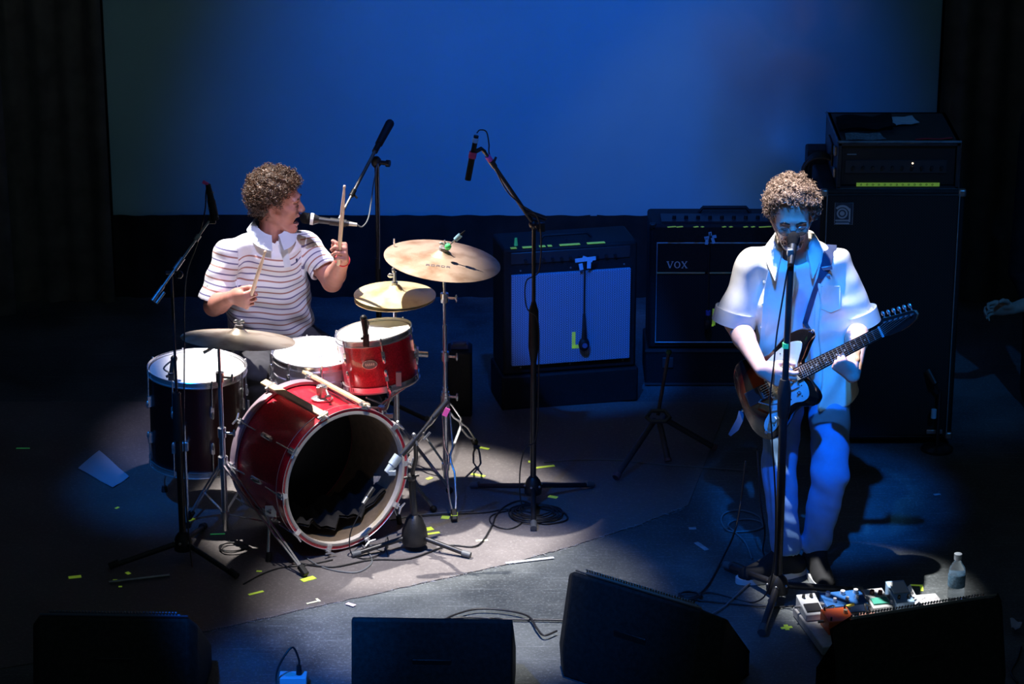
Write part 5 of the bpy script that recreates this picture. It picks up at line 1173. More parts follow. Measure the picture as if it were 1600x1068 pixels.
# ------------------------------------------------------------------ smooth body surfaces (distance fields meshed with surface nets)
def nv(p): return np.array(p, dtype=np.float32)
def unit(p): p = np.array(p, dtype=float); return p / np.linalg.norm(p)
class Field:
    def __init__(s, lo, hi, h):
        s.lo = nv(lo); s.h = h; s.n = [int(math.ceil((b - a) / h)) + 1 for a, b in zip(lo, hi)]
        s.f = np.full(s.n, 0.08, dtype=np.float32)
        s.ax = [s.lo[i] + h * np.arange(s.n[i], dtype=np.float32) for i in range(3)]
    def _win(s, lo, hi):
        sl = []
        for i in range(3):
            a = max(0, int((lo[i] - s.lo[i]) / s.h)); b = min(s.n[i], int((hi[i] - s.lo[i]) / s.h) + 2)
            if b <= a: return None
            sl.append(slice(a, b))
        X = [s.ax[0][sl[0]][:, None, None], s.ax[1][sl[1]][None, :, None], s.ax[2][sl[2]][None, None, :]]
        return tuple(sl), X
    def op(s, fn, lo, hi, k=0.01, sub=False):
        pad = k + 3 * s.h + 0.01; w_ = s._win([a - pad for a in lo], [a + pad for a in hi])
        if w_ is None: return s
        sl, X = w_; d = fn(*X).astype(np.float32); g = s.f[sl]
        if sub:
            d = -d; h_ = np.clip(0.5 - 0.5 * (g - d) / k, 0, 1); s.f[sl] = g * (1 - h_) + d * h_ + k * h_ * (1 - h_)
        else:
            h_ = np.clip(0.5 + 0.5 * (g - d) / k, 0, 1); s.f[sl] = g * (1 - h_) + d * h_ - k * h_ * (1 - h_)
        return s
    def cone(s, a, b, r1, r2=None, k=0.01, sub=False):
        a, b = nv(a), nv(b); r2 = r1 if r2 is None else r2; ab = b - a; L2 = float(ab @ ab) + 1e-12
        def fn(x, y, z):
            px, py, pz = x - a[0], y - a[1], z - a[2]
            t = np.clip((px * ab[0] + py * ab[1] + pz * ab[2]) / L2, 0, 1)
            return np.sqrt((px - t * ab[0]) ** 2 + (py - t * ab[1]) ** 2 + (pz - t * ab[2]) ** 2) - (r1 + (r2 - r1) * t)
        r = max(r1, r2); return s.op(fn, np.minimum(a, b) - r, np.maximum(a, b) + r, k, sub)
    def ell(s, c, rad, M=None, k=0.01, sub=False):
        c = nv(c); rad = nv(rad); M = np.eye(3) if M is None else np.array(M)  # columns = axes
        def fn(x, y, z):
            px, py, pz = x - c[0], y - c[1], z - c[2]
            u = (px * M[0, 0] + py * M[1, 0] + pz * M[2, 0]) / rad[0]; v = (px * M[0, 1] + py * M[1, 1] + pz * M[2, 1]) / rad[1]; w = (px * M[0, 2] + py * M[1, 2] + pz * M[2, 2]) / rad[2]
            k0 = np.sqrt(u * u + v * v + w * w); k1 = np.sqrt((u / rad[0]) ** 2 + (v / rad[1]) ** 2 + (w / rad[2]) ** 2) + 1e-6
            return k0 * (k0 - 1) / k1
        e = np.abs(M) @ rad; return s.op(fn, c - e, c + e, k, sub)
    def loft(s, pts, rx, ry, lat, k=0.02, pw=2.4, endr=0.02):
        """elliptic sections along pts (roughly straight); lat: lateral direction; rx lateral radius, ry depth radius"""
        pts = np.array([list(p) for p in pts], dtype=float); ax = unit(pts[-1] - pts[0]); lat = np.array(lat, float); lat = unit(lat - ax * (lat @ ax)); dep = np.cross(ax, lat)
        t = (pts - pts[0]) @ ax; cu = (pts - pts[0]) @ lat; cv = (pts - pts[0]) @ dep; p0 = pts[0]
        def fn(x, y, z):
            px, py, pz = x - p0[0], y - p0[1], z - p0[2]
            T = px * ax[0] + py * ax[1] + pz * ax[2]; U = px * lat[0] + py * lat[1] + pz * lat[2]; W_ = px * dep[0] + py * dep[1] + pz * dep[2]
            sh = T.shape; Tf = T.ravel()
            a = np.interp(Tf, t, rx).reshape(sh); b = np.interp(Tf, t, ry).reshape(sh)
            U = U - np.interp(Tf, t, cu).reshape(sh); W_ = W_ - np.interp(Tf, t, cv).reshape(sh)
            d = ((np.abs(U / a) ** pw + np.abs(W_ / b) ** pw) ** (1 / pw) - 1) * np.minimum(a, b)
            e = np.maximum(-T, T - t[-1]) + endr
            q = np.maximum(d + endr, 0); q2 = np.maximum(e, 0)
            return np.minimum(np.maximum(d + endr, e), 0) + np.sqrt(q * q + q2 * q2) - endr
        r = max(max(rx), max(ry)); return s.op(fn, pts.min(0) - r, pts.max(0) + r, k)
    def cut(s, p, n, k=0.006):
        """remove what lies beyond plane p along n"""
        p, n = np.array(p, float), unit(n)
        x, y, z = s.ax[0][:, None, None], s.ax[1][None, :, None], s.ax[2][None, None, :]
        d = ((x - p[0]) * n[0] + (y - p[1]) * n[1] + (z - p[2]) * n[2]).astype(np.float32)
        h_ = np.clip(0.5 - 0.5 * (s.f - d) / k, 0, 1); s.f = s.f * (1 - h_) + d * h_ + k * h_ * (1 - h_); return s
    def disp(s, fn):
        x, y, z = s.ax[0][:, None, None], s.ax[1][None, :, None], s.ax[2][None, None, :]
        s.f = (s.f + fn(x, y, z)).astype(np.float32); return s
    def mesh(s):
        f = s.f; h = s.h; ins = f < 0
        c = [ins[i:ins.shape[0] - 1 + i, j:ins.shape[1] - 1 + j, k:ins.shape[2] - 1 + k] for i in (0, 1) for j in (0, 1) for k in (0, 1)]
        cnt = sum(a.astype(np.int8) for a in c); act = (cnt > 0) & (cnt < 8); idx = np.argwhere(act)
        ids = np.full(act.shape, -1, np.int32); ids[act] = np.arange(len(idx))
        off = np.array([(i, j, k) for i in (0, 1) for j in (0, 1) for k in (0, 1)])
        vals = np.stack([f[idx[:, 0] + o[0], idx[:, 1] + o[1], idx[:, 2] + o[2]] for o in off], 1)
        acc = np.zeros((len(idx), 3)); num = np.zeros(len(idx))
        for a in range(8):
            for b in range(a + 1, 8):
                if np.abs(off[a] - off[b]).sum() != 1: continue
                va, vb = vals[:, a], vals[:, b]; m = (va < 0) != (vb < 0)
                t = np.where(m, va / np.where(m, va - vb, 1), 0)
                acc += np.where(m[:, None], off[a] + t[:, None] * (off[b] - off[a]), 0); num += m
        vs = (idx + acc / num[:, None]) * h + s.lo
        quads = []
        for a in range(3):
            u, v = [(1, 2), (2, 0), (0, 1)][a]
            sl0 = [slice(None)] * 3; sl1 = [slice(None)] * 3; sl0[a] = slice(0, -1); sl1[a] = slice(1, None)
            A_, B_ = ins[tuple(sl0)], ins[tuple(sl1)]; e = np.argwhere(A_ != B_)
            e = e[(e[:, u] > 0) & (e[:, v] > 0) & (e[:, u] < f.shape[u] - 1) & (e[:, v] < f.shape[v] - 1)]
            flip = A_[e[:, 0], e[:, 1], e[:, 2]]
            def g(du, dv):
                q = e.copy(); q[:, u] -= du; q[:, v] -= dv; return ids[q[:, 0], q[:, 1], q[:, 2]]
            q = np.stack([g(1, 1), g(0, 1), g(0, 0), g(1, 0)], 1); q[~flip] = q[~flip][:, ::-1]; quads.append(q)
        return vs, np.concatenate(quads)
    def build(s, name, material, parent=None, base=None, attr=None, smooth_it=2):
        vs, q = s.mesh()
        # light Laplacian smoothing
        for it in range(smooth_it):
            acc = np.zeros_like(vs); cnt = np.zeros(len(vs))
            for a, b in ((0, 1), (1, 2), (2, 3), (3, 0)):
                np.add.at(acc, q[:, a], vs[q[:, b]]); np.add.at(acc, q[:, b], vs[q[:, a]]); np.add.at(cnt, q[:, a], 1); np.add.at(cnt, q[:, b], 1)
            vs = vs * .5 + .5 * acc / np.maximum(cnt, 1)[:, None]
        b0 = np.array(top_loc(parent) if parent else (base if base is not None else (0, 0, 0)))
        me = bpy.data.meshes.new(name); me.vertices.add(len(vs)); me.vertices.foreach_set('co', (vs - b0).astype(np.float32).ravel())
        me.loops.add(q.size); me.loops.foreach_set('vertex_index', q.astype(np.int32).ravel()); me.polygons.add(len(q))
        me.polygons.foreach_set('loop_start', np.arange(0, q.size, 4, dtype=np.int32)); me.update(calc_edges=True); me.validate()
        if attr:
            for nm, fn in attr.items():
                v = fn(vs)
                at = me.attributes.new(nm, 'FLOAT', 'POINT'); at.data.foreach_set('value', v.astype(np.float32))
        return link(name, me, material, parent, base, smooth=180)

def frame3(F, U):
    F = unit(F); U = np.array(U, float); U = unit(U - F * (U @ F)); L = np.cross(U, F); return F, L, U   # forward, left, up

def head(fd, o, F, U, jaw=0.0, nose=0.0):
    F, L, U = frame3(F, U); M = np.stack([F, L, U], 1); o = np.array(o, float)
    p = lambda f, l, u: o + F * f + L * l + U * u
    E = lambda f, l, u, a, b, c, k=.01, sub=False: fd.ell(p(f, l, u), (a, b, c), M, k, sub)
    E(-.010, 0, .045, .098, .076, .086, .02); E(.045, 0, -.005, .054, .060, .088, .02)
    E(.062 - jaw * .3, 0, -.085 - jaw, .034, .034, .026, .018)
    for s in (-1, 1):
        fd.cone(p(.0, s * .056, -.035), p(.058 - jaw * .3, s * .022, -.088 - jaw), .020, .015, .018)
        E(.066, s * .040, -.012, .026, .022, .022, .015)
        E(.094, s * .033, .010, .016, .019, .014, .009, True)
        E(.080, s * .032, .009, .0140, .0150, .0125, .004)
        E(.088, s * .030, .030, .012, .024, .0065, .008)
        E(-.004, s * .077, .0, .019, .009, .031, .006); E(.004, s * .084, .002, .009, .006, .016, .005, True)
    E(.086, 0, .036, .016, .040, .012, .012)
    fd.cone(p(.092, 0, .022), p(.114 + nose, 0, -.020), .0075, .0115, .008)
    for s in (-1, 1): E(.108, s * .012, -.024, .010, .008, .008, .005)
    E(.094, 0, -.047, .012, .024, .006, .005); E(.091 - jaw * .3, 0, -.064 - jaw, .011, .021, .0065, .005)
    if jaw > .004: E(.098, 0, -.055 - jaw * .5, .034, .019, .006 + jaw * .55, .004, True)
    else: E(.108, 0, -.0553, .012, .022, .0016, .003, True)
    return p, (F, L, U)

def hand(fd, W, d, T, side, curls, thumb, scale=1.0, spread=.04, k=.004):
    """W wrist, d wrist->knuckles, T towards the thumb side. side: +1 right hand, -1 left. returns palm normal + knuckles"""
    d = unit(d); T = np.array(T, float); T = unit(T - d * (T @ d)); N = np.cross(T, d) * side; W = np.array(W, float); s = scale
    kn = []
    for i, (o, l) in enumerate(((.030, .088), (.010, .092), (-.011, .087), (-.030, .078))):
        kp = W + T * o * s + d * l * s; kn.append(kp); fd.cone(W + T * o * .45 * s + d * .008, kp, .0155 * s, .0115 * s, .012)
    fd.ell(W + d * .045 * s + N * .006, (.045 * s, .036 * s, .015 * s), np.stack([d, T, N], 1), .012)
    fd.ell(W + d * .03 * s + T * .024 * s + N * .014, (.032 * s, .016 * s, .014 * s), np.stack([d, T, N], 1), .010)
    segs = ((.041, .026, .021), (.046, .029, .022), (.042, .027, .021), (.033, .021, .018))
    for i in range(4):
        a = 0; q = kn[i]; c = curls[i] if isinstance(curls[0], (list, tuple)) else curls
        dd = unit(d + T * spread * (1.5 - i)); r = (.0095, .0098, .0092, .0082)[i] * s
        for j in range(3):
            a += R(c[j]); dr = dd * math.cos(a) + N * math.sin(a); e = q + dr * segs[i][j] * s
            fd.cone(q, e, r, r * .9, k); q = e; r *= .9
    q = W + T * .022 * s + d * .020 * s + N * .006; r = .0125 * s
    for j, (tt, dd_, nn, l) in enumerate(thumb):
        e = q + unit(T * tt + d * dd_ + N * nn) * l * s; fd.cone(q, e, r, r * .88, .006 if j else .01); q = e; r *= .88
    return N, kn
THUMB_GRIP = [(.75, .55, .35, .042), (.45, .8, .45, .032), (.15, .75, .65, .026)]

def skin_mat(name, col, lip):
    m = mat(name, col, .48, noise=.10, nscale=35, bump=.06, bscale=300); b = m.node_tree.nodes['Principled BSDF']
    b.inputs['Subsurface Weight'].default_value = .12; b.inputs['Subsurface Radius'].default_value = (.012, .005, .003); b.inputs['Subsurface Scale'].default_value = .5
    return m
def curls_mesh(name, material, parent, pts, nrms, n, r=.006, ln=.02, th=.0013, seed=1):
    rnd = random.Random(seed); m = MB()
    for i in range(n):
        k = rnd.randrange(len(pts)); p = V(pts[k]); nn = V(nrms[k]); x, y, _ = frame(nn, (rnd.uniform(-1, 1), rnd.uniform(-1, 1), rnd.uniform(-1, 1)))
        rr = r * rnd.uniform(.6, 1.3); L = ln * rnd.uniform(.6, 1.3); tn = rnd.uniform(1.0, 2.0); ph = rnd.uniform(0, 6.28); lean = x * rnd.uniform(-.5, .5) * L + V((0, 0, -.15 * L)); q = []
        for j in range(11):
            t = j / 10; a = ph + t * tn * 2 * PI; q.append(p + nn * (L * t - .004) + lean * t + (x * math.cos(a) + y * math.sin(a)) * rr * (.5 + .5 * t))
        m.tube(q, [th * (1.2 - .5 * j / 10) for j in range(11)], 3)
    o = m.build(name, material, parent, smooth=180); o['kind'] = 'stuff'; return o
def hair(fdargs, p, FLU, material, parent, mask, thick, n, seed, lump=.006, curl=(.0065, .020)):
    F, L, U = FLU; fd = Field(*fdargs); M = np.stack([F, L, U], 1)
    o = p(0, 0, 0); ce = p(-.006, 0, .05); rad = np.array([.100 + thick, .078 + thick, .090 + thick])
    fd.ell(ce, rad, M, .01)
    def face(x, y, z):
        a = (x - o[0]) * F[0] + (y - o[1]) * F[1] + (z - o[2]) * F[2]; c = (x - o[0]) * U[0] + (y - o[1]) * U[1] + (z - o[2]) * U[2]; l = np.abs((x - o[0]) * L[0] + (y - o[1]) * L[1] + (z - o[2]) * L[2])
        return mask(a, l, c) + lump * (np.sin(x * 170 + 2 * np.sin(y * 90)) * np.sin(y * 160 + z * 60) * np.sin(z * 150 + x * 50)) * 1.2
    fd.disp(lambda x, y, z: 0 * x)
    x, y, z = fd.ax[0][:, None, None], fd.ax[1][None, :, None], fd.ax[2][None, None, :]
    fd.f = np.maximum(fd.f + lump * (np.sin(x * 130 + 2 * np.sin(y * 90)) * np.sin(y * 140 + z * 60) + np.sin(z * 190 + x * 70) * .6), face(x, y, z)).astype(np.float32)
    h_ = fd.build('hair', material, parent, smooth_it=1)
    vs, q = fd.mesh(); e1 = vs[q[:, 2]] - vs[q[:, 0]]; e2 = vs[q[:, 3]] - vs[q[:, 1]]; nn = np.cross(e1, e2); nn /= np.linalg.norm(nn, axis=1)[:, None] + 1e-9
    cc = vs[q].mean(1); out = cc - ce; out /= np.linalg.norm(out, axis=1)[:, None]
    if (nn * out).sum() < 0: nn = -nn
    keep = (nn * out).sum(1) > .25; cc, nn = cc[keep], (nn * .5 + out * .5)[keep]
    curls_mesh('curls', material, h_, [tuple(a) for a in cc], [tuple(a / np.linalg.norm(a)) for a in nn], n, curl[0], curl[1], seed=seed)
    return h_
def hair_mat(name, c1, c2):
    m = mat(name, c1, .45, spec=.6); nt = m.node_tree; b = nt.nodes['Principled BSDF']; tc = nt.nodes.new('ShaderNodeTexCoord')
    n = nt.nodes.new('ShaderNodeTexNoise'); n.inputs['Scale'].default_value = 90; nt.links.new(tc.outputs['Object'], n.inputs['Vector'])
    cr = nt.nodes.new('ShaderNodeValToRGB'); cr.color_ramp.elements[0].position = .35; cr.color_ramp.elements[0].color = (*c1, 1); cr.color_ramp.elements[1].position = .65; cr.color_ramp.elements[1].color = (*c2, 1)
    nt.links.new(n.outputs['Fac'], cr.inputs['Fac']); nt.links.new(cr.outputs['Color'], b.inputs['Base Color']); return m
def eyes(p, FLU, parent, shut=False):
    F, L, U = FLU; Mx = Matrix((V(F), V(L), V(U))).transposed()
    for s in (-1, 1):
        if not shut:
            e = MB().sph(p(.0805, s * .032, .008), .0138, 12).build('eye', mat('eye_white', (.7, .68, .66), .2), parent)
            MB().sph(p(.0905, s * .031, .007), (.0045, .006, .006), 10, Mx).build('iris', mat('dark_iris', (.03, .02, .015), .15), e)
def folds(amp, freq, seed, dirv=(0, 0, 1)):
    d = unit(dirv)
    def fn(x, y, z):
        s = (x * d[0] + y * d[1] + z * d[2])
        wv = np.sin(x * 9 + seed) * 1.6 + np.sin(y * 11 + z * 5 + seed * 2) * 1.4 + np.sin(z * 13 - x * 6) * .8
        return amp * (np.sin(s * freq + wv * 1.5) + .5 * np.sin(s * freq * 1.9 - wv * 2.3 + seed) + .4 * np.sin(x * 45 + z * 33 + y * 20 + seed))
    return fn

# ================================================================== the drummer
def build_drummer():
    pel = P(425, 524, Y=11.64); chest = P(414, 432, Y=11.52); nb = P(424, 362, Y=11.47)
    t = thing('person', 'seated curly-haired man in a striped short-sleeved polo shirt drumming and singing, turned right', 'person', (pel.x, 11.5, .004))
    lat = unit((.90, .28, 0)); fwd = unit((.30, -.90, 0))    # to his left, forward
    shR, shL = np.array(P(352, 392, Y=11.40)), np.array(P(480, 381, Y=11.56))
    elR, wrR = np.array(P(334, 478, Y=11.36)), np.array(P(362, 464, Y=11.15))
    elL, wrL = np.array(P(519, 440, Y=11.42)), np.array(P(536, 404, Y=11.22))
    hO = np.array(P(426, 327, Y=11.395)) + np.array((.010, .078, 0)); hF = (.99, -.10, -.01); hU = (.01, -.03, 1)
    kneeR, kneeL = np.array(P(404, 585, Y=11.15)), np.array((P(545, 570, Y=11.32)))
    ankR, ankL = np.array((kneeR[0] + .03, kneeR[1] - .02, .10)), np.array((P(600, 690, Y=11.36).x, 11.38, .11))
    ankR[1] = kneeR[1] + .06
    lo = (-1.42, 10.95, 0.0); hi = (-.45, 11.95, 1.40)
    sk = Field(lo, hi, .0048)
    sk.loft([pel + V((0, 0, -.08)), pel, chest, nb], [.15, .155, .14, .05], [.11, .11, .10, .05], lat, .02)
    sk.cone(nb, hO + np.array((-.012, .0, -.04)), .058, .056, .02)
    sk.cone(nb - V((0, 0, .045)), shR + (.02, 0, -.03), .040, .034, .015).cone(nb - V((0, 0, .045)), shL + (-.01, 0, -.03), .040, .034, .015)
    for sh, el, wr in ((shR, elR, wrR), (shL, elL, wrL)):
        sk.cone(sh + (0, 0, -.03), sh + (el - sh) * .5, .036, .046, .01).cone(sh + (el - sh) * .5, el, .048, .042, .02).cone(el, el + (wr - el) * .35, .044, .044, .012).cone(el + (wr - el) * .3, wr, .044, .027, .012)
    for s, kn, an in ((-1, kneeR, ankR), (1, kneeL, ankL)):
        hp = np.array(pel) + lat * .09 * s + np.array((0, 0, -.03)); sk.cone(hp, kn, .085, .055, .03).cone(kn, an, .052, .036, .02); sk.cone(an + (0, .03, -.05), an + fwd * .14 + np.array((0, 0, -.065)), .036, .030, .02)
    p, FLU = head(sk, hO, hF, hU, jaw=.022)
    # hands: right grips a stick pointing up and forward, left holds its stick upright
    sR = unit(np.array(P(403, 388, Y=10.95)) - np.array(P(384, 447, Y=11.06))); sL = unit(np.array(P(549, 268, Y=11.05)) - np.array(P(541, 366, Y=11.13)))
    thb = [(.42, .85, .50, .042), (.10, .85, .50, .032), (-.05, .7, .35, .024)]
    NR, kR = hand(sk, wrR, unit((.62, -.55, .05)), sR, 1, (72, 85, 45), thb)
    NL, kL = hand(sk, wrL, unit((.12, -.62, .50)), sL, -1, (72, 85, 45), thb)
    skin = skin_mat('warm_skin', (.50, .22, .17), None)
    sk.build('body', skin, t)
    sticks = []
    for W_, d_, s_, N_, tipd, nm in ((wrR, (.62, -.55, .05), sR, NR, .30, 'wooden drumstick in his right hand, resting in front of his chest'), (wrL, (.12, -.62, .50), sL, NL, .325, 'wooden drumstick raised upright in his left hand')):
        d_ = unit(d_); c = W_ + d_ * .088 + N_ * .024; a = c - s_ * .07; b = c + s_ * tipd; A_ = V(a); B_ = V(b); dd = (B_ - A_).normalized()
        o = MB().tube([A_, A_ + dd * .004, A_.lerp(B_, .72), A_.lerp(B_, .955), A_.lerp(B_, .96), A_.lerp(B_, .975), A_.lerp(B_, .995), B_], [.006, .0085, .0085, .0045, .004, .0062, .005, .001], 10).build('drumstick', mat('maple_stick', (.72, .52, .38), .5, noise=.08), base=A_, smooth=60)
        tag(o, nm, 'drumstick'); sticks.append(o)
    # pants + shoes
    pt = Field((-1.42, 10.95, 0.05), (-.45, 11.95, .72), .007)
    pt.loft([pel + V((0, 0, -.10)), pel + V((0, 0, .10))], [.175, .175], [.135, .135], lat, .02)
    for s, kn, an in ((-1, kneeR, ankR), (1, kneeL, ankL)):
        hp = np.array(pel) + lat * .09 * s + np.array((0, 0, -.03)); pt.cone(hp, kn, .10, .072, .03).cone(kn, an + (an - kn) * -.05, .070, .055, .02)
    pt.disp(folds(.003, 60, 2)); pt.build('trousers', mat('dark_trousers', (.035, .035, .042), .9, noise=.2), t)
    for s, an in ((-1, ankR), (1, ankL)):
        f = Field(an - .22, an + .22, .006); tip = an + fwd * .15 + np.array((0, 0, -.068)); he = an + np.array((0, 0, -.062)) - fwd * .03
        f.cone(he, tip, .040, .034, .01).cone(he, an, .04, .045, .02); f.cut((0, 0, .012), (0, 0, -1)); f.build('shoe', blackr, t)
    # polo shirt
    sf = Field((-1.42, 11.1, .50), (-.60, 11.95, 1.16), .0045)
    sf.loft([pel + V((-.012, 0, -.005)), pel.lerp(chest, .25) + V((0, 0, 0)), pel.lerp(chest, .6), chest + V((0, 0, .03)), nb + V((0, 0, -.055)), nb + V((0, 0, .005))], [.165, .190, .190, .176, .120, .065], [.135, .155, .155, .138, .100, .065], lat, .02, 2.3, .01)
    sf.cone(V(nb) - V((0, 0, .03)), shR + (.012, 0, -.012), .058, .055, .03).cone(V(nb) - V((0, 0, .03)), shL + (-.005, 0, -.010), .058, .055, .03)
    slR = shR + (elR - shR) * .90; slL = shL + (elL - shL) * .72
    sf.cone(shR + (.010, 0, -.012), slR, .058, .072, .025).cone(shL + (-.004, 0, -.008), slL, .060, .064, .025)
    dR, dL = unit(elR - shR), unit(elL - shL)
    sf.disp(folds(.0032, 42, 1.3, (.3, .1, 1)))
    sf.cone(slR - dR * .03 + (0, 0, 0), slR + dR * .12, .062, .075, .003, True); sf.cone(slL - dL * .03, slL + dL * .12, .054, .07, .003, True)
    def clip(fd, q, n, c, rr):   # flat sleeve ends
        fd.op(lambda x, y, z: np.maximum(-((x - q[0]) * n[0] + (y - q[1]) * n[1] + (z - q[2]) * n[2]), np.sqrt((x - c[0]) ** 2 + (y - c[1]) ** 2 + (z - c[2]) ** 2) - rr), c - rr, c + rr, .003, True)
    clip(sf, slR + dR * .0, dR, slR + dR * .09, .13); clip(sf, slL, dL, slL + dL * .09, .12)
    sf.cone(V(nb) - V((0, 0, .02)) + V(fwd) * .012, V(nb) + V((0, 0, .14)), .060, .075, .005, True)
    m = polo_mat()
    def stripe(vs):
        ch = np.array(chest); up_ = unit(np.array(nb) - np.array(pel)); base_ = (vs - ch) @ up_ + .05 * ((vs - ch) @ lat) + .01 * np.sin(((vs - ch) @ lat) * 22) + .35 * (((vs - ch) @ lat)) ** 2
        out = np.minimum(base_, .176).copy()
        for sh, d, r_ in ((shR, dR, .078), (shL, dL, .073)):
            q = vs - sh; al = q @ d; rd = np.linalg.norm(q - al[:, None] * d, axis=1); sel = (al > -.03) & (rd < r_ + .02)
            side = (vs - ch) @ lat
            sel &= (np.abs(side) > .140)
            out[sel] = (-al[sel] * 1.0 + .02)
        return out
    def frm(vs): return np.where((vs[:, 2] < -9), 1, 0)
    sh_ = sf.build('polo_shirt', m, t, attr={'stripe': stripe})
    # collar: folded band, open at the front
    cm = mat('pale_blue_collar', (.62, .68, .80), .8, noise=.04)
    mb = MB(); F_ = V(fwd); L_ = V(lat); c0 = V(nb) + V((0, -.004, .022)); vs = []; n = 44
    for i in range(n + 1):
        a = R(-168) + R(336) * i / n   # from front around the back
        ca, sa = -math.cos(a), math.sin(a); ca = math.cos(a + PI)
        dirv = (F_ * math.cos(a + PI) + L_ * math.sin(a + PI)); fr = max(0, dirv.dot(F_))
        top = c0 + dirv * .068 + V((0, 0, .030 - .045 * fr)); mid = c0 + dirv * .078 + V((0, 0, .028 - .05 * fr)); lowp = c0 + dirv * (.104 + .014 * fr) + V((0, 0, -.010 - .060 * fr)); low2 = lowp - dirv * .005 - V((0, 0, .004)); inn = c0 + dirv * .066 + V((0, 0, -.02 - .03 * fr))
        vs += [inn, top, mid, lowp, low2]
    fs = [(i * 5 + j, i * 5 + (j + 1) % 5, i * 5 + 5 + (j + 1) % 5, i * 5 + 5 + j) for i in range(n) for j in range(5)] + [(0, 1, 2, 3, 4), tuple(n * 5 + j for j in range(5))]
    mb.add(vs, fs); mb.build('collar', cm, sh_, smooth=60)
    vz, vq = None, None
    # placket strip down the chest front, laid on the shirt
    from mathutils.bvhtree import BVHTree
    dg = None; me = sh_.data; off = V(top_loc(t)); bv = BVHTree.FromPolygons([v.co + off for v in me.vertices], [tuple(p_.vertices) for p_ in me.polygons])
    pts = []
    for i in range(9):
        q = P(441 + .9 * i, 381 + 4.5 * i, Y=11.1); dr = (q - V((0, 0, CAM_H))).normalized(); h = bv.ray_cast(q, dr)[0]
        if h: pts.append(h - dr * .001)
    if len(pts) > 3: MB().ribbon(pts, V((.1, -1, .25)), .036, .003).build('placket', cm, sh_)
    q = P(463, 407, Y=11.1); dr = (q - V((0, 0, CAM_H))).normalized(); h = bv.ray_cast(q, dr)[0]
    if h: MB().box(h - dr * .001, (.009, .003, .014)).sph(h - dr * .001 + V((.003, 0, .006)), (.003, .002, .005), 6).build('chest_emblem', mat('navy_thread', (.03, .03, .10), .7), sh_)
    # hair, brows, teeth
    hm = hair_mat('dark_brown_hair', (.026, .012, .007), (.11, .052, .026))
    mask = lambda a, l, u: np.maximum(np.maximum((a - .030) - np.maximum(0, (u - .050)) * 1.3, -.075 - u * .9 + np.minimum(0, -a) * .35), np.where(a > -.028, (.028 - u) * .7 - np.maximum(0, .068 - l) * .0, -1))
    hair(((hO[0] - .19, hO[1] - .18, hO[2] - .16), (hO[0] + .19, hO[1] + .18, hO[2] + .22), .006), p, FLU, hm, t, mask, .019, 1700, 3, lump=.008, curl=(.0080, .023))
    F, L, U = FLU; m_ = MB()
    for s in (-1, 1): m_.tube([p(.098, s * .018, .006), p(.0985, s * .032, .002), p(.090, s * .046, .005)], [.0012, .0022, .0012], 6)
    for s in (-1, 1): m_.tube([p(.098, s * .012, .030), p(.100, s * .030, .036), p(.088, s * .048, .031)], [.003, .0045, .002], 6)
    m_.build('eyebrows', hm, t)
    MB().ribbon([p(.082, -.014, -.053), p(.090, 0, -.053), p(.082, .014, -.053)], V(U), .010, .004).build('teeth', mat('tooth_white', (.75, .72, .66), .3), t)
    MB().sph(p(.075, 0, -.078), (.018, .018, .010), 10).build('mouth_lining', mat('mouth_dark', (.05, .008, .01), .5), t)
    # wristband
    wd = unit(wrL - elL); x_, y_, _ = frame(V(wd)); cc = V(wrL - wd * .012)
    MB().tube([cc + (x_ * math.cos(a) + y_ * math.sin(a)) * .0300 for a in [2 * PI * i / 24 for i in range(24)]], .003, 6, closed=True).build('wristband', mat('red_band', (.8, .03, .05), .5), t)
    return t
def polo_mat():
    m = mat('striped_polo_cloth', (.8, .8, .85), .85, sheen=.2); nt = m.node_tree; b = nt.nodes['Principled BSDF']
    at = nt.nodes.new('ShaderNodeAttribute'); at.attribute_name = 'stripe'
    mu = nt.nodes.new('ShaderNodeMath'); mu.operation = 'MULTIPLY'; mu.inputs[1].default_value = 1 / .052; nt.links.new(at.outputs['Fac'], mu.inputs[0])
    fr = nt.nodes.new('ShaderNodeMath'); fr.operation = 'FRACT'; nt.links.new(mu.outputs[0], fr.inputs[0])
    cr = nt.nodes.new('ShaderNodeValToRGB'); cr.color_ramp.interpolation = 'CONSTANT'; el = cr.color_ramp.elements
    bg = (.84, .84, .88, 1); el[0].position = 0; el[0].color = bg; el[1].position = .10; el[1].color = (.42, .20, .17, 1)
    for ps, c in ((.23, bg), (.50, bg), (.60, (.16, .15, .30, 1)), (.72, bg), (.80, bg)): e = el.new(ps); e.color = c
    nt.links.new(fr.outputs[0], cr.inputs['Fac']); nt.links.new(cr.outputs['Color'], b.inputs['Base Color'])
    tc = nt.nodes.new('ShaderNodeTexCoord'); n = nt.nodes.new('ShaderNodeTexNoise'); n.inputs['Scale'].default_value = 500; nt.links.new(tc.outputs['Object'], n.inputs['Vector'])
    bp = nt.nodes.new('ShaderNodeBump'); bp.inputs['Strength'].default_value = .2; bp.inputs['Distance'].default_value = .002; nt.links.new(n.outputs['Fac'], bp.inputs['Height']); nt.links.new(bp.outputs['Normal'], b.inputs['Normal'])
    return m
build_drummer()

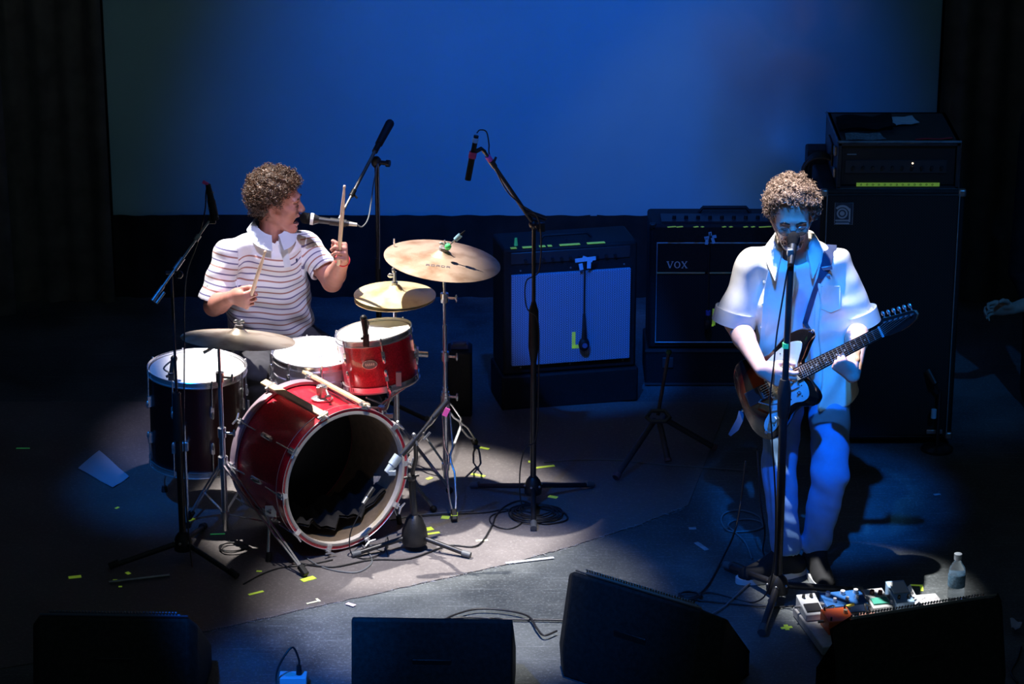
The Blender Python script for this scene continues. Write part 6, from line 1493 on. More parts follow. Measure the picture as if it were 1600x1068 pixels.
# ================================================================== the guitar
GN = V((.66, -.44, .56)).normalized()                       # along the neck towards the head
GF = V((-.42, -.86, .22)); GF = (GF - GN * GF.dot(GN)).normalized()   # out of the front
GW = GF.cross(GN).normalized()
if GW.z > 0: GW = -GW                                     # towards the lower (treble) edge
GO = P(1211, 603, Y=10.10)                                 # bridge
GS = .88
def gp_(u, w, h=0.0):
    return GO + GN * u * GS + GW * w * GS + GF * h * GS
def build_guitar():
    t = thing('electric_guitar', 'offset sunburst electric guitar with pale pickguard, played by the standing man', 'guitar', gp_(0, 0, -.04))
    body = [(.170, -.030), (.200, -.055), (.245, -.090), (.282, -.118), (.280, -.150), (.235, -.172), (.150, -.172), (.040, -.138), (-.02, -.146), (-.08, -.165), (-.14, -.168), (-.19, -.140), (-.218, -.090), (-.232, -.02), (-.240, .05), (-.235, .11), (-.205, .155), (-.155, .180), (-.09, .176), (-.03, .150), (.02, .125), (.07, .118), (.115, .130), (.148, .135), (.178, .118), (.182, .090), (.172, .055), (.165, .030)]
    body = [(a if a > -.05 else -.05 + (a + .05) * .86, b * 1.13 if b > .04 else b) for a, b in body]
    out = [V((a, b, 0)) for a, b in body]; sm = crom(out, 5, closed=True); T_ = .040
    m = MB(); n = len(sm); vs = []
    cx, cy = -.03, 0
    for sc_, h in ((.955, -T_), (.99, -T_ + .004), (1.0, -T_ + .012), (1.0, -.012), (.99, -.004), (.955, 0)):
        vs += [gp_(cx + (q.x - cx) * sc_, cy + (q.y - cy) * sc_, h) for q in sm]
    fs = [(j * n + i, j * n + (i + 1) % n, (j + 1) * n + (i + 1) % n, (j + 1) * n + i) for j in range(5) for i in range(n)] + [tuple(range(n))]
    m.add(vs, fs); ctr = len(m.v); 
    # top face as a fan of rings so the finish can shade by edge distance
    m.add([gp_(cx + (q.x - cx) * .5, cy + (q.y - cy) * .5, 0) for q in sm] + [gp_(cx, cy, 0)], [])
    fs2 = [(5 * n + i, 5 * n + (i + 1) % n, ctr + (i + 1) % n, ctr + i) for i in range(n)] + [(ctr + i, ctr + (i + 1) % n, ctr + n) for i in range(n)]
    m.f += fs2
    sb = mat('sunburst_finish', (.02, .008, .006), .18, coat=1.0); nt = sb.node_tree; b = nt.nodes['Principled BSDF']
    tc = nt.nodes.new('ShaderNodeTexCoord'); 
    def dotn(vec, off, sc2):
        d = nt.nodes.new('ShaderNodeVectorMath'); d.operation = 'DOT_PRODUCT'; d.inputs[1].default_value = tuple(vec); nt.links.new(tc.outputs['Object'], d.inputs[0])
        a = nt.nodes.new('ShaderNodeMath'); a.operation = 'MULTIPLY_ADD'; a.inputs[1].default_value = sc2; a.inputs[2].default_value = -off * sc2; nt.links.new(d.outputs['Value'], a.inputs[0])
        p_ = nt.nodes.new('ShaderNodeMath'); p_.operation = 'POWER'; p_.inputs[1].default_value = 2; ab = nt.nodes.new('ShaderNodeMath'); ab.operation = 'ABSOLUTE'; nt.links.new(a.outputs[0], ab.inputs[0]); nt.links.new(ab.outputs[0], p_.inputs[0]); return p_
    a_ = dotn(GN, -.035 * GS, 1 / (.20 * GS)); b_ = dotn(GW, 0, 1 / (.15 * GS)); ad = nt.nodes.new('ShaderNodeMath'); nt.links.new(a_.outputs[0], ad.inputs[0]); nt.links.new(b_.outputs[0], ad.inputs[1])
    cr = nt.nodes.new('ShaderNodeValToRGB'); e = cr.color_ramp.elements; e[0].position = .35; e[0].color = (.34, .06, .015, 1); e[1].position = .9; e[1].color = (.008, .006, .006, 1); k = e.new(.62); k.color = (.10, .010, .006, 1)
    nt.links.new(ad.outputs[0], cr.inputs['Fac']); nt.links.new(cr.outputs['Color'], b.inputs['Base Color'])
    m.build('body', sb, t, smooth=35)
    pg = [(.150, -.030), (.180, -.065), (.215, -.098), (.220, -.122), (.165, -.140), (.085, -.130), (.005, -.108), (-.020, -.085), (-.022, -.045), (-.025, .030), (-.055, .055), (-.10, .085), (-.150, .105), (-.175, .128), (-.172, .150), (-.145, .158), (-.095, .150), (-.04, .128), (.01, .103), (.06, .095), (.105, .104), (.140, .095), (.155, .060), (.150, .030)]
    pg = [(a if a > -.05 else -.05 + (a + .05) * .74, b * 1.10 if b > .04 else b) for a, b in pg]
    sp = crom([V((a, b, 0)) for a, b in pg], 4, closed=True); mm = MB(); mm.prism([(q.x * GS, q.y * GS) for q in sp], GO + GF * .0005, GN, GW, GF * .003)
    g_ = mm.build('pickguard', mat('mint_pickguard', (.66, .76, .74), .3, coat=.5, noise=.08, nscale=12), t, smooth=30)
    sm_ = MB()
    for a, b in ((.135, -.11), (.10, -.115), (.04, -.098), (-.01, -.08), (.11, .092), (.05, .084), (-.02, .10), (-.09, .152), (-.145, .150), (.13, .05), (-.08, .10), (.118, -.05)): sm_.cyl(gp_(a, b, .003), gp_(a, b, .0052), .0028, n=8)
    sm_.build('screws', blackm, g_)
    Mg = Matrix((GN, GW, GF)).transposed()
    pk = mat('aged_white_cover', (.72, .78, .80), .4)
    q1 = MB().box(gp_(.100, 0, .008), (.040, .090, .012), Mg).build('pickup', pk, t, bevel=.003); q2 = MB().box(gp_(.016, 0, .008), (.036, .086, .012), Mg).build('pickup', mat('aged_cream_cover', (.80, .66, .38), .4), t, bevel=.003); q2['label'] = 'cream bridge pickup'
    for q_, u in ((q1, .100), (q2, .016)):
        s_ = MB()
        for i in range(6): s_.cyl(gp_(u, -.026 + .0105 * i, .014), gp_(u, -.026 + .0105 * i, .0155), .0028, n=8)
        s_.build('pole_pieces', blackm, q_)
    MB().box(gp_(-.022, 0, .010), (.014, .078, .014), Mg).build('bridge', chrome, t, bevel=.002)
    MB().box(gp_(-.110, 0, .003), (.095, .058, .004), Mg).cyl(gp_(-.072, -.030, .012), gp_(-.072, .030, .012), .0065).build('tailpiece', mat('dark_chrome', (.10, .11, .13), .3, .8), t, bevel=.002)
    MB().tube([gp_(-.09, .025, .006), gp_(-.09, .032, .035), gp_(-.04, .065, .042), gp_(.03, .085, .036)], .0028, 8).build('tremolo_arm', chrome, t)
    kn = mat('cream_knob', (.80, .76, .58), .35)
    for u, w in ((-.072, .128), (-.105, .147)): MB().cyl(gp_(u, w, .004), gp_(u, w, .017), .0115, .010, 20).build('knob', kn, t)
    MB().cyl(gp_(.105, .075, .004), gp_(.105, .072, .020), .0035).cyl(gp_(.105, .075, .003), gp_(.105, .075, .007), .008).build('selector_switch', chrome, t)
    MB().cyl(gp_(-.140, .163, .004), gp_(-.140, .163, .010), .007).build('output_jack', chrome, t)
    # neck
    nm = mat('maple_neck', (.62, .22, .12), .35, coat=.5); fbm = mat('rosewood_board', (.030, .016, .012), .45, noise=.3, nscale=40)
    sec = []; N0, N1 = .140, .612
    m = MB(); vs = []; K = 10
    for i in range(13):
        u = N0 + (N1 - N0) * i / 12; hw = (.0275 + (.0215 - .0275) * i / 12); dp = .021
        for j in range(K + 1): a = PI * j / K; vs.append(gp_(u, -hw * math.cos(a), .006 - dp * math.sin(a) ** .8))
    fs = [(i * (K + 1) + j, i * (K + 1) + (j + 1) % (K + 1), (i + 1) * (K + 1) + (j + 1) % (K + 1), (i + 1) * (K + 1) + j) for i in range(12) for j in range(K + 1)] + [tuple(range(K + 1)), tuple(12 * (K + 1) + j for j in range(K + 1))]
    m.add(vs, fs); m.build('neck', nm, t, smooth=60)
    fb = MB(); fb.prism([(N0 * GS - .01, -.0278), (N0 * GS - .01, .0278), (N1 * GS, .0215), (N1 * GS, -.0215)], GO + GF * .006 * GS, GN, GW, GF * .006); f_ = fb.build('fretboard', fbm, t)
    SCL = .632
    fr = MB()
    for i in range(0, 22):
        u = SCL - SCL * (1 - 2 ** (-i / 12.0)) - .022
        if u < N0: break
        hw = .0215 + (.0275 - .0215) * (N1 - u) / (N1 - N0)
        fr.cyl(gp_(u, -hw, .0128), gp_(u, hw, .0128), .0014 if i else .0022, n=6)
    fr.build('frets', mat('fret_wire', (.8, .82, .85), .25, .8), f_)
    dt = MB()
    for i in (3, 5, 7, 9, 12, 15, 17):
        u = SCL * (2 ** (-(i - .5) / 12.0)) - .022
        for w in ((0,) if i != 12 else (-.011, .011)): dt.cyl(gp_(u, w, .0125), gp_(u, w, .0132), .0032, n=10)
    dt.build('position_dots', mat('pearl_dot', (.75, .75, .7), .3), f_)
    MB().box(gp_(N1 + .002, 0, .011), (.005, .043, .008), Mg).build('nut', pk, t)
    hs = [(N1, -.0215), (N1, .0215), (.640, .030), (.668, .032), (.70, .035), (.735, .033), (.762, .028), (.790, .020), (.806, .004), (.804, -.014), (.790, -.022), (.77, -.026), (.72, -.034), (.665, -.044), (.645, -.050), (.632, -.044)]
    hp = [(a * GS, b * GS) for a, b in hs]; hd = MB(); hd.prism(hp, GO - GF * .012, GN, GW, GF * .013); hd_ = hd.build('headstock', nm, t, bevel=.002)
    hf = MB(); hf.prism([(a * .998, b * .985) for a, b in hp], GO + GF * .0011, GN, GW, GF * .0008); hf.build('headstock_face', mat('dark_headstock_face', (.02, .015, .014), .3), hd_)
    for i in range(6):
        u = .650 + .027 * i; w = -.028 + .0045 * i
        tp = MB().cyl(gp_(u, w, .001), gp_(u, w, .016), .0042, n=10).cyl(gp_(u, w - .012, -.008), gp_(u, w - .032, -.008), .003, n=6).sph(gp_(u, w - .038, -.008), (.008, .010, .005), 10, Mg)
        tp.build('tuner', chrome, t)
    st_ = MB()
    for i in range(6):
        w0 = -.026 + .0105 * i; w1 = -.0175 + .007 * i
        st_.tube([gp_(-.072, w0 * .95, .014), gp_(-.022, w0, .0185), gp_(N1, w1, .0175), gp_(.650 + .027 * (5 - i) if False else .650 + .027 * i, -.028 + .0045 * i, .013)], .0007 if i > 2 else .0010, 5)
    s_o = st_.build('strings', mat('bright_string', (.75, .72, .68), .3, .9), t); s_o['kind'] = 'stuff'
    MB().cyl(gp_(.275, -.135, -.02), gp_(.292, -.142, -.02), .006).build('strap_button', chrome, t)
    MB().cyl(gp_(-.21, .03, -.02), gp_(-.228, .03, -.02), .006).build('strap_button', chrome, t)
    return t
guitar = build_guitar()

# ================================================================== the guitarist
def build_guitarist():
    pel = P(1262, 590, Y=10.37); chest = P(1246, 455, Y=10.36); nb = P(1241, 385, Y=10.31)
    t = thing('person', 'standing curly-haired man with round glasses in an open cream shirt, playing guitar', 'person', (pel.x, 10.3, .002))
    lat = unit((.985, .06, 0)); fwd = unit((-.06, -.985, 0))
    shR, shL = np.array(P(1172, 408, Y=10.36)), np.array(P(1311, 408, Y=10.38))
    elR, wrR = np.array(P(1149, 503, Y=10.34)), np.array(P(1190, 577, Y=10.07))
    elL = np.array(P(1341, 506, Y=10.36))
    # fretting hand under the neck
    nk = gp_(.36, 0, 0); dL_ = unit(np.array(GF) * .62 - np.array(GW) * .78); wrL = np.array(nk + GW * .098 - GF * .035)
    hO = np.array(P(1237, 337, Y=10.25)); hF = unit((-.03, -.95, -.27)); hU = (-.04, -.27, .95)
    hipR, hipL = np.array(pel) + lat * -.085, np.array(pel) + lat * .085; hipR[2] = hipL[2] = .84
    knR, knL = np.array(P(1217, 733, Y=10.26)), np.array(P(1297, 742, Y=10.20)); anR, anL = np.array(P(1228, 866, Y=10.19)), np.array(P(1274, 862, Y=10.22)); anR[2] = anL[2] = .095
    sk = Field((.72, 9.85, 0), (1.50, 10.62, 1.66), .0048)
    sk.loft([pel + V((0, 0, -.02)), pel.lerp(chest, .5), chest, nb], [.13, .13, .13, .05], [.10, .095, .095, .05], lat, .02)
    sk.cone(nb, hO + np.array((0, .03, -.02)), .058, .060, .02).cone(nb - V((0, 0, .045)), shR + (.03, 0, -.035), .040, .032, .015).cone(nb - V((0, 0, .045)), shL + (-.03, 0, -.035), .040, .032, .015)
    for sh, el, wr in ((shR, elR, wrR), (shL, elL, wrL)):
        sk.cone(sh + (0, 0, -.04), sh + (el - sh) * .5, .034, .044, .01).cone(sh + (el - sh) * .5, el, .044, .043, .02).cone(el, el + (wr - el) * .35, .044, .044, .012).cone(el + (wr - el) * .3, wr, .043, .027, .012)
    for hp, kn, an in ((hipR, knR, anR), (hipL, knL, anL)): sk.cone(hp, kn, .080, .052, .03).cone(kn, an, .050, .036, .02)
    tR = unit(np.array(P(1178, 895, z=.03)) - np.array(P(1240, 886, z=.03))); tL = unit(np.array(P(1290, 914, z=.03)) - np.array(P(1262, 872, z=.03)))
    tR[2] = tL[2] = 0; tR, tL = unit(tR), unit(tL)
    for an, td in ((anR, tR), (anL, tL)): sk.cone(an + td * -.02 + np.array((0, 0, -.045)), an + td * .13 + np.array((0, 0, -.06)), .034, .027, .02)
    p, FLU = head(sk, hO, hF, hU, jaw=.006)
    n_, f_, w_ = np.array(GN), np.array(GF), np.array(GW)
    NL, kL = hand(sk, wrL, dL_, n_ * 1.0 + w_ * .05, -1, [(66, 68, 30), (72, 72, 30), (70, 74, 32), (64, 70, 30)], [(.5, .3, .8, .042), (.25, .35, .9, .034), (.1, .3, 1.0, .028)], .96, .10)
    NR, kR = hand(sk, wrR, unit(n_ * .50 + w_ * .55 + f_ * -.10), unit(n_ * .8 - w_ * .6), 1, [(28, 45, 25), (38, 50, 28), (42, 55, 30), (45, 55, 30)], [(.55, .8, .35, .042), (.3, .9, .4, .032), (.0, .9, .45, .026)], 1.0, .02)
    sk.build('body', skin_mat('pale_skin', (.66, .42, .34), None), t)
    MB().prism([(0, 0), (.020, .008), (.020, -.008)], V(kR[0] + unit(n_ * .5 + w_ * .5) * .05 + np.array(V(NR)) * .02), GW, GN, GF * .0012).build('plectrum', mat('pick', (.6, .5, .3), .4), t)
    # t-shirt
    whitec = mat('white_cotton', (.74, .76, .80), .9, noise=.04, bump=.12, bscale=500); creamc = mat('cream_cotton', (.80, .77, .70), .85, noise=.04, bump=.15, bscale=500)
    ts = Field((.80, 10.08, .70), (1.42, 10.62, 1.42), .006)
    ts.loft([pel + V((-.005, 0, -.04)), pel.lerp(chest, .4), chest, nb + V((0, 0, -.04))], [.172, .160, .160, .11], [.128, .118, .118, .085], lat, .02)
    ts.disp(folds(.0035, 38, .4, (1, .2, -.25))); ts.cone(V(nb) - V((0, .02, .01)), V(nb) + V((0, -.02, .12)), .062, .075, .005, True); tso = ts.build('white_t_shirt', whitec, t)
    # trousers: straight, a little creased
    pt = Field((.86, 9.9, .04), (1.48, 10.6, .95), .0055)
    pt.loft([V(((hipR + hipL) / 2)[:]) + V((0, 0, -.06)), V(((hipR + hipL) / 2)[:]) + V((0, 0, .09))], [.165, .155], [.120, .115], lat, .03)
    for hp, kn, an, rr in ((hipR, knR, anR, .0), (hipL, knL, anL, .004)):
        pt.cone(hp + np.array((0, 0, -.02)), kn, .084 + rr, .068 + rr, .02).cone(kn, an + np.array((0, .005, .03)), .068 + rr, .058, .015)
    pt.disp(folds(.0021, 55, 2.2, (.7, .1, .7)))
    for an in (anR, anL): pt.cone(an + np.array((0, 0, .0)), an + np.array((0, 0, -.3)), .048, .048, .003, True)
    pt.cut((0, 0, .085), (0, 0, -1), .003)
    tr = pt.build('trousers', mat('light_blue_trousers', (.16, .32, .60), .9, noise=.06, bump=.15, bscale=400), t)
    # overshirt, open down the front
    ov = Field((.70, 10.0, .64), (1.56, 10.66, 1.42), .0048)
    ov.loft([pel + V((.005, .012, -.085)), pel + V((.003, .01, .05)), pel.lerp(chest, .55) + V((0, .008, 0)), chest + V((0, .005, .0)), nb + V((0, .02, -.055)), nb + V((0, .02, .0))], [.200, .190, .184, .178, .120, .070], [.160, .156, .150, .146, .110, .070], lat, .02, 2.4, .008)
    ov.cone(V(nb) - V((0, -.01, .025)), shR + (.012, 0, -.012), .062, .058, .035).cone(V(nb) - V((0, -.01, .025)), shL + (-.012, 0, -.012), .062, .058, .035)
    slR = shR + (elR - shR) * 1.0 + np.array((-.006, 0, 0)); slL = shL + (elL - shL) * 1.0 + np.array((.004, 0, 0)); dR, dL = unit(slR - shR), unit(slL - shL)
    ov.cone(shR + (.012, 0, -.012), slR, .060, .078, .03).cone(shL + (-.012, 0, -.012), slL, .060, .078, .03)
    FO = folds(.0036, 30, .9, (.6, .1, -.7)); ov.disp(FO)
    # gap between front panels: V from the neck, wide at the hem, only the front skin
    c0 = np.array(chest); upv = unit(np.array(nb) - np.array(pel))
    def gap(x, y, z):
        T = (x - c0[0]) * upv[0] + (y - c0[1]) * upv[1] + (z - c0[2]) * upv[2]; U_ = (x - c0[0]) * lat[0] + (y - c0[1]) * lat[1] + (z - c0[2]) * lat[2]; D_ = (x - c0[0]) * fwd[0] + (y - c0[1]) * fwd[1] + (z - c0[2]) * fwd[2]
        lft = -.050 - .030 * np.clip(-T / .3, 0, 1) + .02 * np.clip(T / .12, 0, 1) + .006 * np.sin(T * 22); rgt = .062 + .020 * np.clip(-T / .25, 0, 1) - .02 * np.clip(T / .12, 0, 1) + .006 * np.sin(T * 19 + 1)
        return np.maximum(np.maximum(lft - U_, U_ - rgt), .02 - D_)
    ov.op(gap, c0 - .5, c0 + .5, .006, True)
    for q, d in ((slR, dR), (slL, dL)): ov.cone(q - d * .04, q + d * .14, .062, .066, .006, True)
    ov.cone(V(nb) + V((0, -.012, -.06)), V(nb) + V((0, -.03, .14)), .058, .085, .006, True)
    for q, d in ((slR, dR), (slL, dL)):
        c = q + d * .09
        ov.op(lambda x, y, z: np.maximum(-((x - q[0]) * d[0] + (y - q[1]) * d[1] + (z - q[2]) * d[2]), np.sqrt((x - c[0]) ** 2 + (y - c[1]) ** 2 + (z - c[2]) ** 2) - .13), c - .13, c + .13, .003, True)
    oo = ov.build('overshirt', creamc, t, smooth_it=1)
    # turned-up sleeve cuffs
    for q, d in ((slR, dR), (slL, dL)):
        MB().lathe([(.079, -.050), (.086, -.052), (.0865, .006), (.079, .008), (.074, .0), (.074, -.04)], V(q), V(d), 36, closed_prof=True).build('sleeve_cuff', creamc, oo, smooth=50)
    # collar leaves
    F_ = V(fwd); L_ = V(lat); c1 = V(nb) + V((0, .015, .015)); mb = MB(); vs = []; n = 40
    for i in range(n + 1):
        a = R(-142) + R(284) * i / n; dirv = -F_ * math.cos(a) + L_ * math.sin(a); fr = max(0, dirv.dot(F_)); w_e = abs(-1 + 2 * i / n) ** 6
        vs += [c1 + dirv * .070 + V((0, 0, -.03 - .02 * fr)), c1 + dirv * .070 + V((0, 0, .030 - .05 * fr)), c1 + dirv * .078 + V((0, 0, .030 - .055 * fr)), c1 + dirv * (.112 + .010 * fr) + F_ * .035 * w_e + V((0, 0, -.020 - .045 * fr - .055 * w_e)), c1 + dirv * (.106 + .008 * fr) + F_ * .03 * w_e + V((0, 0, -.025 - .045 * fr - .055 * w_e))]
    mb.add(vs, [(i * 5 + j, i * 5 + (j + 1) % 5, i * 5 + 5 + (j + 1) % 5, i * 5 + 5 + j) for i in range(n) for j in range(5)] + [(0, 1, 2, 3, 4), tuple(n * 5 + j for j in range(5))])
    mb.build('collar', creamc, oo, smooth=60)
    from mathutils.bvhtree import BVHTree
    off = V(top_loc(t)); bv = BVHTree.FromPolygons([v.co + off for v in oo.data.vertices], [tuple(q.vertices) for q in oo.data.polygons])
    bv2 = BVHTree.FromPolygons([v.co + off for v in tso.data.vertices], [tuple(q.vertices) for q in tso.data.polygons])
    def onshirt(px, py, lift=.004):
        q = P(px, py, Y=9.7); dr = (q - V((0, 0, CAM_H))).normalized(); h = bv.ray_cast(q, dr); h2 = bv2.ray_cast(q, dr)
        if not h[0] or (h2[0] and h2[3] < h[3]): h = h2
        return (h[0] - dr * lift, V(h[1]) if V(h[1]).dot(dr) < 0 else -V(h[1])) if h[0] else (None, None)
    pk_ = [onshirt(*q)[0] for q in ((1283, 447), (1312, 447), (1312, 482), (1298, 488), (1283, 482))]
    if all(pk_): MB().tube(pk_, .0016, 5, closed=True).build('pocket_seam', creamc, oo)
    m = MB()
    for py in (440, 475, 510): 
        a, b = onshirt(1194 - (py - 440) * .06, py)
        if a: m.cyl(a, a + V((0, -.004, 0)), .005, n=10)
    if m.v: m.build('buttons', cream, oo)
    for edge in (((1214, 398), (1205, 425), (1199, 455), (1196, 490), (1193, 525), (1190, 548)), ((1266, 402), (1273, 430), (1277, 465), (1279, 500), (1277, 540), (1275, 575), (1274, 605))):
        ps = []; ns_ = []
        for q in edge:
            pa, na = onshirt(*q, lift=.0025)
            if pa: ps.append(pa); ns_.append(na)
        if len(ps) > 3: MB().ribbon(crom(ps, 4), V((-.05, -1, .2)), .024, .0035).build('front_placket', creamc, oo)
    # shoes
    for an, td in ((anR, tR), (anL, tL)):
        lo = an + np.array((-.2, -.28, -.11)); hi = an + np.array((.2, .2, .06)); f = Field(lo, hi, .0045); s_ = np.cross(td, (0, 0, 1)); z0 = .002
        he = np.array((an[0], an[1], .0)) - td * .045; tp = np.array((an[0], an[1], 0)) + td * .165
        f.cone(he + (0, 0, .045), tp + (0, 0, .030), .036, .036, .01).cone(he + (0, 0, .05), an + td * .01 + (0, 0, .0), .036, .043, .02).cone(tp - td * .05 + (0, 0, .040), an + td * .02, .036, .036, .02)
        f.cone(an + td * .005 + (0, 0, -.0), an + (0, 0, .2), .036, .04, .004, True); f.cut((0, 0, .020), (0, 0, -1), .003)
        s1 = f.build('shoe', mat('black_canvas', (.010, .011, .013), .85, noise=.2), t)
        ol = []
        for i in range(36):
            a = 2 * PI * i / 36; ca, sa = math.cos(a), math.sin(a); u = .06 + .152 * ca * (1.0); wd_ = (.043 + .006 * ca - .004 * (ca < -.2)) * (abs(sa) ** .85 * np.sign(sa)); ol.append((u, wd_))
        o3 = V((an[0], an[1], z0)); m = MB(); m.prism(ol, o3, V(td), V(s_), V((0, 0, .024))); m.build('rubber_sole', mat('white_rubber', (.72, .74, .76), .5), s1, smooth=50)
        MB().tube([V(an) + V(td) * (.05) + V(s_) * .03 + V((0, 0, -.03)), V(an) + V(td) * .04 + V((0, 0, .0)), V(an) + V(td) * .05 - V(s_) * .03 + V((0, 0, -.03))], .0030, 6).build('white_binding', mat('white_rubber', (.72, .74, .76)), s1)
        m = MB()
        for k in range(3): c_ = V(an) + V(td) * (.065 + .02 * k) + V((0, 0, -.022 - .010 * k)); m.tube([c_ + V(s_) * .018, c_ + V((0, 0, .006)), c_ - V(s_) * .018], .0028, 6)
        m.build('laces', mat('grey_lace', (.35, .4, .5), .8), s1)
        MB().lathe([(.036, -.03), (.039, .0), (.037, .05)], V(an) + V((0, 0, .0)), (0, 0, 1), 24).build('sock', mat('pale_sock', (.6, .62, .65), .9), t)
    # hair, beard, glasses
    hm = hair_mat('brown_curly_hair', (.10, .058, .042), (.42, .29, .22))
    mask = lambda a, l, u: np.maximum(np.maximum((a - .040) - np.maximum(0, (u - .078)) * 1.3, -.035 - u * .9 + np.minimum(0, -a) * .2), np.where(a > -.010, (.030 - u) * .8, -1))
    hair(((hO[0] - .18, hO[1] - .18, hO[2] - .15), (hO[0] + .18, hO[1] + .18, hO[2] + .22), .006), p, FLU, hm, t, mask, .015, 1700, 8, lump=.008, curl=(.0075, .022))
    F, L, U = FLU
    m_ = MB()
    for s in (-1, 1): m_.tube([p(.0975, s * .018, .003), p(.0975, s * .032, -.001), p(.090, s * .046, .003)], [.0012, .0020, .0012], 6)
    for s in (-1, 1): m_.tube([p(.100, s * .012, .028), p(.102, s * .030, .034), p(.090, s * .050, .029)], [.003, .0042, .002], 6)
    bh = mat('dark_brow_hair', (.035, .02, .015), .6); m_.build('eyebrows', bh, t)
    bd = MB()
    rnd = random.Random(4); M3 = Matrix((V(F), V(L), V(U))).transposed()
    for i in range(280):
        a = rnd.uniform(-1, 1); l = a * .042; u = rnd.uniform(-.108, -.060) + .035 * abs(a) ** 1.5
        if rnd.random() < .3: l = rnd.uniform(-.026, .026); u = -.038 - .12 * abs(l)
        f = .097 - 12.5 * l * l - (.9 * max(0, -.085 - u)); q = V(p(f - .004, l, u)); d_ = (V(F) * rnd.uniform(.5, 1) + V(L) * l * 8 + V(U) * rnd.uniform(-1, -.2)).normalized()
        bd.tube([q, q + d_ * rnd.uniform(.003, .006)], .0008, 3)
    o_ = bd.build('beard', bh, t); o_['kind'] = 'stuff'
    gl = thing_child = MB(); gm = mat('thin_metal_frame', (.35, .35, .38), .25, .8)
    for s in (-1, 1):
        c_ = V(p(.110, s * .031, .002)); gl.tube([c_ + V(L) * (.021 * math.cos(2 * PI * i / 26)) + V(U) * (.019 * math.sin(2 * PI * i / 26)) - V(F) * (.004 * math.cos(2 * PI * i / 26) * s) for i in range(26)], .0011, 6, closed=True)
        gl.tube([V(p(.106, s * .053, .006)), V(p(.05, s * .075, .008)), V(p(.0, s * .082, .014))], .0012, 6)
    gl.tube([V(p(.111, -.010, .004)), V(p(.115, 0, .008)), V(p(.111, .010, .004))], .0012, 6)
    g_ = gl.build('glasses', gm, t)
    lm = bpy.data.materials.new('glasses_lens'); lm.use_nodes = True; b_ = lm.node_tree.nodes['Principled BSDF']; b_.inputs['Transmission Weight'].default_value = 1; b_.inputs['Roughness'].default_value = .02; b_.inputs['IOR'].default_value = 1.1
    for s in (-1, 1): MB().lathe([(0, .0), (.019, .0), (.019, .001), (0, .001)], p(.110, s * .031, .002), F, 24, ell=.95).build('lens', lm, g_)
    # strap in front of the left shoulder
    pts = []; nn = []
    for px, py in ((1258, 505), (1265, 480), (1273, 455), (1281, 435), (1289, 418), (1293, 402), (1298, 386), (1303, 376)):
        a, b = onshirt(px, py, .006)
        if a: pts.append(a); nn.append(b)
    top_ = pts[-1]
    bk = []
    for dy in (.02, .05, .08, .11, .14):
        h = bv.ray_cast(V((top_.x + .002, top_.y + dy, 2.0)), V((0, 0, -1)))
        if h[0]: bk.append(h[0] + V((0, 0, .005)))
    bk = bk[:4]; pts = [gp_(.285, -.138, -.008)] + pts + bk
    nn = [nn[0]] + nn + [V((0, 0, 1))] * len(bk)
    sm_ = mat('dark_blue_strap', (.035, .05, .11), .6, noise=.2); m = MB()
    k = len(pts); wd_ = [.018] + [.020 if i < 5 else .046 for i in range(1, k)]
    m.ribbon(pts, nn, wd_, .003); so = m.build('strap', sm_, guitar, smooth=40)
    q = pts[5]; MB().box(q + V((0, -.008, 0)), (.055, .008, .016), Matrix.Rotation(R(-8), 3, 'Y')).box(q + V((-.004, -.009, -.035)), (.050, .006, .010), Matrix.Rotation(R(-8), 3, 'Y')).build('strap_buckle', mat('blue_grey_buckle', (.25, .30, .40), .35, .6), so, bevel=.002)
    e0 = gp_(-.232, .03, -.02); MB().ribbon([e0, e0 + V((-.006, -.01, -.03)), e0 + V((-.022, -.012, -.065)), e0 + V((-.045, -.012, -.095))], V((-.2, -1, .2)), [.022, .026, .028, .012], .003).build('strap_end', mat('blue_grey_leather', (.09, .13, .20), .5), so)
    return t
build_guitarist()
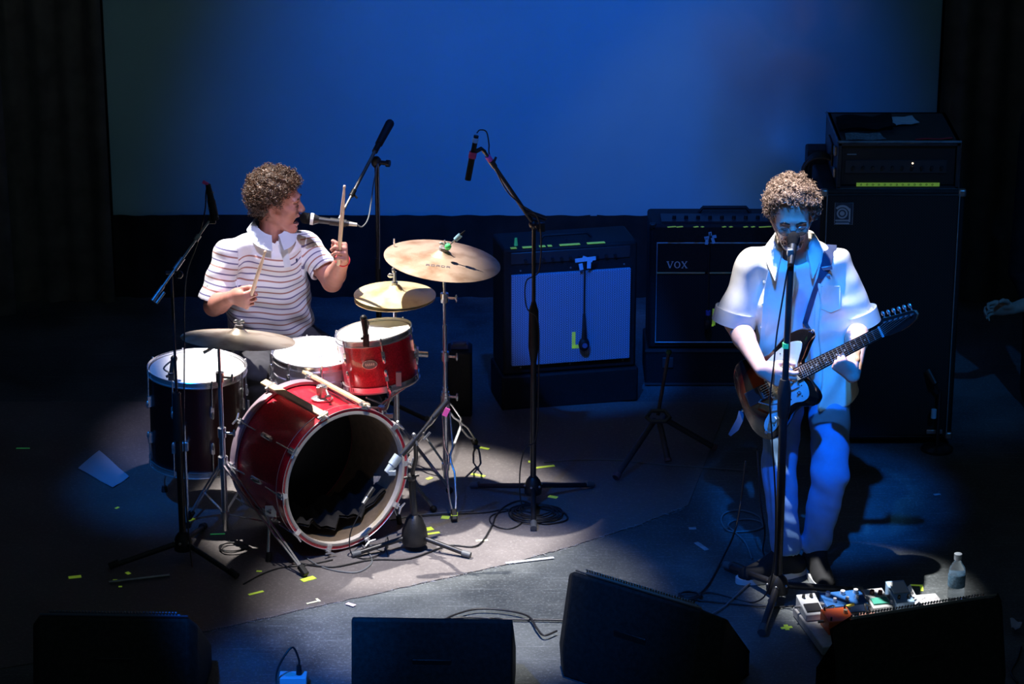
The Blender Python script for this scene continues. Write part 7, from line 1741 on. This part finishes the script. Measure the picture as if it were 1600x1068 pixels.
# crew member's hand in the dark wings at the right
hw = P(1572, 482, Y=11.9)
hf_ = Field((hw.x - .16, hw.y - .16, hw.z - .14), (hw.x + .2, hw.y + .2, hw.z + .14), .005)
hand(hf_, np.array(hw + V((.03, 0, .0))), unit((-1, -.1, .1)), (0, -.3, .9), 1, (30, 40, 25), THUMB_GRIP)
hf_.cone(np.array(hw + V((.03, 0, 0))), np.array(hw + V((.13, .08, .0))), .027, .035, .01)
pp = thing('person', 'person standing in the dark wings at the right, only a hand faintly lit', 'person', (hw.x + .2, hw.y + .2, .002))
bdk = Field((hw.x + .0, hw.y - .12, 0), (hw.x + .55, hw.y + .45, 1.85), .012); cxp = np.array((hw.x + .27, hw.y + .18, 0))
bdk.loft([V(cxp) + V((0, 0, .80)), V(cxp) + V((0, 0, 1.1)), V(cxp) + V((0, 0, 1.36)), V(cxp) + V((0, 0, 1.45))], [.17, .16, .2, .07], [.12, .11, .12, .06], (1, 0, 0), .03)
for s in (-1, 1):
    bdk.cone(cxp + (s * .09, 0, .85), cxp + (s * .10, 0, .48), .09, .065, .03).cone(cxp + (s * .10, 0, .48), cxp + (s * .10, 0, .08), .06, .05, .02).cone(cxp + (s * .10, 0, .04), cxp + (s * .10, -.12, .035), .04, .032, .02)
shp = cxp + (-.17, 0, 1.36); bdk.cone(shp, cxp + (-.19, -.02, hw.z + .12), .055, .05, .02).cone(cxp + (-.19, -.02, hw.z + .12), np.array(hw + V((.12, .07, .01))), .045, .040, .02)
bdk.cone(cxp + (.17, 0, 1.36), cxp + (.21, .02, 1.05), .055, .045, .02).cone(cxp + (.21, .02, 1.05), cxp + (.20, -.08, .84), .045, .035, .02)
bdk.cut((0, 0, .006), (0, 0, -1)); bdk.build('dark_clothes', blackcloth, pp)
skin2 = skin_mat('shaded_skin', (.50, .32, .25), None); hf_.build('hand', skin2, pp)
hd3 = Field(cxp + (-.14, -.16, 1.40), cxp + (.14, .14, 1.84), .006); _p, _f = head(hd3, cxp + (0, 0, 1.62), (-.8, -.6, 0), (0, 0, 1)); hd3.cone(cxp + (0, 0, 1.44), cxp + (0, 0, 1.58), .055, .055, .02); hd3.build('head', skin2, pp)
hair((tuple(cxp + (-.16, -.17, 1.5)), tuple(cxp + (.16, .16, 1.86)), .008), _p, _f, hair_mat('dark_hair', (.02, .012, .01), (.05, .03, .02)), pp, lambda a, l, u: np.maximum((a - .045) - np.maximum(0, (u - .05)), -.03 - u), .008, 60, 5)
